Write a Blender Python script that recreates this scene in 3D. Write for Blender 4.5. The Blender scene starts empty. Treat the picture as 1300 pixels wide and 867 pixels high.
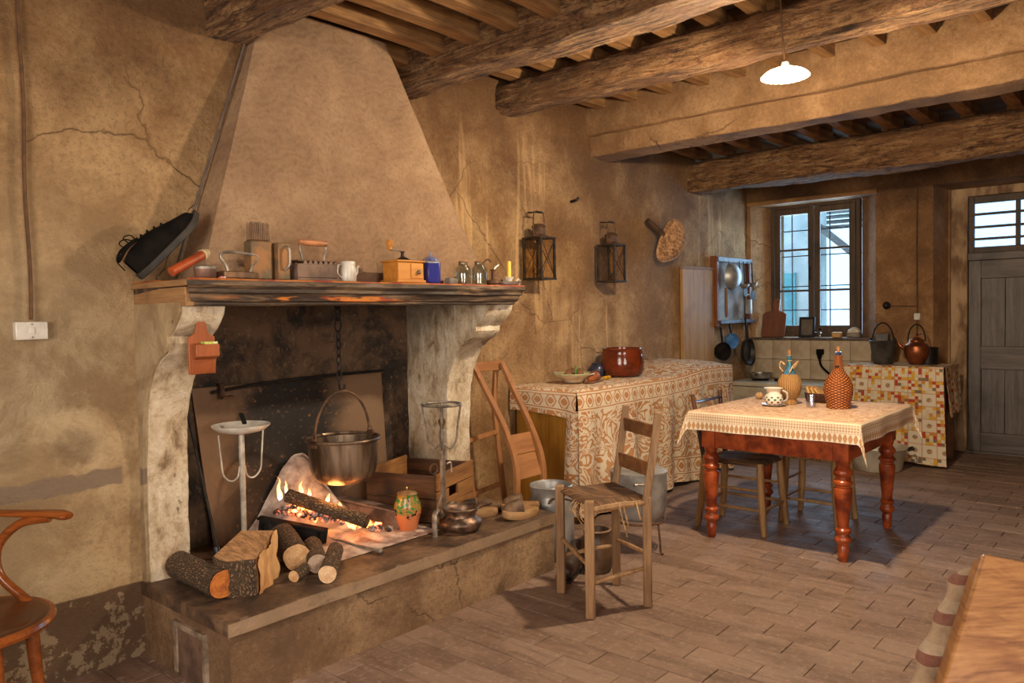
import bpy, bmesh, math, random
from mathutils import Vector, Matrix, noise
PI = math.pi
rnd = random.Random(11)
scene = bpy.context.scene
col = scene.collection

# ------------------------------------------------------------------ camera
FPX, CX, CY = 980.0, 650.0, 433.5
YAW, PITCH, ROLL = math.atan(850 / 980.0), math.radians(2.07), 0.018
Fv = Vector((math.cos(YAW) * math.cos(PITCH), math.sin(YAW) * math.cos(PITCH), -math.sin(PITCH)))
R0 = Vector((math.sin(YAW), -math.cos(YAW), 0))
U0 = R0.cross(Fv)
Rv = R0 * math.cos(ROLL) - U0 * math.sin(ROLL)
Uv = Rv.cross(Fv)
cam = bpy.data.cameras.new('camera')
cam.sensor_width = 36.0
cam.sensor_fit = 'HORIZONTAL'
cam.lens = 36.0 * FPX / 1300.0
cam.clip_start = 0.05
camo = bpy.data.objects.new('camera', cam)
col.objects.link(camo)
mw = Matrix((Rv, Uv, -Fv)).transposed().to_4x4()
mw.translation = Vector((0, 0, 1.5))
camo.matrix_world = mw
scene.camera = camo

# ------------------------------------------------------------------ world, lights, exposure
w = bpy.data.worlds.new('daylight')
scene.world = w
w.use_nodes = True
bg = w.node_tree.nodes['Background']
bg.inputs[0].default_value = (0.46, 0.72, 1.0, 1)
bg.inputs[1].default_value = 2.0
vs = scene.view_settings
vs.view_transform = 'Standard'
vs.look = 'None'
vs.gamma = 1.0
vs.use_curve_mapping = False
vs.exposure = 0.5

def area(name, loc, rot, sx, sy, power, colr, portal=False):
    l = bpy.data.lights.new(name, 'AREA')
    l.shape = 'RECTANGLE'
    l.size, l.size_y = sx, sy
    l.energy = power
    l.color = colr
    if portal:
        l.cycles.is_portal = True
    o = bpy.data.objects.new(name, l)
    col.objects.link(o)
    o.location = loc
    o.rotation_euler = rot
    return o
# daylight through the far window and door light; added warm fill behind the camera
area('window_portal', (9.12, 3.15, 1.95), (0, math.radians(90), 0), 1.55, 1.0, 1, (1, 1, 1), True)
area('transom_portal', (9.3, 1.15, 2.29), (0, math.radians(90), 0), 0.6, 1.0, 1, (1, 1, 1), True)
area('daylight_far_window', (9.16, 3.15, 1.95), (0, math.radians(90), 0), 1.45, 0.95, 40, (0.55, 0.78, 1.0))
area('fill_right', (0.35, -1.92, 1.75), (math.radians(90), 0, 0), 1.5, 1.5, 92, (1.0, 0.87, 0.70))
area('fill_back', (-1.47, 1.1, 1.75), (0, math.radians(-90), 0), 1.5, 1.5, 80, (1.0, 0.85, 0.66))

# ------------------------------------------------------------------ helpers: materials
def S(r, g, b):
    def c(v):
        v /= 255.0
        return v / 12.92 if v <= 0.04045 else ((v + 0.055) / 1.055) ** 2.4
    return (c(r), c(g), c(b), 1.0)

class N:
    """tiny node-tree writer"""
    def __init__(self, name, rough=0.8, metal=0.0):
        self.m = bpy.data.materials.new(name)
        self.m.use_nodes = True
        self.t = self.m.node_tree
        self.b = self.t.nodes['Principled BSDF']
        self.b.inputs['Roughness'].default_value = rough
        self.b.inputs['Metallic'].default_value = metal
        self.tc = self.t.nodes.new('ShaderNodeTexCoord')
        self.obj = self.tc.outputs['Object']
        self.uv = self.tc.outputs['UV']
    def new(self, k):
        return self.t.nodes.new('ShaderNode' + k)
    def put(self, sock, v):
        if hasattr(v, 'links') or isinstance(v, bpy.types.NodeSocket):
            self.t.links.new(v, sock)
        else:
            sock.default_value = v
    def map(self, vec, scale=(1, 1, 1), loc=(0, 0, 0), rot=(0, 0, 0)):
        n = self.new('Mapping')
        self.put(n.inputs['Vector'], vec)
        n.inputs['Scale'].default_value = scale
        n.inputs['Location'].default_value = loc
        n.inputs['Rotation'].default_value = rot
        return n.outputs[0]
    def noise(self, vec, scale=5, detail=5, rough=0.55, dist=0.0, out=0):
        n = self.new('TexNoise')
        self.put(n.inputs['Vector'], vec)
        n.inputs['Scale'].default_value = scale
        n.inputs['Detail'].default_value = detail
        n.inputs['Roughness'].default_value = rough
        n.inputs['Distortion'].default_value = dist
        return n.outputs[out]
    def vor(self, vec, scale=5, feat='F1', out='Distance', rand=1.0):
        n = self.new('TexVoronoi')
        n.feature = feat
        self.put(n.inputs['Vector'], vec)
        n.inputs['Scale'].default_value = scale
        n.inputs['Randomness'].default_value = rand
        return n.outputs[out]
    def wave(self, vec, scale=5, dist=0, detail=2, kind='BANDS', direc='X', dscale=1.0):
        n = self.new('TexWave')
        n.wave_type = kind
        if kind == 'BANDS':
            n.bands_direction = direc
        self.put(n.inputs['Vector'], vec)
        n.inputs['Scale'].default_value = scale
        n.inputs['Distortion'].default_value = dist
        n.inputs['Detail'].default_value = detail
        n.inputs['Detail Scale'].default_value = dscale
        return n.outputs['Fac']
    def math(self, op, a, b=0.0, clamp=False):
        n = self.new('Math')
        n.operation = op
        n.use_clamp = clamp
        self.put(n.inputs[0], a)
        self.put(n.inputs[1], b)
        return n.outputs[0]
    def ramp(self, fac, stops, interp='LINEAR'):
        n = self.new('ValToRGB')
        e = n.color_ramp.elements
        n.color_ramp.interpolation = interp
        while len(e) < len(stops):
            e.new(0.5)
        for i, (p, c) in enumerate(stops):
            e[i].position = p
            e[i].color = c if not isinstance(c, (int, float)) else (c, c, c, 1)
        self.put(n.inputs[0], fac)
        return n.outputs[0]
    def step(self, v, a, b):
        n = self.new('MapRange')
        n.clamp = True
        n.interpolation_type = 'SMOOTHSTEP'
        self.put(n.inputs['Value'], v)
        n.inputs['From Min'].default_value = a
        n.inputs['From Max'].default_value = b
        return n.outputs[0]
    def mix(self, fac, a, b, mode='MIX'):
        n = self.new('MixRGB')
        n.blend_type = mode
        self.put(n.inputs[0], fac)
        self.put(n.inputs[1], a)
        self.put(n.inputs[2], b)
        return n.outputs[0]
    def sep(self, vec):
        n = self.new('SeparateXYZ')
        self.put(n.inputs[0], vec)
        return n.outputs
    def comb(self, x, y, z):
        n = self.new('CombineXYZ')
        self.put(n.inputs[0], x)
        self.put(n.inputs[1], y)
        self.put(n.inputs[2], z)
        return n.outputs[0]
    def color(self, c):
        self.put(self.b.inputs['Base Color'], c)
    def bump(self, h, strength=0.3, dist=0.01):
        n = self.new('Bump')
        n.inputs['Strength'].default_value = strength
        n.inputs['Distance'].default_value = dist
        self.put(n.inputs['Height'], h)
        self.t.links.new(n.outputs[0], self.b.inputs['Normal'])
    def rough(self, v):
        self.put(self.b.inputs['Roughness'], v)

MATS = {}
def simple(name, c1, c2=None, scale=6, rough=0.7, metal=0.0, bump=0.25, bscale=40, stretch=(1, 1, 1), dist=0.005, lo=0.35, hi=0.65):
    if name in MATS:
        return MATS[name]
    n = N(name, rough, metal)
    v = n.map(n.obj, stretch)
    if c2 is None:
        c2 = tuple(x * 0.75 for x in c1[:3]) + (1,)
    f = n.noise(v, scale, 6, 0.6)
    n.color(n.mix(n.step(f, lo, hi), c1, c2))
    if bump:
        n.bump(n.noise(v, bscale, 4), bump, dist)
    MATS[name] = n.m
    return n.m

def wood(name, light, dark, axis='X', rough=0.6, scale=1.0, bump=0.3, knots=True):
    """grain that runs along the given axis of the object"""
    if name in MATS:
        return MATS[name]
    n = N(name, rough)
    s = {'X': (0.6, 9, 9), 'Y': (9, 0.6, 9), 'Z': (9, 9, 0.6)}[axis]
    v = n.map(n.obj, tuple(k * scale for k in s))
    g = n.noise(v, 2.2, 6, 0.6, 0.6)
    fine = n.noise(v, 14, 3, 0.6)
    big = n.noise(n.obj, 2.5 * scale, 3)
    f = n.math('ADD', n.math('MULTIPLY', g, 0.65), n.math('MULTIPLY', fine, 0.35))
    c = n.ramp(f, [(0.30, dark), (0.50, tuple((a + b) / 2 for a, b in zip(light, dark))), (0.68, light)])
    c = n.mix(n.step(big, 0.5, 0.75), c, dark)
    n.color(c)
    n.bump(f, bump, 0.004)
    MATS[name] = n.m
    return n.m

# -- plaster of the walls
def plaster_material(name, light, mid, sootc, dado=None, cement=False, streaks=0.8, soot_from=1.9, soot_to=3.3, brush=0.0, crag=1.0):
    n = N(name, 0.88)
    p = n.obj
    x, y, z = n.sep(p)
    big = n.noise(p, 0.9, 7, 0.64, 0.2)
    med = n.noise(p, 3.4, 8, 0.68, 0.4)
    fine = n.noise(p, 42, 8, 0.8)
    cl = n.noise(p, 1.9, 8, 0.66, 0.25)
    f = n.math('ADD', n.math('MULTIPLY', big, 0.5), n.math('MULTIPLY', med, 0.5))
    dark = tuple(k * 0.62 for k in mid[:3]) + (1,)
    c = n.ramp(f, [(0.34, dark), (0.47, mid), (0.60, light)])
    c = n.mix(n.math('MULTIPLY', n.step(fine, 0.47, 0.62), 0.50), c, dark)
    c = n.mix(n.math('MULTIPLY', n.step(fine, 0.46, 0.36), 0.30), c, light)
    if cement:
        # the older distemper low on the near wall is paler
        pal = n.math('MULTIPLY', n.step(n.math('ADD', x, n.math('MULTIPLY', big, 1.2)), 2.6, 1.6), n.step(n.math('ADD', z, n.math('MULTIPLY', n.math('SUBTRACT', med, 0.5), 1.8)), 2.5, 1.3))
        c = n.mix(n.math('MULTIPLY', pal, 0.75), c, n.mix(n.step(med, 0.40, 0.62), S(176, 150, 114), S(214, 192, 156)))
    # soot that settled below the ceiling, ragged lower edge
    zz = n.math('ADD', z, n.math('ADD', n.math('MULTIPLY', n.math('SUBTRACT', cl, 0.5), 2.6), n.math('MULTIPLY', n.math('SUBTRACT', med, 0.5), 0.8)))
    c = n.mix(n.math('MULTIPLY', n.step(zz, soot_from, soot_to), 0.85), c, n.mix(n.step(fine, 0.4, 0.7), sootc, tuple(k * 0.6 for k in sootc[:3]) + (1,)))
    if streaks:
        # pale runs washed out of the plaster
        sv = n.map(p, (1.0, 1.0, 0.07))
        st = n.noise(sv, 2.3, 5, 0.5, 0.15)
        band = n.math('SUBTRACT', 1.0, n.math('MULTIPLY', n.math('ABSOLUTE', n.math('SUBTRACT', st, 0.5)), 55.0), True)
        mask = n.step(n.noise(p, 0.9, 4), 0.47, 0.66)
        if cement:
            mask = n.math('MULTIPLY', mask, n.step(x, 3.4, 3.9))
        c = n.mix(n.math('MULTIPLY', n.math('MULTIPLY', band, mask), streaks), c, tuple(min(1, k * 1.55) for k in light[:3]) + (1,))
    if brush:
        bv = n.map(p, (3.0, 3.0, 1.0), rot=(0.0, 0.35, 0.0))
        br = n.wave(n.map(p, (1, 1, 1), rot=(0, 0.3, 0)), 7, 14, 5, 'BANDS', 'Z', 1.4)
        c = n.mix(n.math('MULTIPLY', br, brush), c, light)
    # hairline cracks and dark pits
    ck = n.vor(n.mix(0.25, p, n.noise(p, 2.0, 5, 0.6, 0.0, 1)), 1.25, 'DISTANCE_TO_EDGE')
    ckm = n.math('MULTIPLY', n.step(ck, 0.006, 0.0), n.step(n.noise(p, 0.9, 3), 0.5, 0.6))
    c = n.mix(n.math('MULTIPLY', ckm, 0.55), c, sootc)
    pit = n.step(n.vor(p, 5.0), 0.055, 0.0)
    c = n.mix(n.math('MULTIPLY', pit, 0.7), c, sootc)
    if cement:
        zc = n.math('ADD', n.math('ADD', z, n.math('MULTIPLY', n.math('SUBTRACT', n.noise(p, 7, 5), 0.5), 0.10)), 0.0)
        b1 = n.math('MULTIPLY', n.math('MULTIPLY', n.step(zc, 0.775, 0.785), n.step(zc, 0.865, 0.85)), n.step(x, 1.42, 1.40))
        c = n.mix(n.math('MULTIPLY', b1, 0.85), c, S(140, 118, 100))
        dx = n.math('SUBTRACT', x, 1.25)
        dz = n.math('SUBTRACT', z, 0.98)
        d2 = n.math('ADD', n.math('MULTIPLY', dx, dx), n.math('MULTIPLY', n.math('MULTIPLY', dz, dz), 2.0))
        c = n.mix(n.math('MULTIPLY', n.step(n.math('ADD', d2, n.math('MULTIPLY', n.math('SUBTRACT', med, 0.5), 0.05)), 0.022, 0.0), 0.5), c, S(105, 85, 68))
    if dado is not None:
        h, dc, pc = dado
        zd = n.math('ADD', z, n.math('MULTIPLY', n.math('SUBTRACT', n.noise(p, 6, 4), 0.5), 0.03))
        dcol = n.mix(n.math('MULTIPLY', n.step(fine, 0.4, 0.7), 0.5), dc, tuple(k * 0.7 for k in dc[:3]) + (1,))
        flake = n.step(n.math('SUBTRACT', n.noise(p, 11, 7, 0.7), n.math('MULTIPLY', z, 0.45)), 0.45, 0.49)
        dcol = n.mix(n.math('MULTIPLY', flake, 0.8), dcol, pc)
        dm = n.step(zd, h + 0.004, h - 0.004)
        c = n.mix(n.math('MULTIPLY', dm, n.step(x, 2.0, 1.99)) if cement else dm, c, dcol)
    n.color(c)
    hgt = n.math('ADD', n.math('MULTIPLY', med, 1.0), n.math('MULTIPLY', fine, 0.55))
    hgt = n.math('SUBTRACT', hgt, n.math('ADD', n.math('MULTIPLY', pit, 0.3), n.math('MULTIPLY', ckm, 0.3)))
    n.bump(hgt, 1.0 * crag, 0.04)
    return n.m

M_WALL_L = plaster_material('plaster_left', S(206, 168, 120), S(158, 118, 76), S(104, 68, 34),
                            dado=(0.335, S(112, 84, 60), S(176, 150, 118)), cement=True, streaks=0.6, soot_from=2.0, soot_to=3.3)
M_WALL_F = plaster_material('plaster_far', S(196, 150, 102), S(150, 108, 68), S(84, 56, 34), dado=(0.42, S(76, 54, 38), S(120, 94, 72)), streaks=0.3, soot_from=2.2, soot_to=3.2)
M_HOOD = plaster_material('plaster_hood', S(172, 140, 108), S(144, 112, 84), S(100, 78, 58), streaks=0.0, soot_from=2.7, soot_to=4.4, brush=0.22, crag=0.6)
M_WALL_N = plaster_material('plaster_near', S(206, 170, 124), S(170, 128, 84), S(112, 72, 34), streaks=0.3)

def whitewash_material():
    n = N('whitewash', 0.9)
    p = n.obj
    med = n.noise(n.map(p, (1, 1, .6)), 8, 8, 0.7, 0.4)
    fine = n.noise(p, 46, 6, .7)
    c = n.ramp(med, [(0.34, S(120, 96, 72)), (0.46, S(186, 166, 138)), (0.62, S(216, 202, 180))])
    c = n.mix(n.math('MULTIPLY', n.step(fine, 0.5, 0.66), 0.5), c, S(150, 124, 96))
    c = n.mix(n.math('MULTIPLY', n.step(n.noise(n.map(p, (1, 1, .5)), 12, 8, 0.75), 0.59, 0.66), 0.8), c, S(84, 64, 48))
    x, y, z = n.sep(p)
    # smoke that rolled up under the mantel
    sm_ = n.step(n.math('ADD', z, n.math('ADD', n.math('MULTIPLY', n.math('SUBTRACT', y, .25), .9), n.math('MULTIPLY', n.math('SUBTRACT', n.noise(n.map(p, (6, 6, .8)), 3, 6, .7), .5), 1.1))), 1.15, 1.75)
    c = n.mix(n.math('MULTIPLY', sm_, 0.75), c, S(70, 56, 44))
    n.color(c)
    n.bump(n.math('ADD', med, n.math('MULTIPLY', fine, 0.4)), 0.8, 0.02)
    return n.m
M_WHITEWASH = whitewash_material()

def soot_material():
    n = N('sooted_firebox', 0.85)
    p = n.obj
    a = n.noise(p, 3.0, 7, 0.7, 0.5)
    b = n.noise(p, 34, 5, 0.7)
    x, y, z = n.sep(p)
    c = n.mix(n.step(a, 0.36, 0.6), S(26, 20, 15), S(92, 68, 48))
    c = n.mix(n.math('MULTIPLY', n.step(b, 0.55, 0.7), 0.5), c, S(140, 112, 84))
    # the whitewash still shows on the right flank of the firebox
    rx = n.math('ADD', x, n.math('MULTIPLY', n.math('SUBTRACT', a, 0.5), 0.9))
    c = n.mix(n.math('MULTIPLY', n.step(rx, 2.98, 3.22), 0.75), c, S(186, 168, 142))
    n.color(c)
    n.bump(b, 0.6, 0.012)
    return n.m
M_SOOT = soot_material()

def beam_material(name, light, mid, dark):
    n = N(name, 0.85)
    p = n.obj
    v = n.map(p, (9, 1.3, 9))
    g = n.noise(v, 2.2, 9, 0.75, 1.0)
    f = n.noise(n.map(p, (1, .6, 1)), 26, 7, 0.75)
    big = n.noise(p, 2.2, 6, 0.65)
    chip = n.vor(n.map(p, (9, 3.5, 9)), 2.2, 'F1')
    c = n.ramp(n.math('ADD', n.math('MULTIPLY', g, .6), n.math('MULTIPLY', f, .4)), [(0.40, dark), (0.48, mid), (0.56, light)])
    ckk = n.noise(n.map(p, (10, .35, 10)), 1.6, 4, .5, .6)
    crack = n.math('SUBTRACT', 1.0, n.math('MULTIPLY', n.math('ABSOLUTE', n.math('SUBTRACT', ckk, .5)), 40.0), True)
    c = n.mix(n.math('MULTIPLY', crack, .8), c, tuple(k * .45 for k in dark[:3]) + (1,))
    c = n.mix(n.math('MULTIPLY', n.step(f, 0.52, 0.60), 0.6), c, dark)
    c = n.mix(n.math('MULTIPLY', n.step(big, 0.48, 0.62), 0.55), c, mid)
    n.color(c)
    h = n.math('ADD', n.math('MULTIPLY', g, 1.2), n.math('ADD', n.math('MULTIPLY', f, 0.6), n.math('MULTIPLY', chip, 0.5)))
    n.bump(h, 1.0, 0.075)
    return n.m
M_BEAM = beam_material('old_beam', S(206, 160, 108), S(144, 98, 58), S(60, 37, 21))
M_JOIST = wood('joist_wood', S(176, 130, 78), S(84, 52, 26), 'X', 0.8)
M_BOARD = wood('ceiling_board', S(128, 94, 60), S(62, 42, 26), 'Y', 0.85)
M_PLBEAM = plaster_material('plaster_beam', S(186, 146, 104), S(146, 108, 70), S(92, 60, 34), streaks=0.0, soot_from=2.9, soot_to=4.3)

def tile_material(name, island):
    n = N(name, 0.62)
    p = n.obj
    if island:
        r = n.new('NewGeometry').outputs['Random Per Island']
        g = n.new('NewGeometry').outputs['Position']
    else:
        r = n.new('ObjectInfo').outputs['Random']
        g = n.new('NewGeometry').outputs['Position']
    c = n.ramp(r, [(0.0, S(124, 98, 82)), (0.4, S(134, 108, 92)), (0.75, S(142, 116, 100)), (1.0, S(128, 101, 84))])
    a = n.noise(n.map(g, (2.2, 0.7, 1)), 2.0, 6, 0.65, 0.3)
    c = n.mix(n.math('MULTIPLY', n.step(a, 0.46, 0.62), 0.6), c, S(100, 76, 62))
    c = n.mix(n.math('MULTIPLY', n.step(n.noise(n.map(g, (7, 1.0, 1)), 2.4, 7, 0.7, 0.5), 0.5, 0.62), 0.45), c, S(84, 62, 50))
    c = n.mix(n.math('MULTIPLY', n.step(n.noise(g, 30, 8, 0.8), 0.5, 0.66), 0.5), c, S(176, 150, 128))
    n.color(c)
    f = n.noise(g, 30, 5, 0.65)
    n.bump(f, 0.35, 0.006)
    n.rough(n.ramp(n.noise(g, 5, 4), [(0.3, 0.5), (0.7, 0.8)]))
    return n.m
M_TILE = tile_material('floor_tile_clay', False)
M_TILE_FAR = tile_material('floor_tile_clay_far', True)
M_GROUT = simple('floor_mortar', S(92, 68, 54), S(70, 52, 42), 12, 0.95)

def pattern_cloth(name, white, ochre, kx=1.0):
    """cotton cloth printed with ochre scrolls and border bands; UV in metres, v=0.09 on the table edge"""
    n = N(name, 0.9)
    u, v, _ = n.sep(n.uv)
    uv = n.comb(u, v, 0.0)
    wv = n.noise(uv, 5.0, 2, 0.5, 1.5)
    scroll = n.math('SINE', n.math('ADD', n.math('MULTIPLY', wv, 46.0), n.math('MULTIPLY', n.vor(uv, 6.5, 'F1'), 9.0)))
    scroll = n.step(scroll, -0.05, 0.15)
    au = n.math('ABSOLUTE', n.math('SINE', n.math('MULTIPLY', u, 26.0)))
    def border(c0, hw):
        dv = n.math('ABSOLUTE', n.math('SUBTRACT', v, c0))
        m_ = n.step(dv, hw, hw - .002)
        lines = n.step(n.math('SINE', n.math('MULTIPLY', v, 300.0)), 0.0, 0.2)
        inner = n.step(dv, hw * .62, hw * .62 - .002)
        pet = n.math('SUBTRACT', au, n.math('MULTIPLY', dv, .62 / (hw * .62)))
        pf = n.math('SUBTRACT', n.step(pet, .12, .18), n.step(pet, .40, .46), True)
        pf = n.math('MAXIMUM', pf, n.step(pet, .62, .68))
        return m_, n.mix(inner, lines, pf)
    f = scroll
    for c0, hw in ((0.0, .075), (-.70, .085), (-.36, .022)):
        m_, p_ = border(c0, hw)
        f = n.mix(m_, f, p_)
    f = n.math('MULTIPLY', f, n.ramp(n.noise(uv, 3, 3), [(0.3, 0.75), (0.7, 1.0)]))
    n.color(n.mix(f, white, ochre))
    n.bump(n.noise(uv, 240, 2), 0.15, 0.002)
    return n.m
M_CLOTH1 = pattern_cloth('ochre_print_cotton', S(214, 198, 174), S(176, 112, 50))

def lace_cloth():
    n = N('dining_cloth', 0.88)
    u, v, t = n.sep(n.uv)          # v: distance past the table edge, metres (<0 on top)
    uv = n.comb(u, t, 0.0)
    swirl = n.step(n.math('SINE', n.math('ADD', n.math('MULTIPLY', n.noise(n.comb(u, v, 0.0), 11, 4, 0.6), 42.0), n.math('MULTIPLY', u, 6.0))), -0.2, 0.5)
    top = n.mix(n.math('MULTIPLY', swirl, 0.75), S(212, 182, 152), S(166, 110, 68))
    lat = n.math('MULTIPLY', n.math('SINE', n.math('MULTIPLY', n.math('ADD', u, v), 190.0)), n.math('SINE', n.math('MULTIPLY', n.math('SUBTRACT', u, v), 190.0)))
    lattice = n.mix(n.math('MULTIPLY', n.step(lat, 0.0, 0.25), 0.75), S(222, 204, 178), S(180, 126, 74))
    bell = n.step(n.math('SUBTRACT', n.math('ABSOLUTE', n.math('SINE', n.math('MULTIPLY', u, 105.0))), n.math('MULTIPLY', n.math('ABSOLUTE', n.math('SUBTRACT', v, 0.094)), 34.0)), 0.05, 0.2)
    hem = n.mix(n.math('MULTIPLY', bell, 0.85), S(228, 214, 192), S(184, 128, 70))
    c = n.mix(n.step(v, 0.0, 0.006), top, lattice)
    c = n.mix(n.step(v, 0.064, 0.067), c, hem)
    n.color(c)
    n.bump(lat, 0.12, 0.002)
    return n.m
M_CLOTH2 = lace_cloth()

def patchwork_cloth():
    n = N('patchwork_cloth', 0.85)
    u, v, _ = n.sep(n.uv)
    def cells(k, off):
        a = n.math('FLOOR', n.math('ADD', n.math('MULTIPLY', u, k), off))
        b = n.math('FLOOR', n.math('ADD', n.math('MULTIPLY', v, k), off * 1.7))
        wn = n.new('TexWhiteNoise')
        wn.noise_dimensions = '2D'
        n.put(wn.inputs['Vector'], n.comb(a, b, 0.0))
        return wn.outputs['Value']
    big = cells(8.5, 3.3)
    small = cells(34.0, 13.2)
    pal = n.ramp(small, [(0.0, S(214, 198, 170)), (0.38, S(208, 160, 52)), (0.56, S(206, 188, 160)), (0.72, S(176, 62, 38)), (0.82, S(196, 132, 52)), (0.92, S(120, 104, 84))], 'CONSTANT')
    fu = n.math('FRACT', n.math('ADD', n.math('MULTIPLY', u, 8.5), 3.3))
    fv = n.math('FRACT', n.math('ADD', n.math('MULTIPLY', v, 8.5), 5.61))
    du = n.math('SUBTRACT', fu, 0.5)
    dv = n.math('SUBTRACT', fv, 0.5)
    rr = n.math('ADD', n.math('MULTIPLY', du, du), n.math('MULTIPLY', dv, dv))
    flower = n.mix(n.math('MULTIPLY', n.step(n.math('ADD', rr, n.math('MULTIPLY', n.noise(n.comb(u, v, 0.0), 60, 2), 0.06)), 0.075, 0.055), 0.8), S(216, 202, 178), n.ramp(n.noise(n.comb(u, v, 0.0), 70, 2), [(0.4, S(150, 60, 44)), (0.52, S(104, 96, 56)), (0.62, S(206, 160, 60))]))
    c = n.mix(n.step(big, 0.68, 0.681), pal, flower)
    edge = n.math('MAXIMUM', n.math('ABSOLUTE', du), n.math('ABSOLUTE', dv))
    c = n.mix(n.math('MULTIPLY', n.step(edge, 0.46, 0.48), 0.7), c, S(178, 112, 66))
    n.color(c)
    return n.m
M_CLOTH3 = patchwork_cloth()

def bark_material():
    n = N('bark', 0.9)
    wp = n.mix(0.06, n.obj, n.noise(n.obj, 14, 4, .6, 0.0, 1))
    v = n.map(wp, (1, 1, 0.4))
    c1 = n.vor(v, 95, 'DISTANCE_TO_EDGE')
    a = n.noise(n.obj, 16, 6, .65)
    b = n.noise(n.obj, 60, 5, .7)
    c = n.mix(n.step(c1, 0.0, 0.3), S(66, 48, 34), S(134, 106, 78))
    c = n.mix(n.math('MULTIPLY', n.step(a, 0.45, 0.62), 0.65), c, S(92, 70, 50))
    c = n.mix(n.math('MULTIPLY', n.step(b, 0.5, 0.7), 0.5), c, S(54, 40, 30))
    n.color(c)
    n.bump(n.math('ADD', n.math('MINIMUM', c1, 0.25), n.math('MULTIPLY', b, .25)), 1.0, 0.03)
    return n.m
M_BARK = bark_material()
def cutwood_material(name, a, b):
    n = N(name, 0.75)
    x, y, z = n.sep(n.obj)
    r = n.math('SQRT', n.math('ADD', n.math('MULTIPLY', x, x), n.math('MULTIPLY', y, y)))
    ring = n.math('SINE', n.math('ADD', n.math('MULTIPLY', r, 420.0), n.math('MULTIPLY', n.noise(n.obj, 10, 4), 14.0)))
    n.color(n.mix(n.math('MULTIPLY', n.step(ring, -0.8, 0.9), 0.32), n.mix(n.step(n.noise(n.obj, 24, 5), .4, .65), a, b), b))
    n.bump(ring, 0.15, 0.002)
    return n.m
M_CUT = cutwood_material('sawn_wood', S(206, 166, 120), S(178, 132, 88))
M_CUT_O = cutwood_material('sawn_wood_orange', S(190, 112, 44), S(150, 78, 28))
M_SPLIT = wood('split_wood', S(222, 176, 120), S(176, 118, 66), 'Z', 0.8)

def glass_material(name, tint, gloss=0.1, rough=0.06):
    n = N(name, 0.05)
    t = n.t
    out = t.nodes['Material Output']
    tr = n.new('BsdfTransparent')
    tr.inputs[0].default_value = tint
    gl = n.new('BsdfGlossy')
    gl.inputs['Roughness'].default_value = rough
    mx = n.new('MixShader')
    mx.inputs[0].default_value = gloss
    t.links.new(tr.outputs[0], mx.inputs[1])
    t.links.new(gl.outputs[0], mx.inputs[2])
    t.links.new(mx.outputs[0], out.inputs[0])
    return n.m
M_PANE = glass_material('window_glass', (0.9, 0.96, 1.0, 1), 0.06)
M_GLASS = glass_material('jar_glass', (0.82, 0.86, 0.82, 1), 0.16)
M_LGLASS = glass_material('dusty_lantern_glass', (0.93, 0.88, 0.78, 1), 0.02, rough=.45)

def emit(name, c, s):
    m = bpy.data.materials.new(name)
    m.use_nodes = True
    b = m.node_tree.nodes['Principled BSDF']
    b.inputs['Base Color'].default_value = c
    b.inputs['Emission Color'].default_value = c
    b.inputs['Emission Strength'].default_value = s
    return m

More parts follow.
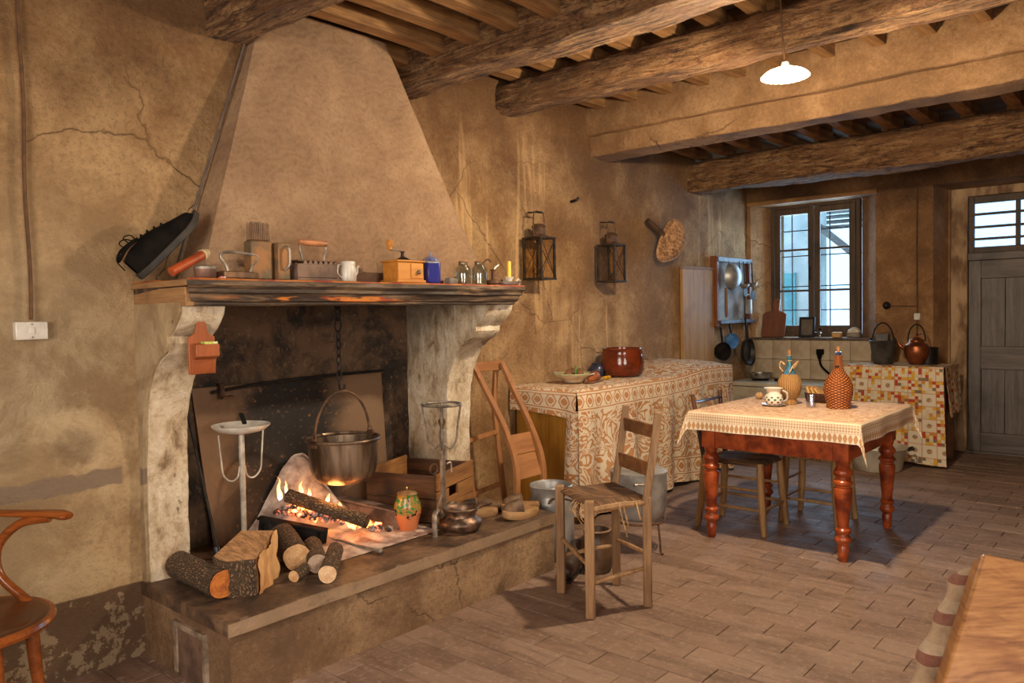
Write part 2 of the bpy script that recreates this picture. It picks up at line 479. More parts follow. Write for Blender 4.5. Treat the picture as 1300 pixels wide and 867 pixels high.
# ------------------------------------------------------------------ helpers: meshes
class MB:
    def __init__(self):
        self.v, self.f, self.uv = [], [], {}
        self.M = None
    def add(self, vs, fs, uvs=None):
        o = len(self.v)
        if self.M is not None:
            vs = [self.M @ Vector(p) for p in vs]
        self.v += [tuple(p) for p in vs]
        self.f += [tuple(i + o for i in q) for q in fs]
        if uvs:
            for i, t in enumerate(uvs):
                self.uv[o + i] = t
        return self
    def box(self, x0, y0, z0, x1, y1, z1):
        vs = [(x0, y0, z0), (x1, y0, z0), (x1, y1, z0), (x0, y1, z0), (x0, y0, z1), (x1, y0, z1), (x1, y1, z1), (x0, y1, z1)]
        return self.add(vs, [(0, 3, 2, 1), (4, 5, 6, 7), (0, 1, 5, 4), (1, 2, 6, 5), (2, 3, 7, 6), (3, 0, 4, 7)])
    def cbox(self, c, s, rot=None):
        m = Matrix.Translation(c) @ (rot.to_4x4() if rot is not None else Matrix())
        a, b, d = s[0] / 2, s[1] / 2, s[2] / 2
        vs = [m @ Vector(p) for p in [(-a, -b, -d), (a, -b, -d), (a, b, -d), (-a, b, -d), (-a, -b, d), (a, -b, d), (a, b, d), (-a, b, d)]]
        return self.add(vs, [(0, 3, 2, 1), (4, 5, 6, 7), (0, 1, 5, 4), (1, 2, 6, 5), (2, 3, 7, 6), (3, 0, 4, 7)])
    def bar(self, p0, p1, w, h, up=(0, 0, 1)):
        """square bar between two points; w across, h along the up vector"""
        p0, p1 = Vector(p0), Vector(p1)
        d = (p1 - p0)
        L = d.length
        d.normalize()
        s = d.cross(Vector(up))
        if s.length < 1e-4:
            s = d.cross(Vector((0, 1, 0)))
        s.normalize()
        u = s.cross(d)
        vs = []
        for t in (p0, p1):
            for a, b in ((-1, -1), (1, -1), (1, 1), (-1, 1)):
                vs.append(t + s * (a * w / 2) + u * (b * h / 2))
        return self.add(vs, [(0, 1, 2, 3), (7, 6, 5, 4), (0, 4, 5, 1), (1, 5, 6, 2), (2, 6, 7, 3), (3, 7, 4, 0)])
    def tube(self, pts, r, n=8, closed=False, caps=True, flat=1.0):
        pts = [Vector(p) for p in pts]
        m = len(pts)
        rs = r if isinstance(r, (list, tuple)) else [r] * m
        vs, fs = [], []
        prev = None
        for i in range(m):
            a = pts[(i - 1) % m] if (closed or i > 0) else pts[i]
            b = pts[(i + 1) % m] if (closed or i < m - 1) else pts[i]
            d = (b - a).normalized()
            if prev is None:
                s = d.cross(Vector((0, 0, 1)))
                if s.length < 0.05:
                    s = d.cross(Vector((0, 1, 0)))
            else:
                s = prev - d * prev.dot(d)
            s.normalize()
            prev = s
            u = d.cross(s)
            for k in range(n):
                t = 2 * PI * k / n
                vs.append(pts[i] + (s * math.cos(t) + u * (math.sin(t) * flat)) * rs[i])
        for i in range(m if closed else m - 1):
            j = (i + 1) % m
            for k in range(n):
                l = (k + 1) % n
                fs.append((i * n + k, i * n + l, j * n + l, j * n + k))
        if caps and not closed:
            fs.append(tuple(range(n - 1, -1, -1)))
            fs.append(tuple((m - 1) * n + k for k in range(n)))
        return self.add(vs, fs)
    def lathe(self, prof, n=24, c=(0, 0, 0), wob=None):
        vs, fs = [], []
        m = len(prof)
        for i, (r, z) in enumerate(prof):
            for k in range(n):
                t = 2 * PI * k / n
                q = r * (1 + (wob(t, z) if wob else 0))
                vs.append((c[0] + q * math.cos(t), c[1] + q * math.sin(t), c[2] + z))
        for i in range(m - 1):
            for k in range(n):
                l = (k + 1) % n
                fs.append((i * n + k, i * n + l, (i + 1) * n + l, (i + 1) * n + k))
        if prof[0][0] > 1e-4:
            fs.append(tuple(range(n - 1, -1, -1)))
        if prof[-1][0] > 1e-4:
            fs.append(tuple((m - 1) * n + k for k in range(n)))
        return self.add(vs, fs)
    def prism(self, poly, lo, hi, axis='z'):
        """extrude a 2-D polygon; axis x: (y,z), y: (x,z), z: (x,y)"""
        n = len(poly)
        def P(a, b, t):
            return {'x': (t, a, b), 'y': (a, t, b), 'z': (a, b, t)}[axis]
        vs = [P(a, b, lo) for a, b in poly] + [P(a, b, hi) for a, b in poly]
        fs = [tuple(range(n - 1, -1, -1)), tuple(range(n, 2 * n))]
        for i in range(n):
            j = (i + 1) % n
            fs.append((i, j, n + j, n + i))
        return self.add(vs, fs)
    def grid(self, fn, nu, nv, uvf=None):
        vs, uvs, fs = [], [], []
        for i in range(nu + 1):
            for j in range(nv + 1):
                vs.append(fn(i / nu, j / nv))
                if uvf:
                    uvs.append(uvf(i / nu, j / nv))
        for i in range(nu):
            for j in range(nv):
                a = i * (nv + 1) + j
                fs.append((a, a + nv + 1, a + nv + 2, a + 1))
        return self.add(vs, fs, uvs or None)
    def ball(self, c, r, n=12, m=8, sc=(1, 1, 1)):
        vs, fs = [], []
        for i in range(m + 1):
            a = PI * i / m
            for k in range(n):
                t = 2 * PI * k / n
                vs.append((c[0] + r * sc[0] * math.sin(a) * math.cos(t), c[1] + r * sc[1] * math.sin(a) * math.sin(t), c[2] - r * sc[2] * math.cos(a)))
        for i in range(m):
            for k in range(n):
                l = (k + 1) % n
                fs.append((i * n + k, i * n + l, (i + 1) * n + l, (i + 1) * n + k))
        return self.add(vs, fs)
    def torus(self, c, R, r, n=20, m=8, axis='z', sx=1.0, sy=1.0):
        pts = []
        for k in range(n):
            t = 2 * PI * k / n
            a, b = R * sx * math.cos(t), R * sy * math.sin(t)
            pts.append({'z': (c[0] + a, c[1] + b, c[2]), 'y': (c[0] + a, c[1], c[2] + b), 'x': (c[0], c[1] + a, c[2] + b)}[axis])
        return self.tube(pts, r, m, closed=True)
    def jitter(self, amp, scale, seed=0.0):
        o = []
        for p in self.v:
            q = Vector(p) * scale + Vector((seed, seed * 1.3, seed * 0.7))
            d = noise.noise_vector(q)
            o.append((p[0] + d.x * amp, p[1] + d.y * amp, p[2] + d.z * amp))
        self.v = o
        return self
    def build(self, name, mat, parent=None, bevel=0.0, sharp=38, origin=None, merge=True, fixn=True):
        me = bpy.data.meshes.new(name)
        off = Vector((0, 0, 0))
        if origin is not None:
            off = Vector(origin)
        me.from_pydata([(p[0] - off.x, p[1] - off.y, p[2] - off.z) for p in self.v], [], self.f)
        if self.uv:
            ul = me.uv_layers.new(name='UVMap')
            for l in me.loops:
                t = self.uv.get(l.vertex_index, (0, 0))
                ul.data[l.index].uv = (t[0], t[1])
        if merge or fixn:
            bm = bmesh.new()
            bm.from_mesh(me)
            if merge and not self.uv:
                bmesh.ops.remove_doubles(bm, verts=bm.verts, dist=1e-5)
            if fixn:
                bmesh.ops.recalc_face_normals(bm, faces=bm.faces)
            bm.to_mesh(me)
            bm.free()
        me.polygons.foreach_set('use_smooth', [True] * len(me.polygons))
        me.set_sharp_from_angle(angle=math.radians(sharp))
        if mat is not None:
            me.materials.append(mat)
        o = bpy.data.objects.new(name, me)
        col.objects.link(o)
        if origin is not None and parent is None:
            o.location = off
        if parent is not None:
            o.parent = parent
        if bevel:
            b = o.modifiers.new('bevel', 'BEVEL')
            b.width = bevel
            b.segments = 2
            b.limit_method = 'ANGLE'
            b.angle_limit = math.radians(40)
        return o

def tag(o, label=None, cat=None, group=None, kind=None):
    if label:
        o['label'] = label
    if cat:
        o['category'] = cat
    if group:
        o['group'] = group
    if kind:
        o['kind'] = kind
    return o
def thing(name, label, cat, loc=(0, 0, 0), rz=0.0, group=None):
    o = bpy.data.objects.new(name, None)
    col.objects.link(o)
    o.location = loc
    o.rotation_euler = (0, 0, rz)
    o.empty_display_size = 0.05
    return tag(o, label, cat, group)
def struct_root(name):
    o = bpy.data.objects.new(name, None)
    col.objects.link(o)
    return tag(o, kind='structure')
def copy_tree(o, parent=None):
    c = o.copy()
    col.objects.link(c)
    c.parent = parent
    for ch in list(o.children):
        copy_tree(ch, c)
    return c
def link_copy(src, name, parent, loc, rot=(0, 0, 0), scale=None):
    c = bpy.data.objects.new(name, src.data)
    col.objects.link(c)
    c.parent = parent
    c.location = loc
    c.rotation_euler = rot
    if scale:
        c.scale = scale
    return c
def arc(c, r, a0, a1, n, plane='xz', sy=1.0):
    out = []
    for i in range(n + 1):
        t = math.radians(a0 + (a1 - a0) * i / n)
        a, b = r * math.cos(t), r * sy * math.sin(t)
        out.append({'xz': (c[0] + a, c[1], c[2] + b), 'yz': (c[0], c[1] + a, c[2] + b), 'xy': (c[0] + a, c[1] + b, c[2])}[plane])
    return out
def spline(pts, n=6):
    """Catmull-Rom through points"""
    P = [Vector(p) for p in pts]
    P = [P[0] * 2 - P[1]] + P + [P[-1] * 2 - P[-2]]
    out = []
    for i in range(1, len(P) - 2):
        for k in range(n):
            t = k / n
            a, b, c, d = P[i - 1], P[i], P[i + 1], P[i + 2]
            out.append(0.5 * ((2 * b) + (c - a) * t + (2 * a - 5 * b + 4 * c - d) * t * t + (3 * b - a - 3 * c + d) * t ** 3))
    out.append(P[-2])
    return out

# ================================================================== THE SETTING
RX0, RX1, RY0, RYL, RYR, RZ = -1.4, 8.66, -1.85, 3.5, 3.85, 3.5
def wob(p, amp=0.012):
    q = Vector(p)
    return amp * (noise.noise(q * 1.1) + 0.5 * noise.noise(q * 3.7) + 0.2 * noise.noise(q * 11))
def plane_cells(mb, ax, val, ulist, vlist, holes, sgn, step=0.11, amp=0.012):
    """rough plaster face at ax=val; u is the other horizontal axis, v is z"""
    for a0, a1 in zip(ulist[:-1], ulist[1:]):
        for b0, b1 in zip(vlist[:-1], vlist[1:]):
            um, vm = (a0 + a1) / 2, (b0 + b1) / 2
            if any(h[0] < um < h[1] and h[2] < vm < h[3] for h in holes):
                continue
            nu = max(1, int((a1 - a0) / step))
            nv = max(1, int((b1 - b0) / step))
            def fn(s, t):
                u, v = a0 + (a1 - a0) * s, b0 + (b1 - b0) * t
                p = [0, 0, 0]
                p[ax], p[1 - ax], p[2] = val, u, v
                p[ax] += sgn * wob(p, amp)
                return tuple(p)
            mb.grid(fn, nu, nv)

mb = MB()
plane_cells(mb, 1, RYL, [RX0, 1.5], [0, RZ], [], -1, 0.09)
plane_cells(mb, 1, RYL, [1.5, 2.6], [1.64, RZ], [], -1, 0.09)
mb.box(2.58, RYL, 1.64, 2.62, RYR + 0.1, RZ)
plane_cells(mb, 1, RYR, [2.6, 3.55], [1.64, RZ], [], -1, 0.09)
plane_cells(mb, 1, RYR, [3.55, RX1], [0, RZ], [], -1, 0.09)
mb.box(RX0 - 0.3, RYL + 0.06, -0.1, 1.5, 4.25, RZ).box(1.5, RYR + 0.06, 1.6, 3.55, 4.25, RZ).box(3.55, RYR + 0.06, -0.1, RX1 + 0.6, 4.25, RZ)
tag(mb.build('wall_left', M_WALL_L, fixn=False), kind='structure')

WIN = (2.43, 3.80, 1.165, 2.69)
WINB = (2.66, 3.66, 1.185, 2.70)
DOOR = (0.62, 1.888, 0.0, 2.71)
mb = MB()
plane_cells(mb, 0, RX1, [RY0, DOOR[0], DOOR[1], WIN[0], WIN[1], RYR], [0, WIN[2], WIN[3], DOOR[3], RZ],
            [WIN, DOOR, (WIN[0], WIN[1], WIN[2], WIN[3])], -1, 0.1, 0.01)
def splay(mb, h, b, x0, x1):
    F_ = [(x0, h[0], h[2]), (x0, h[1], h[2]), (x0, h[1], h[3]), (x0, h[0], h[3])]
    B_ = [(x1, b[0], b[2]), (x1, b[1], b[2]), (x1, b[1], b[3]), (x1, b[0], b[3])]
    mb.add(F_ + B_, [(0, 1, 5, 4), (1, 2, 6, 5), (2, 3, 7, 6), (3, 0, 4, 7)])
splay(mb, WIN, WINB, RX1 - 0.005, 8.97)
splay(mb, DOOR, (0.70, 1.80, -0.01, 2.68), RX1 - 0.005, 9.05)
for b in ((8.97, RY0 - .3, -0.1, 9.3, 0.70, RZ), (9.05, 0.70, 2.68, 9.3, 1.80, RZ), (8.97, 1.80, -0.1, 9.3, 2.66, RZ), (8.97, 2.66, -0.1, 9.3, 3.66, 1.185), (8.97, 2.66, 2.70, 9.3, 3.66, RZ), (8.97, 3.66, -0.1, 9.3, 4.3, RZ)):
    mb.box(*b)
tag(mb.build('wall_far', M_WALL_F, fixn=False), kind='structure')

# walls behind the camera, each with an opening added for a fill light
mb = MB()
W2 = (-0.42, 1.12, 0.98, 2.52)
plane_cells(mb, 1, RY0, [RX0, W2[0], W2[1], RX1], [0, W2[2], W2[3], RZ], [W2], 1, 0.3)
for b in ((RX0 - .3, RY0 - .3, -.1, W2[0], RY0 - .04, RZ), (W2[1], RY0 - .3, -.1, RX1 + .3, RY0 - .04, RZ), (W2[0], RY0 - .3, -.1, W2[1], RY0 - .04, W2[2]), (W2[0], RY0 - .3, W2[3], W2[1], RY0 - .04, RZ)):
    mb.box(*b)
tag(mb.build('wall_right', M_WALL_N, fixn=False), kind='structure')
mb = MB()
W3 = (0.33, 1.87, 0.98, 2.52)
plane_cells(mb, 0, RX0, [RY0, W3[0], W3[1], RYL], [0, W3[2], W3[3], RZ], [W3], 1, 0.3)
for b in ((RX0 - .3, RY0 - .3, -.1, RX0 - .04, W3[0], RZ), (RX0 - .3, W3[1], -.1, RX0 - .04, RYL + .1, RZ), (RX0 - .3, W3[0], -.1, RX0 - .04, W3[1], W3[2]), (RX0 - .3, W3[0], W3[3], RX0 - .04, W3[1], RZ)):
    mb.box(*b)
tag(mb.build('wall_back', M_WALL_N, fixn=False), kind='structure')

# ---- floor: mortar bed and clay tiles laid in a running bond
fl = MB().box(RX0 - 0.2, RY0 - 0.2, -0.12, 9.3, 4.1, -0.009).build('floor', M_GROUT)
tag(fl, kind='structure')
TW, TL = 0.150, 0.300
def tile_verts(w_, l_, cx, cy, z, dz, tx, ty):
    a, b, g, ch = w_ / 2 - 0.0013, l_ / 2 - 0.0013, 0.03, 0.0022
    out = []
    for (k, zz) in ((0.0, -g), (0.0, -ch), (ch, 0.0)):
        for sx, sy in ((-1, -1), (1, -1), (1, 1), (-1, 1)):
            x, y = sx * (a - k), sy * (b - k)
            out.append((cx + x, cy + y, z + dz + zz + x * tx + y * ty))
    return out
TILE_F = [(3, 2, 1, 0), (8, 9, 10, 11)] + [(r * 4 + i, r * 4 + (i + 1) % 4, r * 4 + 4 + (i + 1) % 4, r * 4 + 4 + i) for r in (0, 1) for i in range(4)]
def project(p):
    d = Vector(p) - Vector((0, 0, 1.5))
    zc = d.dot(Fv)
    if zc < 0.1:
        return None
    return (CX + FPX * d.dot(Rv) / zc, CY - FPX * d.dot(Uv) / zc, zc)
tiles = []
nx = int((RX1 + 0.4 - RX0) / TW)
for i in range(nx):
    x = RX0 + (i + 0.5) * TW
    off = (i % 2) * TL / 2 + rnd.uniform(-0.02, 0.02)
    j = -1
    while True:
        y = RY0 + off + (j + 0.5) * TL
        j += 1
        if y > RYR + 0.1:
            break
        if x > RX1 and not (DOOR[0] < y < DOOR[1]):
            continue
        if x < 1.6 and y > RYL + 0.1:
            continue
        if 1.6 < x < 3.42 and y > 2.95:
            continue
        s = project((x, y, 0))
        vis = s is not None and -30 < s[0] < 1330 and s[1] < 900
        tiles.append((0 if vis else 1, s[2] if s else 99, x, y))
tiles.sort()
me = bpy.data.meshes.new('tile')
me.from_pydata(tile_verts(TW, TL, 0, 0, 0, 0, 0, 0), [], TILE_F)
me.materials.append(M_TILE)
stuff = MB()
for k, (nv, d, x, y) in enumerate(tiles):
    dz, tx, ty = rnd.uniform(-0.0012, 0.0012), rnd.uniform(-.006, .006), rnd.uniform(-.003, .003)
    if k < 300 and nv == 0:
        o = bpy.data.objects.new('tile', me)
        col.objects.link(o)
        o.parent = fl
        o.location = (x, y, dz)
        o.rotation_euler = (ty, -tx, rnd.uniform(-.006, .006))
        o.scale = (rnd.uniform(.99, 1.0), rnd.uniform(.997, 1.0), 1)
    else:
        stuff.add(tile_verts(TW, TL, x, y, 0, dz, tx, ty), TILE_F)
o = stuff.build('more_tiles', M_TILE_FAR, fl, fixn=False, merge=False, sharp=20)
tag(o, kind='stuff')

# ---- ceiling: slab, boards across, joists between the beams
ceil = MB().box(RX0 - .3, RY0 - .3, 3.42, 9.3, 4.3, 3.6).build('ceiling', M_BOARD)
tag(ceil, kind='structure')
BEAMS = [(1.865, 2.10, 2.83, 3.06), (3.20, 3.475, 2.915, 3.21), (4.31, 4.57, 2.985, 3.20), (5.46, 5.84, 2.83, 3.22), (7.23, 7.52, 2.70, 3.02)]
BAYS = [(RX0, 1.98, 3.05), (1.98, 3.34, 3.03), (3.34, 4.44, 3.20), (4.44, 5.65, 3.20), (5.65, 7.37, 3.03), (7.37, RX1 + .02, 3.04)]
def shared_box(name, sx, sy, sz, mat, ch=0.006, jit=0.004, seed=0):
    m_ = MB()
    n_ = 8
    m_.grid(lambda s, t: (0, 0, 0), 1, 1)
    m_ = MB()
    ring = [(-1, -1), (1, -1), (1, 1), (-1, 1)]
    vs, fs = [], []
    long = max(range(3), key=lambda k: (sx, sy, sz)[k])
    dims = [sx, sy, sz]
    o1, o2 = [k for k in range(3) if k != long]
    for i in range(n_ + 1):
        t = (i / n_ - 0.5) * dims[long]
        for a, b in ring:
            p = [0, 0, 0]
            p[long] = t
            p[o1] = a * dims[o1] / 2
            p[o2] = b * dims[o2] / 2
            q = Vector(p) * 4 + Vector((seed, 0, seed))
            d = noise.noise_vector(q) * jit
            p[o1] += d.x
            p[o2] += d.y
            vs.append(tuple(p))
    for i in range(n_):
        for k in range(4):
            l = (k + 1) % 4
            fs.append((i * 4 + k, i * 4 + l, i * 4 + 4 + l, i * 4 + 4 + k))
    fs += [(3, 2, 1, 0), tuple(n_ * 4 + k for k in range(4))]
    m_.add(vs, fs)
    return m_.build(name, mat)
proto_boards = {}
for (x0, x1, zb) in BAYS:
    n_ = max(1, round((x1 - x0) / 0.24))
    wdt = (x1 - x0) / n_
    key = round(wdt, 3)
    for i in range(n_):
        xc = x0 + (i + .5) * wdt
        if key not in proto_boards:
            b = shared_box('board', wdt - 0.007, RYR - RY0 + 0.1, 0.03, M_BOARD, jit=0.003, seed=key * 10)
            b.parent = ceil
            proto_boards[key] = b
        else:
            b = link_copy(proto_boards[key], 'board', ceil, (0, 0, 0))
        b.location = (xc, (RYR + RY0) / 2, zb + 0.10 + 0.015 + rnd.uniform(-.004, .004))
    # joists
    span = x1 - x0 + 0.06
    y = 3.62 if x0 < 2 else 3.70
    first = None
    while y > RY0:
        if first is None:
            first = shared_box('joist', span, 0.085, 0.095, M_JOIST, jit=0.012, seed=x0)
            first.parent = ceil
            b = first
        else:
            b = link_copy(first, 'joist', ceil, (0, 0, 0))
        b.location = ((x0 + x1) / 2, y, zb + 0.05)
        b.rotation_euler = (rnd.uniform(-.05, .05), 0, rnd.uniform(-.012, .012))
        y -= 0.30 + rnd.uniform(-.03, .03)

def rough_beam(name, x0, x1, z0, z1, mat, label, seed, amp=0.022, y0=RY0 - 0.05, y1=RYR + 0.1, notch=None, parent=None, rnd_c=0.22):
    m_ = MB()
    seg, cs = 130, 40
    vs, fs = [], []
    cx_, cz_, hw, hh = (x0 + x1) / 2, (z0 + z1) / 2, (x1 - x0) / 2, (z1 - z0) / 2
    for i in range(seg + 1):
        y = y1 + (y0 - y1) * i / seg
        for k in range(cs):
            t = 2 * PI * (k + .5) / cs
            c_, s_ = math.cos(t), math.sin(t)
            e = rnd_c
            px = math.copysign(abs(c_) ** e, c_) * hw
            pz = math.copysign(abs(s_) ** e, s_) * hh
            q = Vector((px * 2.2 + seed, y * 0.8, pz * 2.2 + seed * .3))
            d = noise.noise_vector(q) * amp * 1.5 + noise.noise_vector(Vector((px * 9 + seed, y * 3.5, pz * 9))) * amp * 0.7 + noise.noise_vector(Vector((px * 26 + seed, y * 9, pz * 26))) * amp * 0.55
            vs.append((cx_ + px + d.x, y, cz_ + pz + d.z))
    for i in range(seg):
        for k in range(cs):
            l = (k + 1) % cs
            fs.append((i * cs + k, i * cs + l, (i + 1) * cs + l, (i + 1) * cs + k))
    fs += [tuple(range(cs)), tuple(seg * cs + k for k in range(cs - 1, -1, -1))]
    m_.add(vs, fs)
    o = m_.build(name, mat, parent, sharp=50)
    if label:
        tag(o, label, 'beam', 'ceiling beams')
    return o
rough_beam('ceiling_beam', *BEAMS[0], M_BEAM, 'rough dark ceiling beam crossing above the left wall and the hood', 1.0, y1=RYL + 0.12)
rough_beam('ceiling_beam', *BEAMS[1], M_BEAM, 'thick flaking ceiling beam resting beside the right edge of the hood', 5.0)
rough_beam('ceiling_beam', *BEAMS[2], M_BEAM, 'rounded rough ceiling beam directly behind the ceiling lamp', 9.0, rnd_c=0.45)
pb = thing('plastered_beam', 'smooth plastered stepped girder behind the ceiling lamp', 'beam', group='ceiling beams')
rough_beam('upper_band', 5.46, 5.86, 3.00, 3.30, M_PLBEAM, None, 13.0, 0.010, parent=pb, rnd_c=0.08)
rough_beam('lower_band', 5.53, 5.80, 2.83, 3.02, M_PLBEAM, None, 14.0, 0.012, parent=pb, rnd_c=0.12)
rough_beam('ceiling_beam', *BEAMS[4], M_BEAM, 'farthest rough wooden ceiling beam in front of the window', 17.0)

# ---- far window
M_FRAMEW = wood('window_frame_wood', S(96, 74, 52), S(48, 34, 24), 'Z', 0.6)
M_LINTEL = wood('lintel_wood', S(166, 118, 66), S(96, 62, 32), 'Y', 0.75)
win = struct_root('window_1')
mb = MB()
fx0, fx1 = 8.90, 8.97
for b in ((fx0, 2.66, 1.185, fx1, 2.705, 2.70), (fx0, 3.615, 1.185, fx1, 3.66, 2.70), (fx0, 2.705, 2.655, fx1, 3.615, 2.70), (fx0, 2.705, 1.185, fx1, 3.615, 1.225)):
    mb.box(*b)
mb.build('frame', M_FRAMEW, win, 0.004)
MB().cbox((8.80, 3.12, 2.712), (0.36, 1.42, 0.05)).build('lintel', M_LINTEL, win, 0.006)
MB().box(8.635, 2.40, 1.135, 8.97, 3.81, 1.172).build('sill', simple('stone_sill', S(96, 76, 58), S(66, 50, 38), 8), win, 0.006)
def casement(y0, y1, pr_):
    r = bpy.data.objects.new('casement', None)
    col.objects.link(r)
    r.parent = win
    z0, z1, x0, x1 = 1.228, 2.652, 8.905, 8.945
    m_ = MB()
    st = 0.062
    m_.box(x0, y0, z0, x1, y0 + st, z1).box(x0, y1 - st, z0, x1, y1, z1).box(x0, y0 + st, z0, x1, y1 - st, z0 + 0.075).box(x0, y0 + st, z1 - 0.07, x1, y1 - st, z1)
    f = m_.build('casement_frame', M_FRAMEW, r, 0.004)
    zs = [z0 + 0.075, z0 + 0.075 + 0.40, z0 + 0.075 + 0.87, z1 - 0.07]
    for k in (1, 2):
        MB().box(x0 + .006, y0 + st, zs[k] - 0.012, x1 - .004, y1 - st, zs[k] + 0.012).build('muntin', M_FRAMEW, r, 0.002)
    for k in range(3):
        MB().box(x0 + .018, y0 + st - .004, zs[k] + (0.012 if k else 0), x0 + .022, y1 - st + .004, zs[k + 1] - 0.012).build('pane', M_PANE, r)
casement(2.707, 3.158, 0)
casement(3.162, 3.613, 0)
MB().cbox((8.897, 3.205, 1.9), (0.02, 0.018, 0.16)).cbox((8.89, 3.205, 1.86), (0.03, 0.012, 0.012)).build('latch', simple('iron_dark', S(58, 50, 46), S(34, 30, 28), 10, 0.5, 0.7), win)
# iron grille outside the panes
M_IRON = MATS['iron_dark']
gr = thing('window_grille', 'thin iron bar grille outside the kitchen window', 'grille', (9.2, 3.16, 1.2))
for dy in (-0.30, -0.08, 0.16, 0.36):
    MB().tube([(0, dy, 0.0), (0, dy, 1.52)], 0.007, 6).build('upright', M_IRON, gr)
for dz in (0.28, 0.56, 0.92, 1.22):
    MB().tube([(0, -0.48, dz), (0, 0.48, dz)], 0.007, 6).build('crossbar', M_IRON, gr)
# what stands outside
ow = thing('porch_wall', 'pale plastered porch wall seen through the kitchen window', 'wall', (10.9, 4.4, 0))
MB().box(-0.05, -0.62, -0.2, 0.25, 3.2, 4.2).build('wall_face', simple('pale_outdoor_plaster', S(226, 226, 216), S(190, 196, 190), 3, 0.9), ow)
MB().box(-0.09, -0.3, 0.4, -0.045, 0.25, 2.0).build('shutter', simple('teal_paint', S(120, 186, 184), S(96, 160, 162), 6), ow)
sh = thing('porch_roof', 'weathered plank porch roof with a brace outside the window', 'roof', (10.6, 2.9, 0))
M_GREYW = wood('grey_weathered_wood', S(160, 158, 150), S(96, 92, 86), 'Y', 0.85)
for k in range(6):
    MB().cbox((0.5 + 0.25 * k, 0.35, 2.62 + 0.10 * k), (0.26, 2.2, 0.03)).build('plank', M_GREYW, sh, 0.004)
MB().bar((0.3, 0.98, 2.70), (0.34, 0.40, 2.18), 0.07, 0.09).build('brace', M_GREYW, sh, 0.006)
MB().box(0.26, -0.62, 2.12, 0.38, -0.5, 2.62).box(0.26, -0.62, -0.1, 0.38, -0.5, 2.12).build('post', M_GREYW, sh, 0.006)
tag(MB().box(9.35, -2, -0.16, 16, 8, -0.10).build('yard', simple('pale_gravel', S(190, 186, 176), S(150, 146, 138), 20)), kind='structure')

# ---- far door with its transom light
dr = struct_root('door_1')
M_DOOR = wood('door_grey_wood', S(122, 112, 104), S(66, 58, 54), 'Z', 0.55, bump=0.5)
M_DOORR = wood('door_grey_rail', S(118, 106, 98), S(64, 56, 50), 'Y', 0.55, bump=0.5)
M_JAMB = simple('flaking_jamb', S(176, 146, 110), S(104, 74, 48), 7, 0.8, stretch=(1, 1, .4))
mb = MB()
mb.box(8.99, 1.655, 0, 9.09, 1.80, 2.69).box(8.99, 0.70, 0, 9.09, 0.80, 2.69).box(8.99, 0.80, 2.60, 9.09, 1.655, 2.69)
mb.build('jamb', M_JAMB, dr, 0.008)
MB().box(9.02, 0.80, 1.955, 9.12, 1.655, 2.03).build('transom_bar', M_DOORR, dr, 0.006)
y0, y1 = 0.805, 1.65
for b in ((y0, y0 + .11), (y1 - .11, y1)):
    MB().box(9.06, b[0], 0.01, 9.105, b[1], 1.955).build('stile', M_DOOR, dr, 0.004)
for b in ((0.01, 0.20), (0.85, 1.08), (1.77, 1.955)):
    MB().box(9.06, y0 + .11, b[0], 9.105, y1 - .11, b[1]).build('rail', M_DOORR, dr, 0.004)
for z0, z1 in ((0.20, 0.85), (1.08, 1.77)):
    for k in range(3):
        a = y0 + .11 + k * (y1 - y0 - .22) / 3
        MB().box(9.08, a + .002, z0, 9.10, a + (y1 - y0 - .22) / 3 - .002, z1).build('panel', M_DOOR, dr, 0.003)
MB().lathe([(0.0, 0), (0.03, 0.002), (0.032, 0.01), (0.012, 0.02), (0.012, 0.03), (0.026, 0.04), (0.028, 0.055), (0, 0.065)], 14).build('knob', M_IRON, dr)
kn = [c for c in dr.children if c.name.startswith('knob')][0]
kn.location = (9.062, 0.87, 0.97)
kn.rotation_euler = (0, -PI / 2, 0)
mb = MB()
mb.box(9.05, y0, 2.03, 9.10, y0 + .05, 2.60).box(9.05, y1 - .05, 2.03, 9.10, y1, 2.60).box(9.05, y0 + .05, 2.03, 9.10, y1 - .05, 2.09).box(9.05, y0 + .05, 2.53, 9.10, y1 - .05, 2.60).box(9.05, 1.205, 2.09, 9.10, 1.245, 2.53)
mb.build('transom_frame', M_FRAMEW, dr, 0.004)
for zz in (2.17, 2.29, 2.42):
    MB().box(9.042, y0 + .004, zz - .012, 9.088, y1 - .004, zz + .012).build('transom_slat', M_FRAMEW, dr, 0.003)
for a, b in ((y0 + .05, 1.205), (1.245, y1 - .05)):
    MB().box(9.092, a, 2.09, 9.096, b, 2.53).build('pane', M_PANE, dr)
MB().box(9.107, y0 - .06, 0.0, 9.125, y1 + .06, 1.99).build('back_board', M_DOOR, dr)
MB().box(9.02, y0 - .06, -.009, 9.125, y1 + .06, .012).build('threshold', M_DOORR, dr)
# unseen window frames, added around the fill lights
def fill_window(name, ax, h, at):
    r = struct_root(name)
    m_ = MB()
    for (a, b, c, d) in ((h[0], h[0] + .06, h[2], h[3]), (h[1] - .06, h[1], h[2], h[3]), (h[0] + .06, h[1] - .06, h[2], h[2] + .06), (h[0] + .06, h[1] - .06, h[3] - .06, h[3]), ((h[0] + h[1]) / 2 - .03, (h[0] + h[1]) / 2 + .03, h[2] + .06, h[3] - .06)):
        m_.box(a, at - .03, c, b, at + .03, d) if ax == 1 else m_.box(at - .03, a, c, at + .03, b, d)
    m_.build('frame', M_FRAMEW, r)
fill_window('fill_window_2', 1, W2, RY0 - 0.12)
fill_window('fill_window_3', 0, W3, RX0 - 0.12)

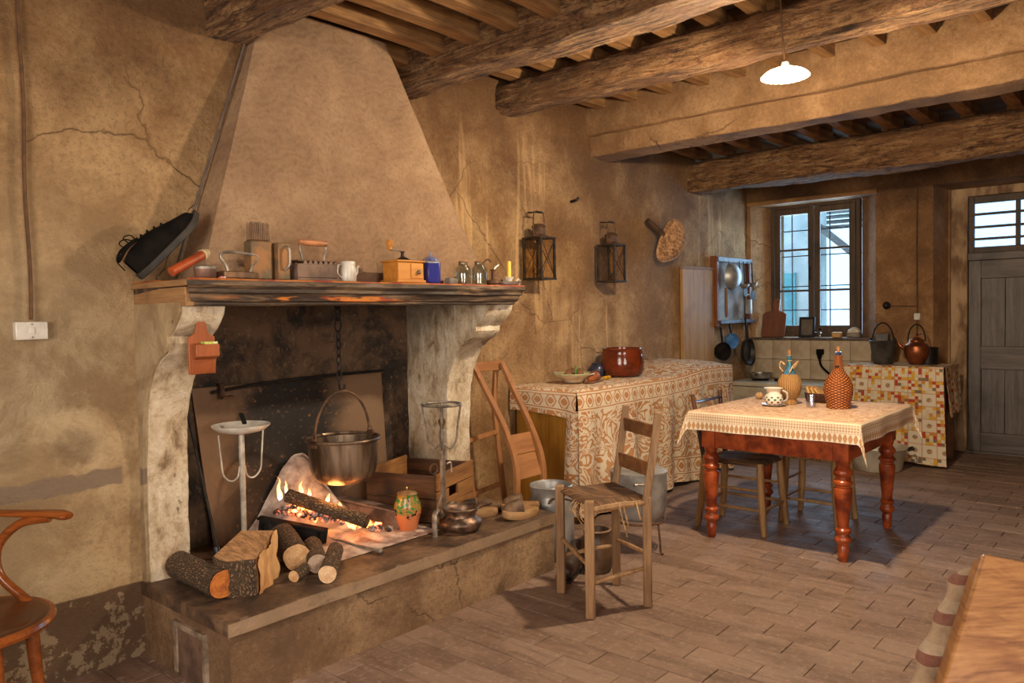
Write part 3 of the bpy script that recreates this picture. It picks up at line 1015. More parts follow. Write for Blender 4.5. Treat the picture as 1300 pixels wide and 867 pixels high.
# ================================================================== FIREPLACE
fp = thing('fireplace', 'large open hearth with plastered tapering hood and dark wooden mantel', 'fireplace', (2.5, 3.2, 0))
FPO = (2.5, 3.2, 0)
def fpart(mb, name, mat, bevel=0.0, sharp=38, parent=fp, fixn=True):
    return mb.build(name, mat, parent, bevel, sharp, origin=FPO, fixn=fixn)
HX0, HX1, HY, HZ = 1.475, 3.53, 2.74, 0.332
M_HBASE = plaster_material('hearth_plaster', S(186, 150, 112), S(136, 102, 72), S(84, 60, 42), streaks=0.0, soot_from=5, soot_to=6)
def slab_mat():
    n = N('hearth_stone', .55)
    p = n.obj
    a = n.noise(p, 4.5, 7, .68, .4)
    b = n.noise(p, 34, 6, .7)
    x, y, z = n.sep(p)
    c = n.ramp(a, [(.36, S(50, 37, 30)), (.5, S(92, 70, 54)), (.64, S(132, 104, 80))])
    c = n.mix(n.math('MULTIPLY', n.step(b, .5, .66), .5), c, S(46, 34, 28))
    c = n.mix(n.math('MULTIPLY', n.step(n.math('ADD', y, n.math('MULTIPLY', n.math('SUBTRACT', b, .5), .02)), -.452, -.458), .55), c, S(168, 140, 112))
    n.color(c)
    n.bump(n.math('ADD', a, n.math('MULTIPLY', b, .5)), .7, .012)
    return n.m
M_HSLAB = slab_mat()
mb = MB()
def hb(s, t):
    return None
def face_grid(mb, p00, p10, p11, p01, nu, nv, amp=0.006, seed=0):
    a, b, c, d = map(Vector, (p00, p10, p11, p01))
    nrm = (b - a).cross(d - a).normalized()
    def fn(s, t):
        p = (a * (1 - s) + b * s) * (1 - t) + (d * (1 - s) + c * s) * t
        q = p * 2.2 + Vector((seed, seed, seed))
        e = noise.noise(q) + 0.5 * noise.noise(q * 3.1) + 0.25 * noise.noise(q * 8)
        k = min(1.0, 8 * min(s, 1 - s, t, 1 - t) + 0.25)
        return tuple(p + nrm * (e * amp * k))
    mb.grid(fn, nu, nv)
x0, x1, y0, y1 = HX0 + .012, HX1 - .012, HY + .015, 3.86
face_grid(mb, (x0, y0, -.02), (x1, y0, -.02), (x1, y0, .285), (x0, y0, .285), 40, 8, 0.010)
face_grid(mb, (x0, y1, -.02), (x0, y0, -.02), (x0, y0, .285), (x0, y1, .285), 20, 8, 0.010)
face_grid(mb, (x1, y0, -.02), (x1, y1, -.02), (x1, y1, .285), (x1, y0, .285), 20, 8, 0.010)
fpart(mb, 'hearth_base', M_HBASE)
mb = MB()
def slab_pt(s, t):
    x, y = HX0 + (HX1 - HX0) * s, HY + (3.86 - HY) * t
    return (x, y, HZ + 0.005 * (noise.noise(Vector((x * 3, y * 3, 1))) + .4 * noise.noise(Vector((x * 11, y * 11, 4)))))
mb.grid(slab_pt, 60, 32)
def edge(s, t):
    x = HX0 + (HX1 - HX0) * s
    p = slab_pt(s, 0)
    return (x, HY + 0.006 * noise.noise(Vector((x * 6, 0, t * 2))), p[2] + (0.278 - p[2]) * t)
mb.grid(edge, 60, 3)
mb.grid(lambda s, t: (HX0, HY + (3.86 - HY) * s, slab_pt(0, s)[2] * (1 - t) + .278 * t), 32, 2)
mb.grid(lambda s, t: (HX1, HY + (3.86 - HY) * s, slab_pt(1, s)[2] * (1 - t) + .278 * t), 32, 2)
mb.box(HX0 + .003, HY + .004, .276, HX1 - .003, 3.86, .282)
fpart(mb, 'hearth_slab', M_HSLAB, sharp=30)
# bricked-up niche in the left end of the hearth
mb = MB()
mb.box(HX0 - .004, 2.93, 0.0, HX0 + .03, 2.955, .215).box(HX0 - .004, 3.17, 0.02, HX0 + .03, 3.20, .235).box(HX0 - .004, 2.93, .215, HX0 + .03, 3.20, .238)
mb.jitter(.006, 14)
fpart(mb, 'niche_frame', simple('lime_edge', S(150, 130, 112), S(96, 78, 64), 12), .004)
fpart(MB().box(HX0 + .004, 2.955, 0.0, HX0 + .03, 3.17, .215), 'niche_panel', simple('niche_plaster', S(112, 86, 70), S(76, 56, 46), 9))

# pillars with their corbel curve
PROF = [(3.86, .30), (3.45, .30), (3.452, .62), (3.445, .90), (3.43, 1.05), (3.405, 1.15), (3.37, 1.22), (3.32, 1.29), (3.26, 1.335), (3.20, 1.36), (3.185, 1.385), (3.17, 1.40), (3.175, 1.43), (3.13, 1.46), (3.10, 1.49), (3.075, 1.52), (3.06, 1.57), (3.86, 1.57)]
def pillar(xa, xb):
    m_ = MB()
    n_ = len(PROF)
    seg = 8
    vs, fs = [], []
    # resample the front edge
    front = []
    for (a, b) in zip(PROF[1:-2], PROF[2:-1]):
        L = math.hypot(b[0] - a[0], b[1] - a[1])
        k = max(1, int(L / 0.03))
        for i in range(k):
            front.append((a[0] + (b[0] - a[0]) * i / k, a[1] + (b[1] - a[1]) * i / k))
    front.append(PROF[-2])
    rows = []
    for i in range(seg + 1):
        x = xa + (xb - xa) * i / seg
        row = []
        for (y, z) in front:
            e = 0.012 * noise.noise(Vector((x * 9, z * 6, xa))) + 0.006 * noise.noise(Vector((x * 25, z * 22, xa)))
            row.append((x, y + e, z))
        rows.append(row)
    nf = len(front)
    for r in rows:
        vs += r
    for i in range(seg):
        for j in range(nf - 1):
            fs.append((i * nf + j, (i + 1) * nf + j, (i + 1) * nf + j + 1, i * nf + j + 1))
    m_.add(vs, fs)
    for row, sg in ((rows[0], -1), (rows[-1], 1)):
        def side(s, t, row=row, sg=sg):
            k = t * (nf - 1)
            i0 = min(int(k), nf - 2)
            f_ = k - i0
            p = Vector(row[i0]) * (1 - f_) + Vector(row[i0 + 1]) * f_
            y = p.y + (3.86 - p.y) * s
            e = 0.004 * noise.noise(Vector((y * 7, p.z * 7, xa))) * (1 if s > 0 else 0)
            return (p.x + sg * e, y, p.z)
        m_.grid(side, 8, nf - 1)
    return m_
fpart(pillar(1.50, 1.682), 'pillar', M_WHITEWASH, sharp=50)
fpart(pillar(3.337, 3.545), 'pillar', M_WHITEWASH, sharp=50)
# left flank of the fireplace, plastered like the wall
fpart(MB().prism([(a + .008, b) for a, b in PROF], 1.484, 1.5035, 'x'), 'flank', M_WALL_L, .003)
# firebox
mb = MB()
face_grid(mb, (1.49, 3.80, .30), (3.55, 3.80, .30), (3.55, 3.80, 2.5), (1.49, 3.80, 2.5), 50, 50, 0.014)
mb.box(1.49, 3.84, -.05, 3.56, 4.25, 2.6)
fpart(mb, 'firebox_back', M_SOOT, fixn=False)
# mantel
MX0, MX1, MY = 1.475, 3.565, 2.98
def mantel_mat():
    n = N('mantel_wood', 0.6)
    p = n.obj
    v = n.map(p, (0.8, 8, 8))
    g = n.noise(v, 3, 7, 0.7, 0.5)
    c = n.ramp(g, [(0.34, S(20, 15, 12)), (0.5, S(58, 44, 34)), (0.66, S(128, 102, 76))])
    x, y, z = n.sep(p)
    chip = n.math('MULTIPLY', n.step(n.noise(n.map(p, (1.2, 5, 9)), 3.2, 5, 0.6), 0.5, 0.56), n.step(n.math('ABSOLUTE', n.math('ADD', x, 0.36)), 0.62, 0.3))
    band = n.math('MULTIPLY', n.step(z, 1.567, 1.572), n.step(z, 1.598, 1.592))
    chip2 = n.math('MAXIMUM', n.math('MULTIPLY', chip, band), n.math('MULTIPLY', n.step(z, 1.657, 1.661), 0.7))
    c = n.mix(chip2, c, n.mix(n.step(n.noise(p, 8, 4), .45, .6), S(196, 116, 44), S(156, 56, 30)))
    n.color(c)
    n.bump(g, 0.8, 0.008)
    return n.m
M_MANTEL = mantel_mat()
mprof = [(0.06, 1.5530), (0.05, 1.5564), (0.046, 1.5676), (0.034, 1.5743), (0.030, 1.5877), (0.024, 1.6034), (0.014, 1.6101), (0.014, 1.6236), (0.008, 1.6303), (0.0, 1.6392), (0.0, 1.6594), (0.006, 1.6672), (0.05, 1.6684)]
mb = MB()
nseg = 80
vs, fs = [], []
for i in range(nseg + 1):
    s = i / nseg
    for (d, z) in mprof:
        x = (MX0 + d * .9) + ((MX1 - d * .9) - (MX0 + d * .9)) * s
        e = 0.007 * noise.noise(Vector((x * 5, z * 30, 2))) + .004 * noise.noise(Vector((x * 19, z * 50, 5)))
        vs.append((x, MY + d + e, z + 0.004 * noise.noise(Vector((x * 3, 1, 1)))))
np_ = len(mprof)
for i in range(nseg):
    for j in range(np_ - 1):
        fs.append((i * np_ + j, (i + 1) * np_ + j, (i + 1) * np_ + j + 1, i * np_ + j + 1))
mb.add(vs, fs)
# right end and top
vs, fs = [], []
for i in range(9):
    s = i / 8
    for (d, z) in mprof:
        vs.append((MX1 - d * .9, MY + d + (3.9 - MY - d) * s, z))
for i in range(8):
    for j in range(np_ - 1):
        fs.append((i * np_ + j, (i + 1) * np_ + j, (i + 1) * np_ + j + 1, i * np_ + j + 1))
mb.add(vs, fs)
mb.box(MX0 + .05, MY + .045, 1.560, MX1 - .05, 3.32, 1.667)
mb.box(MX0 + .012, 3.26, 1.56, 1.75, 3.86, 1.667).box(3.44, 3.26, 1.56, MX1 - .05, 3.86, 1.667)
mant = fpart(mb, 'mantel', M_MANTEL, sharp=30)
M_TANW = wood('tan_old_wood', S(170, 128, 84), S(104, 72, 44), 'Y', 0.75)
me_ = MB().box(MX0, MY + .01, 1.636, MX0 + .05, 3.54, 1.662).box(MX0 + .012, MY + .04, 1.553, MX0 + .05, 3.54, 1.632)
fpart(me_.jitter(.004, 9), 'mantel_end', M_TANW, .004)
# hood
hood = MB()
HB = dict(z=1.64, xl=1.675, xr=3.595, yf=3.245)
HT = dict(z=3.06, xl=2.155, xr=2.945, yf=3.455)
def lerp(a, b, t):
    return a + (b - a) * t
def hp(s, t, f):
    """f: 0 left wall edge, 1 left-front, 2 right-front, 3 right wall edge"""
    z = lerp(HB['z'], HT['z'], t)
    xl, xr, yf = lerp(HB['xl'], HT['xl'], t), lerp(HB['xr'], HT['xr'], t) , lerp(HB['yf'], HT['yf'], t)
    xr -= 0.05 * math.sin(PI * t) * (1 - t)
    return xl, xr, yf, z
def hfront(s, t):
    xl, xr, yf, z = hp(s, t, 0)
    x = lerp(xl, xr, s)
    e = 0.010 * noise.noise(Vector((x * 2.2, z * 2.2, 7))) + 0.004 * noise.noise(Vector((x * 9, z * 9, 3)))
    rnd_ = 0.018 * max(0, (abs(s - .5) - .44) / .06) ** 2
    return (x, yf + e + rnd_, z)
hood.grid(hfront, 50, 40)
def hleft(s, t):
    p = hfront(0, t)
    return (lerp(p[0], p[0] - 0.015 * s, s), lerp(p[1], RYL + .05, s), p[2])
def hright(s, t):
    p = hfront(1, t)
    return (p[0], lerp(p[1], RYR + .05, s), p[2])
hood.grid(hleft, 8, 40)
hood.grid(hright, 10, 40)
fpart(hood, 'hood', M_HOOD, sharp=50, fixn=False)
mb = MB().tube([(1.655, 3.478, 1.665), (1.80, 3.478, 2.10), (1.95, 3.478, 2.54), (2.085, 3.478, 2.94)], .0055, 8)
tag(mb.build('conduit', simple('grey_lead', S(112, 98, 92), S(84, 72, 68), 9, .7)), 'thin grey pipe running up the left edge of the hood', 'pipe')

# ---- things hung and standing in the hearth
M_STEEL = simple('worn_steel', S(158, 148, 136), S(100, 90, 80), 14, 0.42, 0.5, 0.2, 60)
M_BLACKIRON = simple('black_iron', S(44, 38, 36), S(22, 20, 20), 14, 0.6, 0.6, 0.4, 60)
M_RUST = simple('rusty_iron', S(112, 80, 56), S(66, 46, 34), 16, 0.7, 0.4, 0.5, 60)
M_COPPER = simple('smoked_copper', S(150, 128, 108), S(84, 66, 52), 7, 0.34, 0.7, 0.2, 30, (2, 2, .25))
M_ALU = simple('dull_aluminium', S(176, 174, 172), S(130, 128, 126), 6, 0.4, 0.45, 0.15, 40)
M_ENAMEL = simple('white_enamel', S(214, 208, 198), S(170, 160, 148), 5, 0.3, 0, 0.05)
M_TERRA = simple('terracotta', S(190, 116, 74), S(150, 82, 50), 8, 0.5)
M_BROWNW = wood('brown_wood', S(152, 104, 62), S(78, 48, 26), 'X', 0.6)
M_BROWNWZ = wood('brown_wood_upright', S(152, 104, 62), S(78, 48, 26), 'Z', 0.6)

def plate_mat():
    n = N('fireback_iron', 0.6, 0.25)
    p = n.obj
    a = n.noise(p, 3.5, 6, .6, .4)
    b = n.noise(p, 40, 4, .7)
    x, y, z = n.sep(p)
    cx_ = n.math('ABSOLUTE', n.math('SUBTRACT', x, 0.52))
    heart = n.math('ADD', n.math('MULTIPLY', cx_, 1.5), n.math('MULTIPLY', n.math('SUBTRACT', a, .5), .9))
    c = n.mix(n.step(heart, .28, .72), S(28, 21, 17), S(118, 92, 70))
    c = n.mix(n.math('MULTIPLY', n.step(b, .58, .7), .5), c, S(150, 108, 70))
    n.color(c)
    n.bump(b, .4, .005)
    return n.m
o = MB().add([(1.93, 3.70, .335), (3.08, 3.70, .335), (3.10, 3.775, 1.15), (1.875, 3.775, 1.15), (1.93, 3.708, .335), (3.08, 3.708, .335), (3.10, 3.783, 1.15), (1.875, 3.783, 1.15)],
             [(0, 1, 2, 3), (7, 6, 5, 4), (0, 4, 5, 1), (1, 5, 6, 2), (2, 6, 7, 3), (3, 7, 4, 0)]).build('fireback_plate', plate_mat(), bevel=.002, origin=(1.9, 3.7, .33))
tag(o, 'large scorched metal fireback sheet leaning on the back of the hearth', 'fireback')
b = thing('crane_bar', 'black iron bar above the fireback sheet inside the hearth', 'iron bar', (1.9, 3.7, 1.12))
MB().tube(spline([(.06, .03, .005), (.35, .02, .03), (.7, -.02, .045), (1.1, -.06, .05)]), .0085, 8).build('bar', M_BLACKIRON, b)
MB().box(.10, .02, -.03, .125, .04, .05).box(.10, .0, -.03, .17, .04, -.02).build('bracket', M_RUST, b, .002)

# chain and hook
ch = thing('pot_chain', 'blackened iron pot chain hanging above the copper cauldron', 'chain', (2.475, 3.36, 1.14))
zc = 0.55
k = 0
while zc > 0.03:
    big = zc > 0.30
    L = 0.036 if big else 0.026
    m_ = MB()
    pts = []
    for i in range(14):
        t = 2 * PI * i / 14
        a, c = (0.020 if big else .013) * math.cos(t), L * math.sin(t)
        pts.append((a, 0, zc + c) if k % 2 == 0 else (0, a, zc + c))
    m_.tube(pts, 0.0048 if big else .004, 6, closed=True).build('link', M_BLACKIRON, ch)
    zc -= L * 1.62
    k += 1
MB().tube(spline([(0, 0, .03), (0, 0, -.01), (.012, 0, -.03), (.03, 0, -.02), (.034, 0, .0)]), .006, 7).build('hook', M_BLACKIRON, ch)
MB().tube([(0, 0, .55), (0, 0, .8)], .006, 6).build('hanger', M_BLACKIRON, ch)

# cauldron
cd = thing('copper_cauldron', 'smoke-stained copper cauldron hanging on a chain over the fire', 'cauldron', (2.49, 3.36, 0.62))
MB().lathe([(0, .004), (.09, .0), (.135, .012), (.162, .04), (.176, .085), (.180, .14), (.183, .225), (.178, .225), (.173, .12), (.15, .045), (.08, .018), (0, .018)], 40).build('body', M_COPPER, cd, sharp=60)
MB().torus((0, 0, .235), .190, .0095, 40, 8).build('rim', M_COPPER, cd)
bm_ = arc((0, 0, .24), .178, 8, 172, 18, 'xz', sy=1.38)
MB().tube(bm_, .0075, 8).build('bail', M_RUST, cd)
for sx in (-1, 1):
    m_ = MB()
    m_.torus((sx * .181, 0, .262), .016, .005, 12, 6, 'x', 1, 1.3).cbox((sx * .186, 0, .232), (.012, .05, .05))
    m_.build('lug', M_RUST, cd)

# white dish stand (footman)
ds = thing('dish_stand', 'pale metal stand carrying a white enamel dish left of the fire', 'stand', (1.955, 3.45, HZ))
MB().lathe([(0, .62), (.06, .622), (.105, .632), (.132, .650), (.137, .654), (.136, .646), (.108, .624), (.06, .612), (0, .610)], 36).build('dish', M_ENAMEL, ds, sharp=60)
M_PALEM = simple('pale_metal', S(196, 188, 176), S(146, 136, 124), 12, .45, .25, .1)
MB().lathe([(.013, .0), (.013, .33), (.0145, .34), (.0145, .61)], 12).build('pole', M_PALEM, ds)
for sx in (-1, 1):
    MB().tube(spline([(sx * .118, 0, .615), (sx * .108, 0, .50), (sx * .098, 0, .42), (sx * .06, 0, .385), (sx * .025, 0, .40), (sx * .014, 0, .45)], 5), .0045, 6).build('wire_loop', M_PALEM, ds)
MB().tube([(-.10, -.03, .006), (.10, .03, .006)], .007, 6).tube([(.03, -.10, .006), (-.03, .10, .006)], .007, 6).build('foot', M_BLACKIRON, ds)
MB().bar((.02, .0, .655), (.03, .05, .70), .02, .01).build('clip', M_BLACKIRON, ds)

# poker at the left
p = thing('poker', 'dark iron poker leaning inside the left pillar', 'poker', (1.74, 3.36, HZ))
MB().tube([(.02, -.06, 0), (-.0, .2, .75)], .007, 8).build('shaft', M_BLACKIRON, p)
MB().bar((.022, -.066, .0), (.012, -.02, .12), .024, .008).build('blade', simple('blued_steel', S(86, 98, 128), S(40, 44, 60), 10, .4, .7), p)

# ---- logs
def log(name, label, a, b, r, cut=M_CUT, seed=0, taper=1.0):
    a, b = Vector(a), Vector(b)
    L = (b - a).length
    t_ = thing(name, label, 'log', a, group='firewood on the hearth')
    q = (b - a).to_track_quat('Z', 'Y')
    t_.rotation_mode = 'QUATERNION'
    t_.rotation_quaternion = q
    seg, n_ = 10, 22
    vs, fs = [], []
    for i in range(seg + 1):
        z = L * i / seg
        for k in range(n_):
            t = 2 * PI * k / n_
            rr = r * lerp(1, taper, i / seg) * (1 + .09 * noise.noise(Vector((math.cos(t) * 1.2 + seed, math.sin(t) * 1.2, z * 5))) + .035 * noise.noise(Vector((math.cos(t) * 5 + seed, math.sin(t) * 5, z * 20))))
            vs.append((rr * math.cos(t), rr * math.sin(t), z))
    for i in range(seg):
        for k in range(n_):
            l = (k + 1) % n_
            fs.append((i * n_ + k, i * n_ + l, (i + 1) * n_ + l, (i + 1) * n_ + k))
    MB().add(vs, fs).build('bark', M_BARK, t_, sharp=60)
    c_ = []
    for k in range(n_):
        c_.append((vs[k][0] * .965, vs[k][1] * .965, -.002))
    MB().add([(0, 0, -.002)] + c_, [(0, 1 + (k + 1) % n_, 1 + k) for k in range(n_)]).build('cut_face', cut, t_)
    c_ = [(vs[seg * n_ + k][0], vs[seg * n_ + k][1], L + .001) for k in range(n_)]
    MB().add([(0, 0, L + .001)] + c_, [(0, 1 + k, 1 + (k + 1) % n_) for k in range(n_)]).build('cut_face', cut, t_)
    return t_
log('firewood_log', 'knobbly bark log with orange sawn end beside the left pillar', (1.595, 3.00, .398), (1.60, 3.40, .40), .060, M_CUT_O, 3)
log('firewood_log', 'thickest round log with pale sawn end beside the split block', (1.995, 3.065, .398), (2.13, 3.40, .405), .064, M_CUT, 5)
log('firewood_log', 'round log with a greyish sawn end between two other logs', (2.03, 2.955, .380), (2.17, 3.20, .382), .046, cutwood_material('sawn_wood_grey', S(178, 152, 130), S(150, 124, 104)), 7)
log('firewood_log', 'thinnest branch with a small pale end under the split block', (1.90, 2.945, .360), (1.985, 2.985, .364), .027, M_CUT, 9)
log('firewood_log', 'rightmost bark log of the pile with cream round end', (1.985, 2.815, .373), (2.20, 3.05, .385), .041, cutwood_material('sawn_wood_cream', S(222, 186, 148), S(200, 158, 116)), 12, .9)
sp = thing('split_log', 'big split log block standing upright with flat sawn top', 'log', (1.74, 3.06, HZ), group='firewood on the hearth')
KA, KB, KC, KD = (-.12, .06), (-.025, -.12), (.15, .02), (.06, .14)
def wtop(x, y):
    return .155 + .062 * max(0, min(1, (x * .75 + y * .55 + .06) / .2))
bark_line = []
for i in range(11):
    t = i / 10
    bx, by = lerp(KA[0], KB[0], t), lerp(KA[1], KB[1], t)
    e = .055 * math.sin(PI * t)
    bark_line.append((bx - .88 * e, by - .47 * e))
vs, fs = [], []
m = len(bark_line)
for i in range(9):
    for (a, b) in bark_line:
        e = 1 + .05 * noise.noise(Vector((a * 22, b * 22, i * .8)))
        vs.append((a * e, b * e, wtop(a, b) * i / 8))
for i in range(8):
    for k in range(m - 1):
        fs.append((i * m + k, i * m + k + 1, (i + 1) * m + k + 1, (i + 1) * m + k))
MB().add(vs, fs).build('bark', M_BARK, sp, sharp=60)
full = [(a * .975, b * .975) for a, b in bark_line] + [KC, KD]
n_ = len(full)
m_ = MB()
m_.add([(a, b, 0) for a, b in full] + [(a, b, wtop(a, b) - .001) for a, b in full], [tuple(range(n_ - 1, -1, -1)), tuple(range(n_, 2 * n_))] + [(i, (i + 1) % n_, n_ + (i + 1) % n_, n_ + i) for i in range(n_)])
m_.build('sawn_core', simple('sawn_top_wood', S(186, 140, 96), S(136, 98, 64), 9, .8, stretch=(8, 2, 2)), sp)
def splitface(s, t):
    x, y = lerp(KB[0], KC[0], s), lerp(KB[1], KC[1], s)
    e = .016 * noise.noise(Vector((s * 3, t * 2, 4))) + .012 * noise.noise(Vector((s * 14, t * 3, 9)))
    nx_, ny_ = (KC[1] - KB[1]), -(KC[0] - KB[0])
    L = math.hypot(nx_, ny_)
    return (x + nx_ / L * (e + .014), y + ny_ / L * (e + .014), t * (wtop(x, y) + .010 * math.sin(s * 9)))
MB().grid(splitface, 24, 14).build('split_face', M_SPLIT, sp, sharp=70)

# ---- fire: grate irons, ash, burning log, embers, flames
M_ASH = simple('wood_ash', S(206, 188, 176), S(136, 114, 104), 9, 0.95, 0, 0.9, 30)
ash = MB()
def ashf(s, t):
    x, y = lerp(2.02, 2.86, s), lerp(3.02, 3.695, t)
    k = math.sin(PI * s) ** .6 * math.sin(PI * min(1, t * 1.0 + .0) * .5) ** 1.1
    e = noise.noise(Vector((x * 5, y * 5, 2))) * .05 + noise.noise(Vector((x * 16, y * 16, 2))) * .02
    back = max(0, (t - .62) / .38)
    side = math.exp(-((x - 2.42) / .22) ** 2)
    z = HZ + .004 + k * (.055 + .36 * back * side) + e * k
    return (x, y, max(z, HZ + .002))
ash.grid(ashf, 48, 36)
o = tag(ash.build('ash_heap', M_ASH, origin=(2.44, 3.35, HZ)), 'pale grey wood ash heaped in the hearth around the fire', 'ash', kind='stuff')
fi = thing('fire_iron', 'black angle iron rail carrying the burning log at left', 'fire iron', (2.2, 3.4, .42))
MB().bar((-.10, .16, .06), (.10, -.14, .0), .05, .012).bar((-.10, .16, .02), (.10, -.14, -.04), .008, .08).build('rail', M_BLACKIRON, fi, .002)
MB().bar((.08, -.12, -.085), (.08, -.12, -.0), .03, .03).build('support', M_BLACKIRON, fi)
MB().bar((-.08, .13, -.085), (-.08, .13, .03), .03, .03).build('support', M_BLACKIRON, fi)
fi2 = thing('fire_iron', 'ash-covered iron channel on the right of the embers', 'fire iron', (2.66, 3.35, .43))
MB().bar((-.05, .22, .055), (.05, -.17, .02), .075, .010).bar((-.05, .22, .0), (.05, -.17, -.035), .008, .10).build('rail', simple('ashy_iron', S(120, 100, 92), S(54, 44, 42), 8, .8), fi2, .002)
bl = log('burning_log', 'thin burning log lying across the embers of the fire', (2.43, 3.10, .462), (2.235, 3.50, .575), .034, simple('charred_end', S(40, 30, 26), S(20, 16, 14), 12), 21)
bl['category'] = 'log'
def ember_mat():
    n = N('glowing_embers', 0.9)
    a = n.noise(n.obj, 22, 5, .7)
    b = n.noise(n.obj, 9, 3)
    n.color(n.mix(n.step(a, .4, .6), S(60, 46, 42), S(190, 170, 160)))
    h = n.step(n.math('ADD', n.math('MULTIPLY', a, .6), n.math('MULTIPLY', b, .5)), .52, .68)
    n.put(n.b.inputs['Emission Color'], n.ramp(h, [(0, (0, 0, 0, 1)), (.35, (.9, .07, .01, 1)), (1, (1, .42, .08, 1))]))
    n.put(n.b.inputs['Emission Strength'], n.math('MULTIPLY', h, 5.0))
    return n.m
M_EMBER = ember_mat()
em = thing('embers', 'glowing orange embers under the burning log', 'embers', (2.36, 3.26, .40))
em['kind'] = 'stuff'
m_ = MB()
for k in range(70):
    s = rnd.random()
    x, y = lerp(.16, -.16, s) + rnd.uniform(-.05, .06), lerp(-.15, .24, s) + rnd.uniform(-.06, .06)
    z = .0 + .11 * s + rnd.uniform(-.01, .02)
    r = rnd.uniform(.012, .03)
    q = MB().ball((x, y, z), r, 7, 5, (1, 1, .7)).jitter(r * .5, 1 / r, k)
    m_.add(q.v, q.f)
m_.build('coals', M_EMBER, em, sharp=20)
def flame_mat():
    m = bpy.data.materials.new('flame')
    m.use_nodes = True
    t = m.node_tree
    for n_ in list(t.nodes):
        t.nodes.remove(n_)
    out = t.nodes.new('ShaderNodeOutputMaterial')
    tc = t.nodes.new('ShaderNodeTexCoord')
    sp_ = t.nodes.new('ShaderNodeSeparateXYZ')
    t.links.new(tc.outputs['Generated'], sp_.inputs[0])
    rp = t.nodes.new('ShaderNodeValToRGB')
    e = rp.color_ramp.elements
    e[0].position, e[0].color = 0.0, (.35, .35, 1.0, 1)
    e[1].position, e[1].color = 1.0, (1.0, .22, .03, 1)
    x = e.new(.2)
    x.color = (1, .65, .25, 1)
    t.links.new(sp_.outputs[2], rp.inputs[0])
    em_ = t.nodes.new('ShaderNodeEmission')
    em_.inputs[1].default_value = 3.2
    t.links.new(rp.outputs[0], em_.inputs[0])
    tr = t.nodes.new('ShaderNodeBsdfTransparent')
    mx = t.nodes.new('ShaderNodeMixShader')
    mx.inputs[0].default_value = .55
    t.links.new(tr.outputs[0], mx.inputs[1])
    t.links.new(em_.outputs[0], mx.inputs[2])
    t.links.new(mx.outputs[0], out.inputs[0])
    return m
M_FLAME = flame_mat()
fla = thing('flames', 'small orange flames licking round the burning log', 'fire', (2.3, 3.45, .50))
fla['kind'] = 'stuff'
for (x, y, z, h, r) in ((-.10, .075, .05, .13, .011), (-.085, .085, .05, .07, .010), (-.01, .15, .06, .075, .009), (.07, .13, .04, .08, .012), (.10, .10, .03, .05, .011), (.16, .02, .0, .05, .012), (.19, -.05, -.03, .04, .012)):
    pr_ = [(0, 0)] + [(r * (math.sin(PI * min(1, (q / 8) ** .55)) * .9 + .10 * (1 - q / 8)), h * q / 8) for q in range(1, 8)] + [(0, h)]
    m_ = MB().lathe(pr_, 10, (x, y, z))
    m_.v = [(p[0] + .02 * (p[2] - z) / h * noise.noise(Vector((p[2] * 30, x * 9, 1))), p[1] + .02 * (p[2] - z) / h * noise.noise(Vector((p[2] * 30, x * 9, 5))), p[2]) for p in m_.v]
    m_.build('flame', M_FLAME, fla, sharp=80)
# shovel
sv = thing('fire_shovel', 'long-handled iron fire shovel lying on the hearth', 'shovel', (2.40, 2.96, .345))
MB().tube([(0, 0, 0), (-.075, .50, .022)], .0075, 8).build('handle', M_STEEL, sv)
MB().ball((0, 0, 0), .014, 10, 8).build('knob', M_STEEL, sv)
m_ = MB()
m_.grid(lambda s, t: (-.075 - .02 - .15 * s, .46 + .16 * t - .02 * s, .02 + .045 * abs(t - .5) ** 2 * 3 + .01 * s), 8, 8)
m_.grid(lambda s, t: (-.075 - .02 - .15 * s, .46 + .16 * t - .02 * s, .024 + .045 * abs(t - .5) ** 2 * 3 + .01 * s), 8, 8)
m_.build('blade', M_RUST, sv)

# ================================================================== HEARTH, RIGHT HALF
# crate
cr = thing('wooden_crate', 'open wooden crate with a slotted hand hole at the right of the hearth', 'crate', (2.95, 3.12, HZ + .002), math.radians(19))
M_CRATE = wood('crate_wood', S(178, 124, 66), S(92, 56, 28), 'X', 0.75, bump=.5)
M_CRATES = wood('crate_wood_sooty', S(112, 72, 40), S(32, 22, 16), 'Y', 0.8, bump=.5)
CW, CD_, CH = .465, .47, .275
for k, (z0, z1) in enumerate(((.0, .085), (.09, .175), (.18, CH))):
    if k == 1:
        MB().box(0, 0, z0, .13, .018, z1).box(.25, 0, z0, CW, .018, z1).box(.13, 0, z0, .25, .018, z0 + .03).build('front_slat', M_CRATE, cr, .002)
    else:
        MB().box(0, 0, z0, CW, .018, z1).build('front_slat', M_CRATE, cr, .003)
for k, (z0, z1) in enumerate(((.0, .13), (.135, CH - .01))):
    MB().box(0, .019, z0, .016, CD_, z1).build('side_slat', M_CRATES, cr, .003)
    MB().box(CW - .016, .019, z0, CW, CD_, z1).build('side_slat', M_CRATES, cr, .003)
    MB().box(.017, CD_ - .016, z0, CW - .017, CD_, z1 + .02).build('back_slat', M_CRATE, cr, .003)
MB().box(.017, .019, .0, CW - .017, CD_ - .017, .012).build('bottom', M_CRATE, cr)
for (x, y) in ((.018, .02), (CW - .045, .02)):
    MB().box(x, y, .012, x + .026, y + .026, CH - .015).build('corner_post', M_CRATE, cr)
x = thing('kindling_stick', 'short thick stick lying in the open crate', 'stick', (3.08, 3.36, HZ + .17))
MB().tube(spline([(-.1, .02, .0), (.02, .0, .02), (.13, .04, .035)]), [.02] * 13, 10).build('stick_body', M_BARK, x)
x = thing('iron_ring', 'small rusty iron ring hanging over the crate edge', 'ring', (3.01, 3.22, HZ + .285))
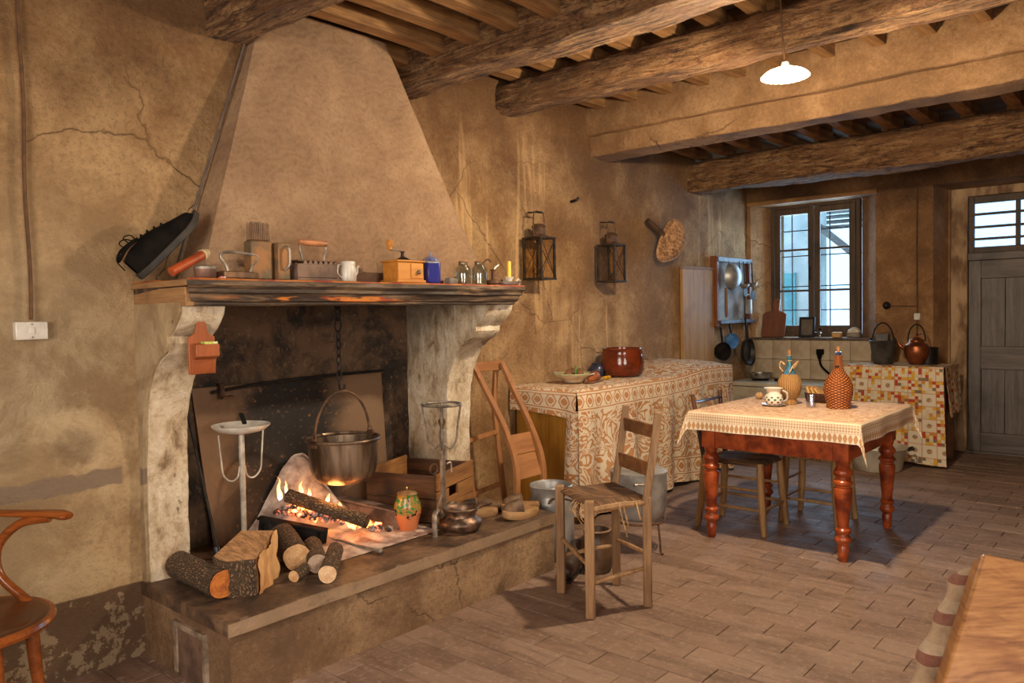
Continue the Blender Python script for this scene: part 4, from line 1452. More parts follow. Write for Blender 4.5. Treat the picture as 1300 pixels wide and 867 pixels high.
MB().torus((0, 0, .0), .03, .007, 16, 6, 'y').build('ring_band', M_RUST, x)

# tall andiron
an = thing('tall_andiron', 'tall iron andiron with a ring basket top and scrolled feet', 'andiron', (2.885, 3.015, HZ))
MB().bar((0, 0, .09), (0, 0, .55), .026, .020, (0, 1, 0)).build('shaft', M_STEEL, an, .003)
MB().lathe([(.008, .55), (.012, .555), (.01, .565), (.016, .575), (.021, .59), (.016, .606), (0, .612)], 14).build('finial', simple('aged_brass', S(176, 150, 96), S(120, 96, 56), 12, .35, .9), an)
MB().torus((0, 0, .685), .104, .0075, 32, 8).build('basket_ring', M_STEEL, an)
for k in range(4):
    t = PI / 4 + k * PI / 2
    c_, s_ = math.cos(t), math.sin(t)
    MB().tube(spline([(.103 * c_, .103 * s_, .68), (.085 * c_, .085 * s_, .57), (.075 * c_, .075 * s_, .49), (.045 * c_, .045 * s_, .445), (.012 * c_, .012 * s_, .47)], 5), .0065, 6).build('basket_wire', M_STEEL, an)
for sx, dy in ((-1, -.06), (1, .05)):
    MB().tube(spline([(0, 0, .085), (sx * .04, dy * .3, .085), (sx * .075, dy * .6, .125), (sx * .115, dy * .9, .12), (sx * .125, dy, .06), (sx * .125, dy, .0)], 6), .015, 8, flat=.45).build('foot', M_STEEL, an)
MB().tube([(-.0, -.01, .25), (-.085, -.03, .11)], .006, 6).build('brace', M_STEEL, an)
MB().torus((-.095, -.03, .095), .016, .006, 14, 6, 'y').build('pivot_eye', M_BLACKIRON, an)
MB().tube(spline([(.02, -.01, .36), (.045, -.015, .365), (.05, -.015, .34), (.05, -.015, .31)]), .005, 6).build('side_hook', M_STEEL, an)

# painted jug
def jug_mat():
    n = N('painted_majolica', 0.25)
    x, y, z = n.sep(n.obj)
    a = n.noise(n.obj, 26, 4, .6, 1.2)
    body = n.mix(n.step(n.math('ADD', z, n.math('MULTIPLY', n.math('SUBTRACT', a, .5), .05)), .10, .12), S(196, 116, 72), S(150, 118, 58))
    body = n.mix(n.math('MULTIPLY', n.step(a, .5, .56), n.step(z, .09, .12)), body, S(38, 120, 60))
    body = n.mix(n.math('MULTIPLY', n.step(n.noise(n.obj, 40, 3), .58, .62), n.step(z, .06, .09)), body, S(32, 36, 34))
    n.color(body)
    return n.m
j = thing('painted_jug', 'green and orange painted lidded ceramic jug beside the fire', 'jug', (2.815, 3.03, HZ))
j.location = (2.76, 3.165, HZ)
MB().lathe([(0, 0), (.045, 0), (.05, .01), (.062, .06), (.073, .10), (.076, .125), (.070, .155), (.058, .18), (.055, .198), (.061, .205), (.056, .206), (.05, .195), (0, .19)], 28).build('body', jug_mat(), j, sharp=60)
MB().lathe([(.058, .205), (.052, .212), (.02, .222), (.0, .224)], 24).build('lid', simple('lid_clay', S(146, 112, 76), S(110, 80, 52), 12, .4), j, sharp=60)
MB().lathe([(.006, .22), (.006, .226), (.011, .232), (.008, .242), (0, .245)], 10).build('lid_knob', MATS['aged_brass'], j)

# pot-bellied pan with a long handle
pw = thing('handled_pan', 'squat pitted copper pan with a long side handle near the hearth edge', 'pan', (2.94, 2.94, HZ))
MB().lathe([(0, .0), (.06, .0), (.10, .012), (.118, .035), (.115, .058), (.09, .075), (.082, .085), (.084, .11), (.097, .122), (.097, .128), (.09, .126), (.078, .108), (.075, .08), (.06, .03), (0, .02)], 34).jitter(.004, 22).build('body', simple('pitted_copper', S(148, 120, 100), S(84, 66, 56), 20, .4, .8, .7, 50), pw, sharp=60)
MB().tube([(.09, .0, .10), (.26, .015, .095)], [.013, .008], 10).build('handle', M_RUST, pw)
MB().torus((0, 0, .125), .097, .005, 34, 6).build('rim', M_COPPER, pw)

# clogs
M_CLOG = wood('clog_wood', S(186, 146, 100), S(118, 82, 50), 'X', .7)
M_LEATHER = simple('worn_brown_leather', S(116, 86, 60), S(64, 46, 34), 12, .6)
def clog(label, loc, rz, mat_top):
    c_ = thing('wooden_clog', label, 'clog', loc, rz, 'clogs on the hearth')
    out = []
    for i in range(20):
        t = 2 * PI * i / 20
        L, W_ = .125, .045
        x = L * math.cos(t)
        y = W_ * math.sin(t) * (1 + .18 * math.cos(t)) + .008 * math.sin(x * 14)
        out.append((x, y))
    vs, fs = [], []
    for (k, z) in ((.92, 0.0), (1.0, .012), (1.0, .040), (.95, .046)):
        for (x, y) in out:
            vs.append((x * k, y * k, z + .012 * max(0, x / .12) ** 2))
    for r in range(3):
        for i in range(20):
            q = (i + 1) % 20
            fs.append((r * 20 + i, r * 20 + q, r * 20 + 20 + q, r * 20 + 20 + i))
    fs += [tuple(range(19, -1, -1)), tuple(60 + i for i in range(20))]
    MB().add(vs, fs).build('sole', M_CLOG, c_, sharp=50)
    def upper(s, t):
        a = PI * t
        x = lerp(.005, .115, s)
        w_ = .045 * (1 + .18 * x / .125) * math.sqrt(max(0.0, 1 - (x / .128) ** 2))
        h_ = .055 * math.sqrt(max(0.0, 1 - s * s)) + .008
        return (x, w_ * math.cos(a), .045 + h_ * math.sin(a))
    MB().grid(upper, 10, 14).build('upper', mat_top, c_, sharp=80)
    MB().tube([upper(0, t / 14) for t in range(15)], .005, 6).build('upper_trim', M_LEATHER, c_)
clog('nearest pale wooden clog at the hearth edge, opening to the right', (3.33, 2.845, HZ), math.radians(160), M_LEATHER)
clog('second wooden clog behind the nearest pale one', (3.44, 2.94, HZ), math.radians(152), M_LEATHER)
clog('dark worn clog lying behind the pan handle', (3.19, 3.06, HZ), math.radians(140), simple('black_leather', S(52, 44, 40), S(28, 24, 22), 12, .5))
x = thing('leather_slipper', 'crumpled brown leather slipper in front of the crate', 'slipper', (3.36, 3.11, HZ), math.radians(115))
MB().grid(lambda s, t: (lerp(-.13, .13, s), .045 * math.cos(PI * t) * (1 - .5 * abs(s - .5)), .004 + (.03 + .05 * s) * math.sin(PI * t) * (1 - (2 * s - 1) ** 6)), 14, 12).jitter(.008, 16).build('upper', M_LEATHER, x, sharp=70)
MB().cbox((0, 0, .006), (.25, .085, .012)).build('sole', simple('black_leather2', S(52, 44, 40), S(28, 24, 22), 12, .5), x, .004)

# bed-warmer frame
bw = thing('bed_warmer_frame', 'bent wooden bed-warmer frame standing between hearth and covered chest', 'frame', (3.9, 3.5, 0))
M_BENT = wood('bent_slat_wood', S(176, 122, 76), S(124, 78, 44), 'Z', .6)
def wpart(mb, name, mat, parent, bevel=0.0, sharp=38):
    return mb.build(name, mat, parent, bevel, sharp, origin=parent.location)
def strip(pts, w_, th):
    m_ = MB()
    P = spline(pts, 6)
    for a, b in zip(P[:-1], P[1:]):
        pass
    # continuous flat strip: width along x, thickness along the path normal
    vs, fs = [], []
    n_ = len(P)
    for i in range(n_):
        d = (P[min(i + 1, n_ - 1)] - P[max(i - 1, 0)]).normalized()
        sd = Vector((1, 0, 0))
        sd = (sd - d * sd.dot(d)).normalized()
        nn = d.cross(sd)
        for a, b in ((-1, -1), (1, -1), (1, 1), (-1, 1)):
            vs.append(P[i] + sd * (a * w_ / 2) + nn * (b * th / 2))
    for i in range(n_ - 1):
        for k in range(4):
            l = (k + 1) % 4
            fs.append((i * 4 + k, i * 4 + l, i * 4 + 4 + l, i * 4 + 4 + k))
    fs += [(3, 2, 1, 0), tuple((n_ - 1) * 4 + k for k in range(4))]
    return m_.add(vs, fs)
wpart(strip([(3.66, 3.56, 1.16), (3.635, 3.58, .85), (3.64, 3.56, .5), (3.68, 3.50, 0.0)], .034, .022), 'rear_slat', M_BENT, bw)
wpart(strip([(3.93, 3.56, 1.16), (3.93, 3.58, .85), (3.95, 3.56, .5), (3.97, 3.50, 0.0)], .034, .022), 'rear_slat', M_BENT, bw)
wpart(strip([(3.665, 3.52, 1.165), (3.71, 3.44, .98), (3.755, 3.33, .74), (3.755, 3.24, .5), (3.72, 3.22, .2), (3.71, 3.24, 0.0)], .040, .024), 'front_slat', M_BENT, bw)
wpart(strip([(3.945, 3.52, 1.165), (3.975, 3.44, .98), (4.015, 3.33, .74), (4.025, 3.24, .5), (4.0, 3.22, .2), (3.99, 3.24, 0.0)], .040, .024), 'front_slat', M_BENT, bw)
wpart(MB().box(3.64, 3.53, 1.115, 3.965, 3.555, 1.18), 'top_board', wood('bent_board', S(176, 122, 76), S(124, 78, 44), 'X', .6), bw, .004)
wpart(MB().bar((3.64, 3.57, .66), (3.94, 3.56, .69), .02, .03), 'rear_rail', M_BENT, bw, .003)
wpart(MB().bar((3.64, 3.55, .30), (3.95, 3.54, .33), .02, .03), 'rear_rail', M_BENT, bw, .003)
for (za, ya, zb, yb) in ((.70, 3.322, .575, 3.28), (.57, 3.278, .42, 3.232)):
    wpart(MB().add([(3.775, ya, za), (4.0, ya, za), (4.005, yb, zb), (3.775, yb, zb), (3.775, ya + .014, za), (4.0, ya + .014, za), (4.005, yb + .014, zb), (3.775, yb + .014, zb)],
                   [(3, 2, 1, 0), (4, 5, 6, 7), (0, 1, 5, 4), (1, 2, 6, 5), (2, 3, 7, 6), (3, 0, 4, 7)]), 'board', MATS['bent_board'], bw, .002)
wpart(MB().bar((3.75, 3.23, .30), (3.87, 3.18, .03), .02, .03), 'loose_leg', M_BENT, bw, .003)

# aluminium milk can
mk = thing('milk_can', 'dull aluminium milk can standing behind the rush chair', 'can', (3.72, 2.93, 0))
MB().lathe([(0, 0), (.135, 0), (.14, .01), (.14, .33), (.137, .355), (.126, .375), (.124, .385), (.128, .43), (.134, .44), (.128, .446), (.119, .43), (.116, .35), (0, .30)], 36).build('body', M_ALU, mk, sharp=60)
MB().tube(arc((-.10, -.09, .36), .04, 0, 180, 10, 'xz', .6), .006, 6).build('grip', M_RUST, mk)
MB().tube([(-.06, -.12, .385), (.12, -.16, .33)], .005, 6).build('wire_handle', M_RUST, mk)

# grey pot on a wire stand
ps = thing('wire_stand', 'small round rusty wire pot stand on three thin legs', 'stand', (4.17, 2.58, 0))
MB().torus((0, 0, .19), .16, .007, 28, 6).build('ring', M_RUST, ps)
for k in range(3):
    t = math.radians(-100 + k * 120)
    MB().tube(spline([(.155 * math.cos(t), .155 * math.sin(t), .19), (.17 * math.cos(t), .17 * math.sin(t), .08), (.175 * math.cos(t), .175 * math.sin(t), .012), (.195 * math.cos(t), .195 * math.sin(t), .008)], 4), .0065, 6).build('leg', M_RUST, ps)
pt = thing('grey_pot', 'wide grey aluminium pot on a wire stand behind the rush chair', 'pot', (4.17, 2.58, .198))
MB().lathe([(0, 0), (.12, 0), (.155, .02), (.172, .08), (.176, .20), (.178, .30), (.172, .30), (.168, .10), (.14, .03), (0, .02)], 40).build('body', M_ALU, pt, sharp=60)
MB().lathe([(.178, .301), (.16, .312), (.08, .32), (0, .322)], 36).build('lid', M_ALU, pt, sharp=60)
for t in (math.radians(-140), math.radians(40)):
    c_, s_ = math.cos(t), math.sin(t)
    MB().tube([(.17 * c_ - .05 * s_, .17 * s_ + .05 * c_, .24), (.20 * c_ - .05 * s_, .20 * s_ + .05 * c_, .25), (.20 * c_ + .05 * s_, .20 * s_ - .05 * c_, .25), (.17 * c_ + .05 * s_, .17 * s_ - .05 * c_, .24)], .007, 6).build('handle', M_STEEL, pt)

# jug-like jar and boot under the chair
x = thing('stoneware_jar', 'brown mottled stoneware jar on the floor behind the rush chair', 'jar', (3.66, 2.55, 0))
MB().lathe([(0, 0), (.075, 0), (.085, .02), (.098, .10), (.092, .17), (.075, .205), (.078, .235), (.084, .242), (.072, .24), (.066, .20), (0, .19)], 28).build('body', simple('stoneware', S(104, 78, 58), S(54, 40, 32), 9, .4), x, sharp=60)
MB().torus((0, 0, .242), .078, .006, 24, 6).build('rim', simple('stone_rim', S(150, 118, 86), S(104, 76, 54), 10), x)
x = thing('rubber_boot', 'dark brown boot lying behind the legs of the rush chair', 'boot', (3.50, 2.62, 0), math.radians(200))
MB().tube(spline([(-.16, 0, .12), (-.05, 0, .08), (.06, 0, .055), (.13, 0, .045)], 5), [.055, .055, .056, .056, .054, .053, .052, .05, .05, .048, .046, .044, .042, .04, .034, .022], 14).build('shaft', simple('dark_boot', S(74, 54, 44), S(40, 30, 26), 8, .45), x, sharp=70)
MB().cbox((.03, 0, .008), (.24, .08, .016)).build('sole', MATS['black_leather'], x, .005)

# ---- foreground chair with rush seat
fc = thing('rush_chair', 'worn ladder-back chair with frayed rush seat in front of the hearth', 'chair', (3.29, 2.26, 0))
M_CHW = wood('pale_chair_wood', S(182, 142, 100), S(104, 74, 48), 'Z', .7)
A, B, C_, D = (3.06, 2.175), (3.25, 2.50), (3.365, 2.035), (3.535, 2.335)
SZ = .565
for (x, y) in (A, B):
    wpart(MB().bar((x, y, 0), (x, y, SZ + .015), .046, .046, (.87, .5, 0)), 'leg', M_CHW, fc, .006)
tops = {}
for (x, y) in (C_, D):
    wpart(MB().bar((x, y, 0), (x, y, SZ), .044, .044, (.87, .5, 0)), 'leg', M_CHW, fc, .006)
    t = (x + .075, y - .03, .985)
    tops[(x, y)] = t
    wpart(MB().bar((x, y, SZ - .01), t, .040, .036, (.87, .5, 0)), 'back_post', M_CHW, fc, .006)
def along(p, z):
    t = tops[p]
    k = (z - SZ) / (.985 - SZ)
    return Vector((p[0], p[1], 0)).lerp(Vector((t[0], t[1], 0)), k) + Vector((0, 0, z))
for z, h in ((.885, .07), (.695, .075)):
    a, b = along(C_, z), along(D, z)
    wpart(MB().bar(a, b, .018, h), 'back_slat', M_BROWNW, fc, .005)
def rung(p, q, z0, z1, r=.013, nm='stretcher'):
    wpart(MB().tube([(p[0], p[1], z0), ((p[0] + q[0]) / 2, (p[1] + q[1]) / 2, (z0 + z1) / 2 + .002), (q[0], q[1], z1)], [r * .8, r, r * .8], 8), nm, M_CHW, fc)
rung(A, C_, .17, .20)
rung(B, D, .20, .22)
rung(C_, D, .27, .25)
rung(A, B, .25, .30, .012)
rung(A, C_, SZ - .03, SZ - .03, .021, 'seat_rail')
rung(B, D, SZ - .03, SZ - .03, .018, 'seat_rail')
def rush_mat():
    n = N('rush_weave', 0.85)
    p = n.obj
    v1 = n.map(p, (30, 1.5, 3), rot=(0, 0, math.radians(30)))
    a = n.noise(v1, 3, 4, .6, .3)
    c = n.ramp(a, [(.32, S(40, 26, 18)), (.52, S(104, 72, 44)), (.7, S(156, 116, 76))])
    n.color(c)
    n.bump(a, 1.0, .01)
    return n.m
M_RUSH = rush_mat()
def seat_quad(P, z, sag, mat, parent, th=.035, org=None):
    a, b, c, d = [Vector((p[0], p[1], z)) for p in P]
    m_ = MB()
    def top(s, t):
        p = (a * (1 - s) + b * s) * (1 - t) + (d * (1 - s) + c * s) * t
        e = min(s, 1 - s, t, 1 - t)
        roll = -th * .5 * (1 - min(1, e / .08)) ** 2
        return (p.x, p.y, p.z - sag * math.sin(PI * s) * math.sin(PI * t) + roll + .005 * noise.noise(Vector((p.x * 30, p.y * 30, 0))))
    m_.grid(top, 22, 22)
    m_.grid(lambda s, t: (top(s, t)[0], top(s, t)[1], z - th - .2 * sag * math.sin(PI * s) * math.sin(PI * t)), 10, 10)
    for sd in range(4):
        def edge_(s, t, sd=sd):
            q = [(s, 0), (1, s), (1 - s, 1), (0, 1 - s)][sd]
            u = top(*q)
            k = .012 * math.sin(PI * t)
            cx_ = (a + b + c + d) / 4
            o_ = Vector((u[0] - cx_.x, u[1] - cx_.y, 0)).normalized() * k
            return (u[0] + o_.x, u[1] + o_.y, lerp(u[2], z - th, t))
        m_.grid(edge_, 22, 5)
    return m_
def inset(P, k):
    cx_ = sum(p[0] for p in P) / 4
    cy_ = sum(p[1] for p in P) / 4
    return [(cx_ + (p[0] - cx_) * k, cy_ + (p[1] - cy_) * k) for p in P]
wpart(seat_quad(inset([A, C_, D, B], .98), SZ + .012, .02, M_RUSH, fc), 'rush_seat', M_RUSH, fc, sharp=60)
M_STRAW = simple('straw', S(206, 170, 122), S(150, 112, 72), 30, .8)
for k in range(5):
    x, y = lerp(A[0], B[0], .12 + .07 * k), lerp(A[1], B[1], .12 + .07 * k)
    wpart(MB().tube(spline([(x - .012, y, SZ - .01), (x - .03 - rnd.uniform(0, .02), y + rnd.uniform(-.02, .02), SZ - .05), (x - .02, y - .01 + rnd.uniform(-.02, .02), SZ - .08 - rnd.uniform(0, .04))], 4), .003, 5), 'straw_strand', M_STRAW, fc)
for q, L in ((.45, .14), (.52, .09), (.75, .06)):
    x, y = lerp(A[0], C_[0], q), lerp(A[1], C_[1], q)
    wpart(MB().tube(spline([(x, y - .02, SZ - .02), (x + .01, y - .03, SZ - .08), (x + .05 * L * 8, y - .03, SZ - .05 - L)], 4), .004, 5), 'straw_strand', M_STRAW, fc)

# ================================================================== ON THE MANTEL
MZ = 1.669
M_BLACK = simple('black_suede', S(22, 17, 14), S(9, 7, 6), 14, .85)
M_BLACK.node_tree.nodes['Principled BSDF'].inputs['Specular IOR Level'].default_value = .12
M_YW = wood('honey_wood', S(206, 142, 58), S(160, 96, 34), 'X', .5)
# walking shoe leaning toe-up on a red tube
sh = thing('walking_shoe', 'black laced walking shoe leaning toe-up at the left end of the mantel', 'shoe', (1.515, 3.38, MZ + .045))
sh.scale = (1.0, 1.25, 1.06)
th = math.radians(46)
RS = Matrix.Rotation(math.radians(-16), 4, 'Z') @ Matrix.Rotation(-th, 4, 'Y')
def shoe_w(x):
    return (.042 + .012 * math.sin((x + .02) * 10)) * math.sqrt(max(.02, 1 - ((x - .125) / .175) ** 8))
def shoe_top(x):
    pts_ = [(-.05, .10), (0.0, .12), (.06, .122), (.10, .118), (.16, .10), (.22, .082), (.27, .07), (.30, .03)]
    for a, b in zip(pts_[:-1], pts_[1:]):
        if a[0] <= x <= b[0]:
            return lerp(a[1], b[1], (x - a[0]) / (b[0] - a[0]))
    return .02
m_ = MB()
m_.M = RS
def up(s, t):
    x = lerp(-.045, .298, s)
    a = PI * t
    w_ = shoe_w(x) * 1.0
    return (x, w_ * math.copysign(abs(math.cos(a)) ** .6, math.cos(a)), .022 + (shoe_top(x) - .022) * math.sin(a) ** .7)
m_.grid(up, 26, 16)
m_.build('upper', M_BLACK, sh, sharp=70)
m_ = MB()
m_.M = RS
rows = []
for i in range(25):
    x = lerp(-.052, .308, i / 24)
    w_ = shoe_w(min(max(x, -.045), .298)) * 1.12
    rows.append([(x, -w_, .0 + .02 * max(0, (x - .2) / .1) ** 2), (x, w_, .02 * max(0, (x - .2) / .1) ** 2), (x, w_, .028 + .02 * max(0, (x - .2) / .1) ** 2), (x, -w_, .028 + .02 * max(0, (x - .2) / .1) ** 2)])
vs = [p for r in rows for p in r]
fs = [(3, 2, 1, 0), tuple(24 * 4 + k for k in range(4))]
for i in range(24):
    for k in range(4):
        l = (k + 1) % 4
        fs.append((i * 4 + k, i * 4 + l, i * 4 + 4 + l, i * 4 + 4 + k))
m_.add(vs, fs).build('sole', simple('dark_rubber', S(56, 48, 40), S(30, 26, 22), 10, .7), sh, .003)
m_ = MB()
m_.M = RS
m_.tube(spline([(.055, -.02, .125), (.0, -.034, .13), (-.045, -.02, .118), (-.058, .0, .112), (-.045, .02, .118), (0, .034, .13), (.055, .02, .125)], 5), .007, 8).build('collar', M_BLACK, sh)
m_ = MB()
m_.M = RS
m_.grid(lambda s, t: (lerp(.045, -.045, s), lerp(-.028, .028, t) * (1 - .3 * s), .126 - .03 * math.sin(PI * t)), 8, 6)
m_.build('lining', simple('tan_lining', S(150, 108, 76), S(104, 72, 52), 14), sh)
for k in range(4):
    m_ = MB()
    m_.M = RS
    x = .075 + k * .03
    m_.tube([(x, -.026, shoe_top(x) - .006), (x + .006, 0, shoe_top(x) + .006), (x, .026, shoe_top(x) - .006)], .0028, 5).build('lace', M_BLACK, sh)
for q in ([(.05, 0, .11), (.02, -.02, .155), (-.01, -.025, .16), (.0, -.01, .125), (.04, 0, .112)], [(.05, 0, .11), (.055, .02, .15), (.03, .035, .16), (.03, .02, .125), (.045, 0, .112)], [(.05, 0, .112), (-.02, -.03, .14), (-.065, -.02, .12), (-.07, .0, .07)]):
    m_ = MB()
    m_.M = RS
    m_.tube(spline(q, 6), .0026, 5).build('lace_loop', M_BLACK, sh)
x = thing('red_tube', 'orange-red wooden roller lying under the walking shoe', 'roller', (1.50, 3.03, MZ + .02), math.radians(12))
MB().tube([(-.07, 0, .0), (.08, .0, .075)], .019, 14).build('barrel', simple('orange_red_paint', S(168, 74, 30), S(120, 46, 20), 9, .5), x)
MB().tube([(.08, 0, .075), (.09, 0, .08)], .022, 12).ball((.10, 0, .085), .016, 12, 8).build('end_knob', simple('ivory', S(214, 196, 160), S(170, 150, 116), 10, .4), x)
x = thing('small_tin', 'small round grey tin with a pale lid on the mantel corner', 'tin', (1.585, 3.04, MZ))
MB().lathe([(0, 0), (.038, 0), (.042, .006), (.044, .04), (0, .04)], 22).build('body', simple('reddish_tin', S(128, 92, 76), S(88, 62, 52), 9, .5, .3), x, sharp=50)
MB().lathe([(.046, .036), (.046, .046), (.03, .052), (0, .052)], 22).build('lid', simple('grey_lid', S(150, 138, 126), S(110, 100, 92), 9, .5, .4), x, sharp=50)
x = thing('bottle_cap', 'tiny red and white bottle cap lying on the mantel', 'cap', (1.645, 3.015, MZ))
MB().lathe([(.0, 0), (.015, 0), (.0155, .004), (.013, .007), (0, .007)], 16).build('crown', simple('cap_red', S(190, 60, 54), S(220, 200, 196), 60, .4), x)

# flat iron with open steel handle
def flat_iron_base(w_, l_):
    out = []
    for i in range(13):
        t = i / 12
        out.append((-l_ / 2 + l_ * t, -w_ / 2 * (1 - t ** 2.4)))
    return out + [(x_, -y_) for (x_, y_) in reversed(out[:-1])]
fi_ = thing('flat_iron', 'bare flat iron with a bent steel handle on the mantel', 'iron', (1.755, 3.07, MZ))
MB().prism(flat_iron_base(.10, .19), 0, .032, 'z').build('sole', simple('iron_brown', S(140, 108, 82), S(86, 64, 50), 10, .5, .5), fi_, .006)
MB().tube(spline([(-.055, 0, .03), (-.062, 0, .055), (-.085, 0, .09), (-.07, 0, .112), (0, 0, .114), (.075, 0, .106), (.085, 0, .09), (.06, 0, .055), (.05, 0, .03)], 5), .0065, 8).build('handle', M_STEEL, fi_)
# rusty square cans with a bundle of wires
rc = thing('rusty_can', 'tall rusty square can holding a bundle of upright wire needles', 'can', (1.865, 3.10, MZ))
M_RTIN = simple('rusty_tin', S(150, 106, 66), S(96, 84, 64), 12, .6, .3, .4, 40)
m_ = MB()
m_.box(-.052, -.035, 0, .052, .035, .172)
m_.build('can_body', M_RTIN, rc, .008)
MB().torus((0, -.0, .173), .044, .004, 20, 5, 'z', 1.1, .75).build('can_rim', M_RUST, rc)
for i in range(16):
    for jj in range(2):
        xx = -.045 + i * .006
        MB().tube([(xx, -.018 + jj * .03, .16), (xx + rnd.uniform(-.002, .002), -.018 + jj * .03, .252 + rnd.uniform(-.004, .006))], .0016, 4).build('needle', M_RUST, rc)
rc2 = thing('rusty_can', 'narrow rusty can with a side handle next to the needle can', 'can', (1.962, 3.075, MZ))
MB().box(-.03, -.03, 0, .03, .03, .168).build('can_body', M_RTIN, rc2, .006)
MB().tube(spline([(.005, -.031, .15), (.012, -.05, .14), (.012, -.052, .07), (.0, -.031, .045)], 5), .0055, 6).build('handle', M_STEEL, rc2)
# charcoal iron
ci = thing('charcoal_iron', 'charcoal iron with saw-tooth rim and wooden grip on the mantel', 'iron', (2.135, 3.08, MZ))
M_IRONB = simple('iron_purple_brown', S(128, 104, 90), S(88, 70, 62), 8, .6, .4)
MB().box(-.115, -.05, 0, .12, .05, .012).build('sole', M_IRONB, ci, .002)
MB().box(-.112, -.046, .012, .108, .046, .078).build('box', M_IRONB, ci, .004)
for sy in (-1, 1):
    for k in range(7):
        xx = -.085 + k * .028
        MB().prism([(xx, .076), (xx + .026, .076), (xx + .013, .096)], sy * .047 - .001, sy * .047 + .001, 'y').build('tooth', M_IRONB, ci)
MB().box(-.108, -.042, .086, .104, .042, .094).build('lid', M_RUST, ci, .003)
for sx, k in ((-.055, -1), (.062, 1)):
    MB().tube(spline([(sx, 0, .09), (sx + .004 * k, 0, .12), (sx + .014 * k, 0, .15), (sx + .006 * k, 0, .178)], 4), .005, 6).build('handle_post', M_STEEL, ci)
MB().tube([(-.075, 0, .180), (0, 0, .178), (.08, 0, .178)], [.013, .015, .013], 12).build('grip', simple('grip_wood', S(186, 122, 78), S(120, 78, 50), 8, .5), ci)
MB().tube([(-.115, 0, .07), (-.14, 0, .098)], .006, 6).build('latch', M_STEEL, ci)
# small enamel pot
ep = thing('enamel_coffee_pot', 'small white enamel coffee pot with a side spout on the mantel', 'pot', (2.325, 3.065, MZ))
MB().lathe([(0, 0), (.038, 0), (.04, .006), (.040, .06), (.036, .075), (.036, .079), (.037, .094), (.034, .098), (0, .099)], 24).build('body', M_ENAMEL, ep, sharp=50)
MB().tube(spline([(.036, 0, .03), (.052, 0, .045), (.056, 0, .07), (.066, 0, .078)], 4), [.009, .0085, .008, .0075, .007, .007, .0065, .0065, .006, .006, .006, .005, .005], 8).build('spout', M_ENAMEL, ep)
MB().tube(spline([(-.037, 0, .085), (-.058, 0, .075), (-.06, 0, .04), (-.039, 0, .02)], 4), .004, 6).build('handle', M_ENAMEL, ep)
# coffee mill
cm = thing('coffee_mill', 'honey-coloured wooden coffee mill with a crank on the mantel', 'coffee mill', (2.70, 3.085, MZ))
MB().box(-.098, -.065, 0, .10, .075, .016).build('base', M_YW, cm, .005)
MB().box(-.085, -.055, .016, .09, .065, .108).build('box', M_YW, cm, .002)
dw = MB().box(.0, -.060, .024, .085, -.054, .10).build('drawer', M_YW, cm, .002)
MB().ball((.047, -.068, .056), .012, 12, 8, (1, .8, 1)).build('drawer_knob', M_STEEL, dw)
MB().box(-.096, -.066, .108, .101, .076, .118).build('top_board', M_YW, cm, .004)
MB().lathe([(.045, .118), (.03, .13), (.012, .137), (.009, .16), (.014, .165), (0, .17)], 16, (0, .005, 0)).build('hopper', M_IRON, cm)
MB().tube(spline([(0, .005, .165), (-.03, 0, .17), (-.08, -.02, .168), (-.115, -.03, .168)], 4), .005, 6).build('crank', M_STEEL, cm)
MB().lathe([(.008, .166), (.012, .17), (.010, .18), (.02, .195), (.021, .207), (.012, .218), (0, .22)], 14, (-.115, -.03, 0)).build('crank_knob', M_YW, cm)
# blue tin
bt = thing('blue_tin', 'chipped dark blue enamel canister with a knobbed lid on the mantel', 'canister', (2.90, 3.09, MZ), math.radians(-20))
n = N('blue_enamel', .3)
a = n.noise(n.obj, 10, 4)
x_, y_, z_ = n.sep(n.obj)
n.color(n.mix(n.step(n.math('SUBTRACT', n.math('MULTIPLY', n.math('ABSOLUTE', n.math('SUBTRACT', z_, .06)), 10), n.math('MULTIPLY', a, .35)), .36, .42), S(38, 42, 128), S(150, 150, 156)))
MB().prism([(-.042, -.04), (.042, -.04), (.048, .0), (.042, .04), (-.042, .04), (-.048, 0)], 0, .125, 'z').build('body', n.m, bt, .012)
MB().lathe([(.046, .125), (.044, .132), (.025, .146), (.006, .152), (.006, .158), (.011, .163), (.011, .170), (0, .176)], 20).build('lid', simple('blue_lid', S(74, 78, 140), S(150, 150, 160), 12, .3), bt, sharp=50)
x = thing('whetstone', 'small grey stone block lying beside the blue canister', 'stone', (3.015, 3.05, MZ), .1)
MB().box(-.036, -.02, 0, .036, .02, .032).jitter(.004, 30).build('stone', simple('grey_stone', S(118, 110, 100), S(84, 78, 72), 14), x, .005)
x = thing('wood_lath', 'thin brown wooden lath lying flat behind the glass jars', 'lath', (3.12, 3.15, MZ))
MB().box(-.09, -.02, 0, .09, .02, .022).build('strip', M_BROWNW, x, .004)
# cork jars
def jar(label, loc):
    j_ = thing('glass_jar', label, 'jar', loc, group='corked glass jars')
    MB().lathe([(0, 0), (.042, 0), (.045, .006), (.045, .085), (.040, .10), (.029, .108), (.028, .125), (.032, .13), (.029, .131), (.025, .12), (.036, .098), (.041, .085), (.041, .008), (0, .006)], 26).build('body', M_GLASS, j_, sharp=60)
    MB().lathe([(0, .112), (.024, .112), (.026, .135), (0, .135)], 16).build('cork', simple('cork', S(178, 128, 84), S(140, 94, 58), 40, .9), j_)
jar('left one of the two corked clear glass jars on the mantel', (3.16, 3.10, MZ))
jar('right one of the two corked clear glass jars, nearer the oil lamp', (3.235, 3.045, MZ))
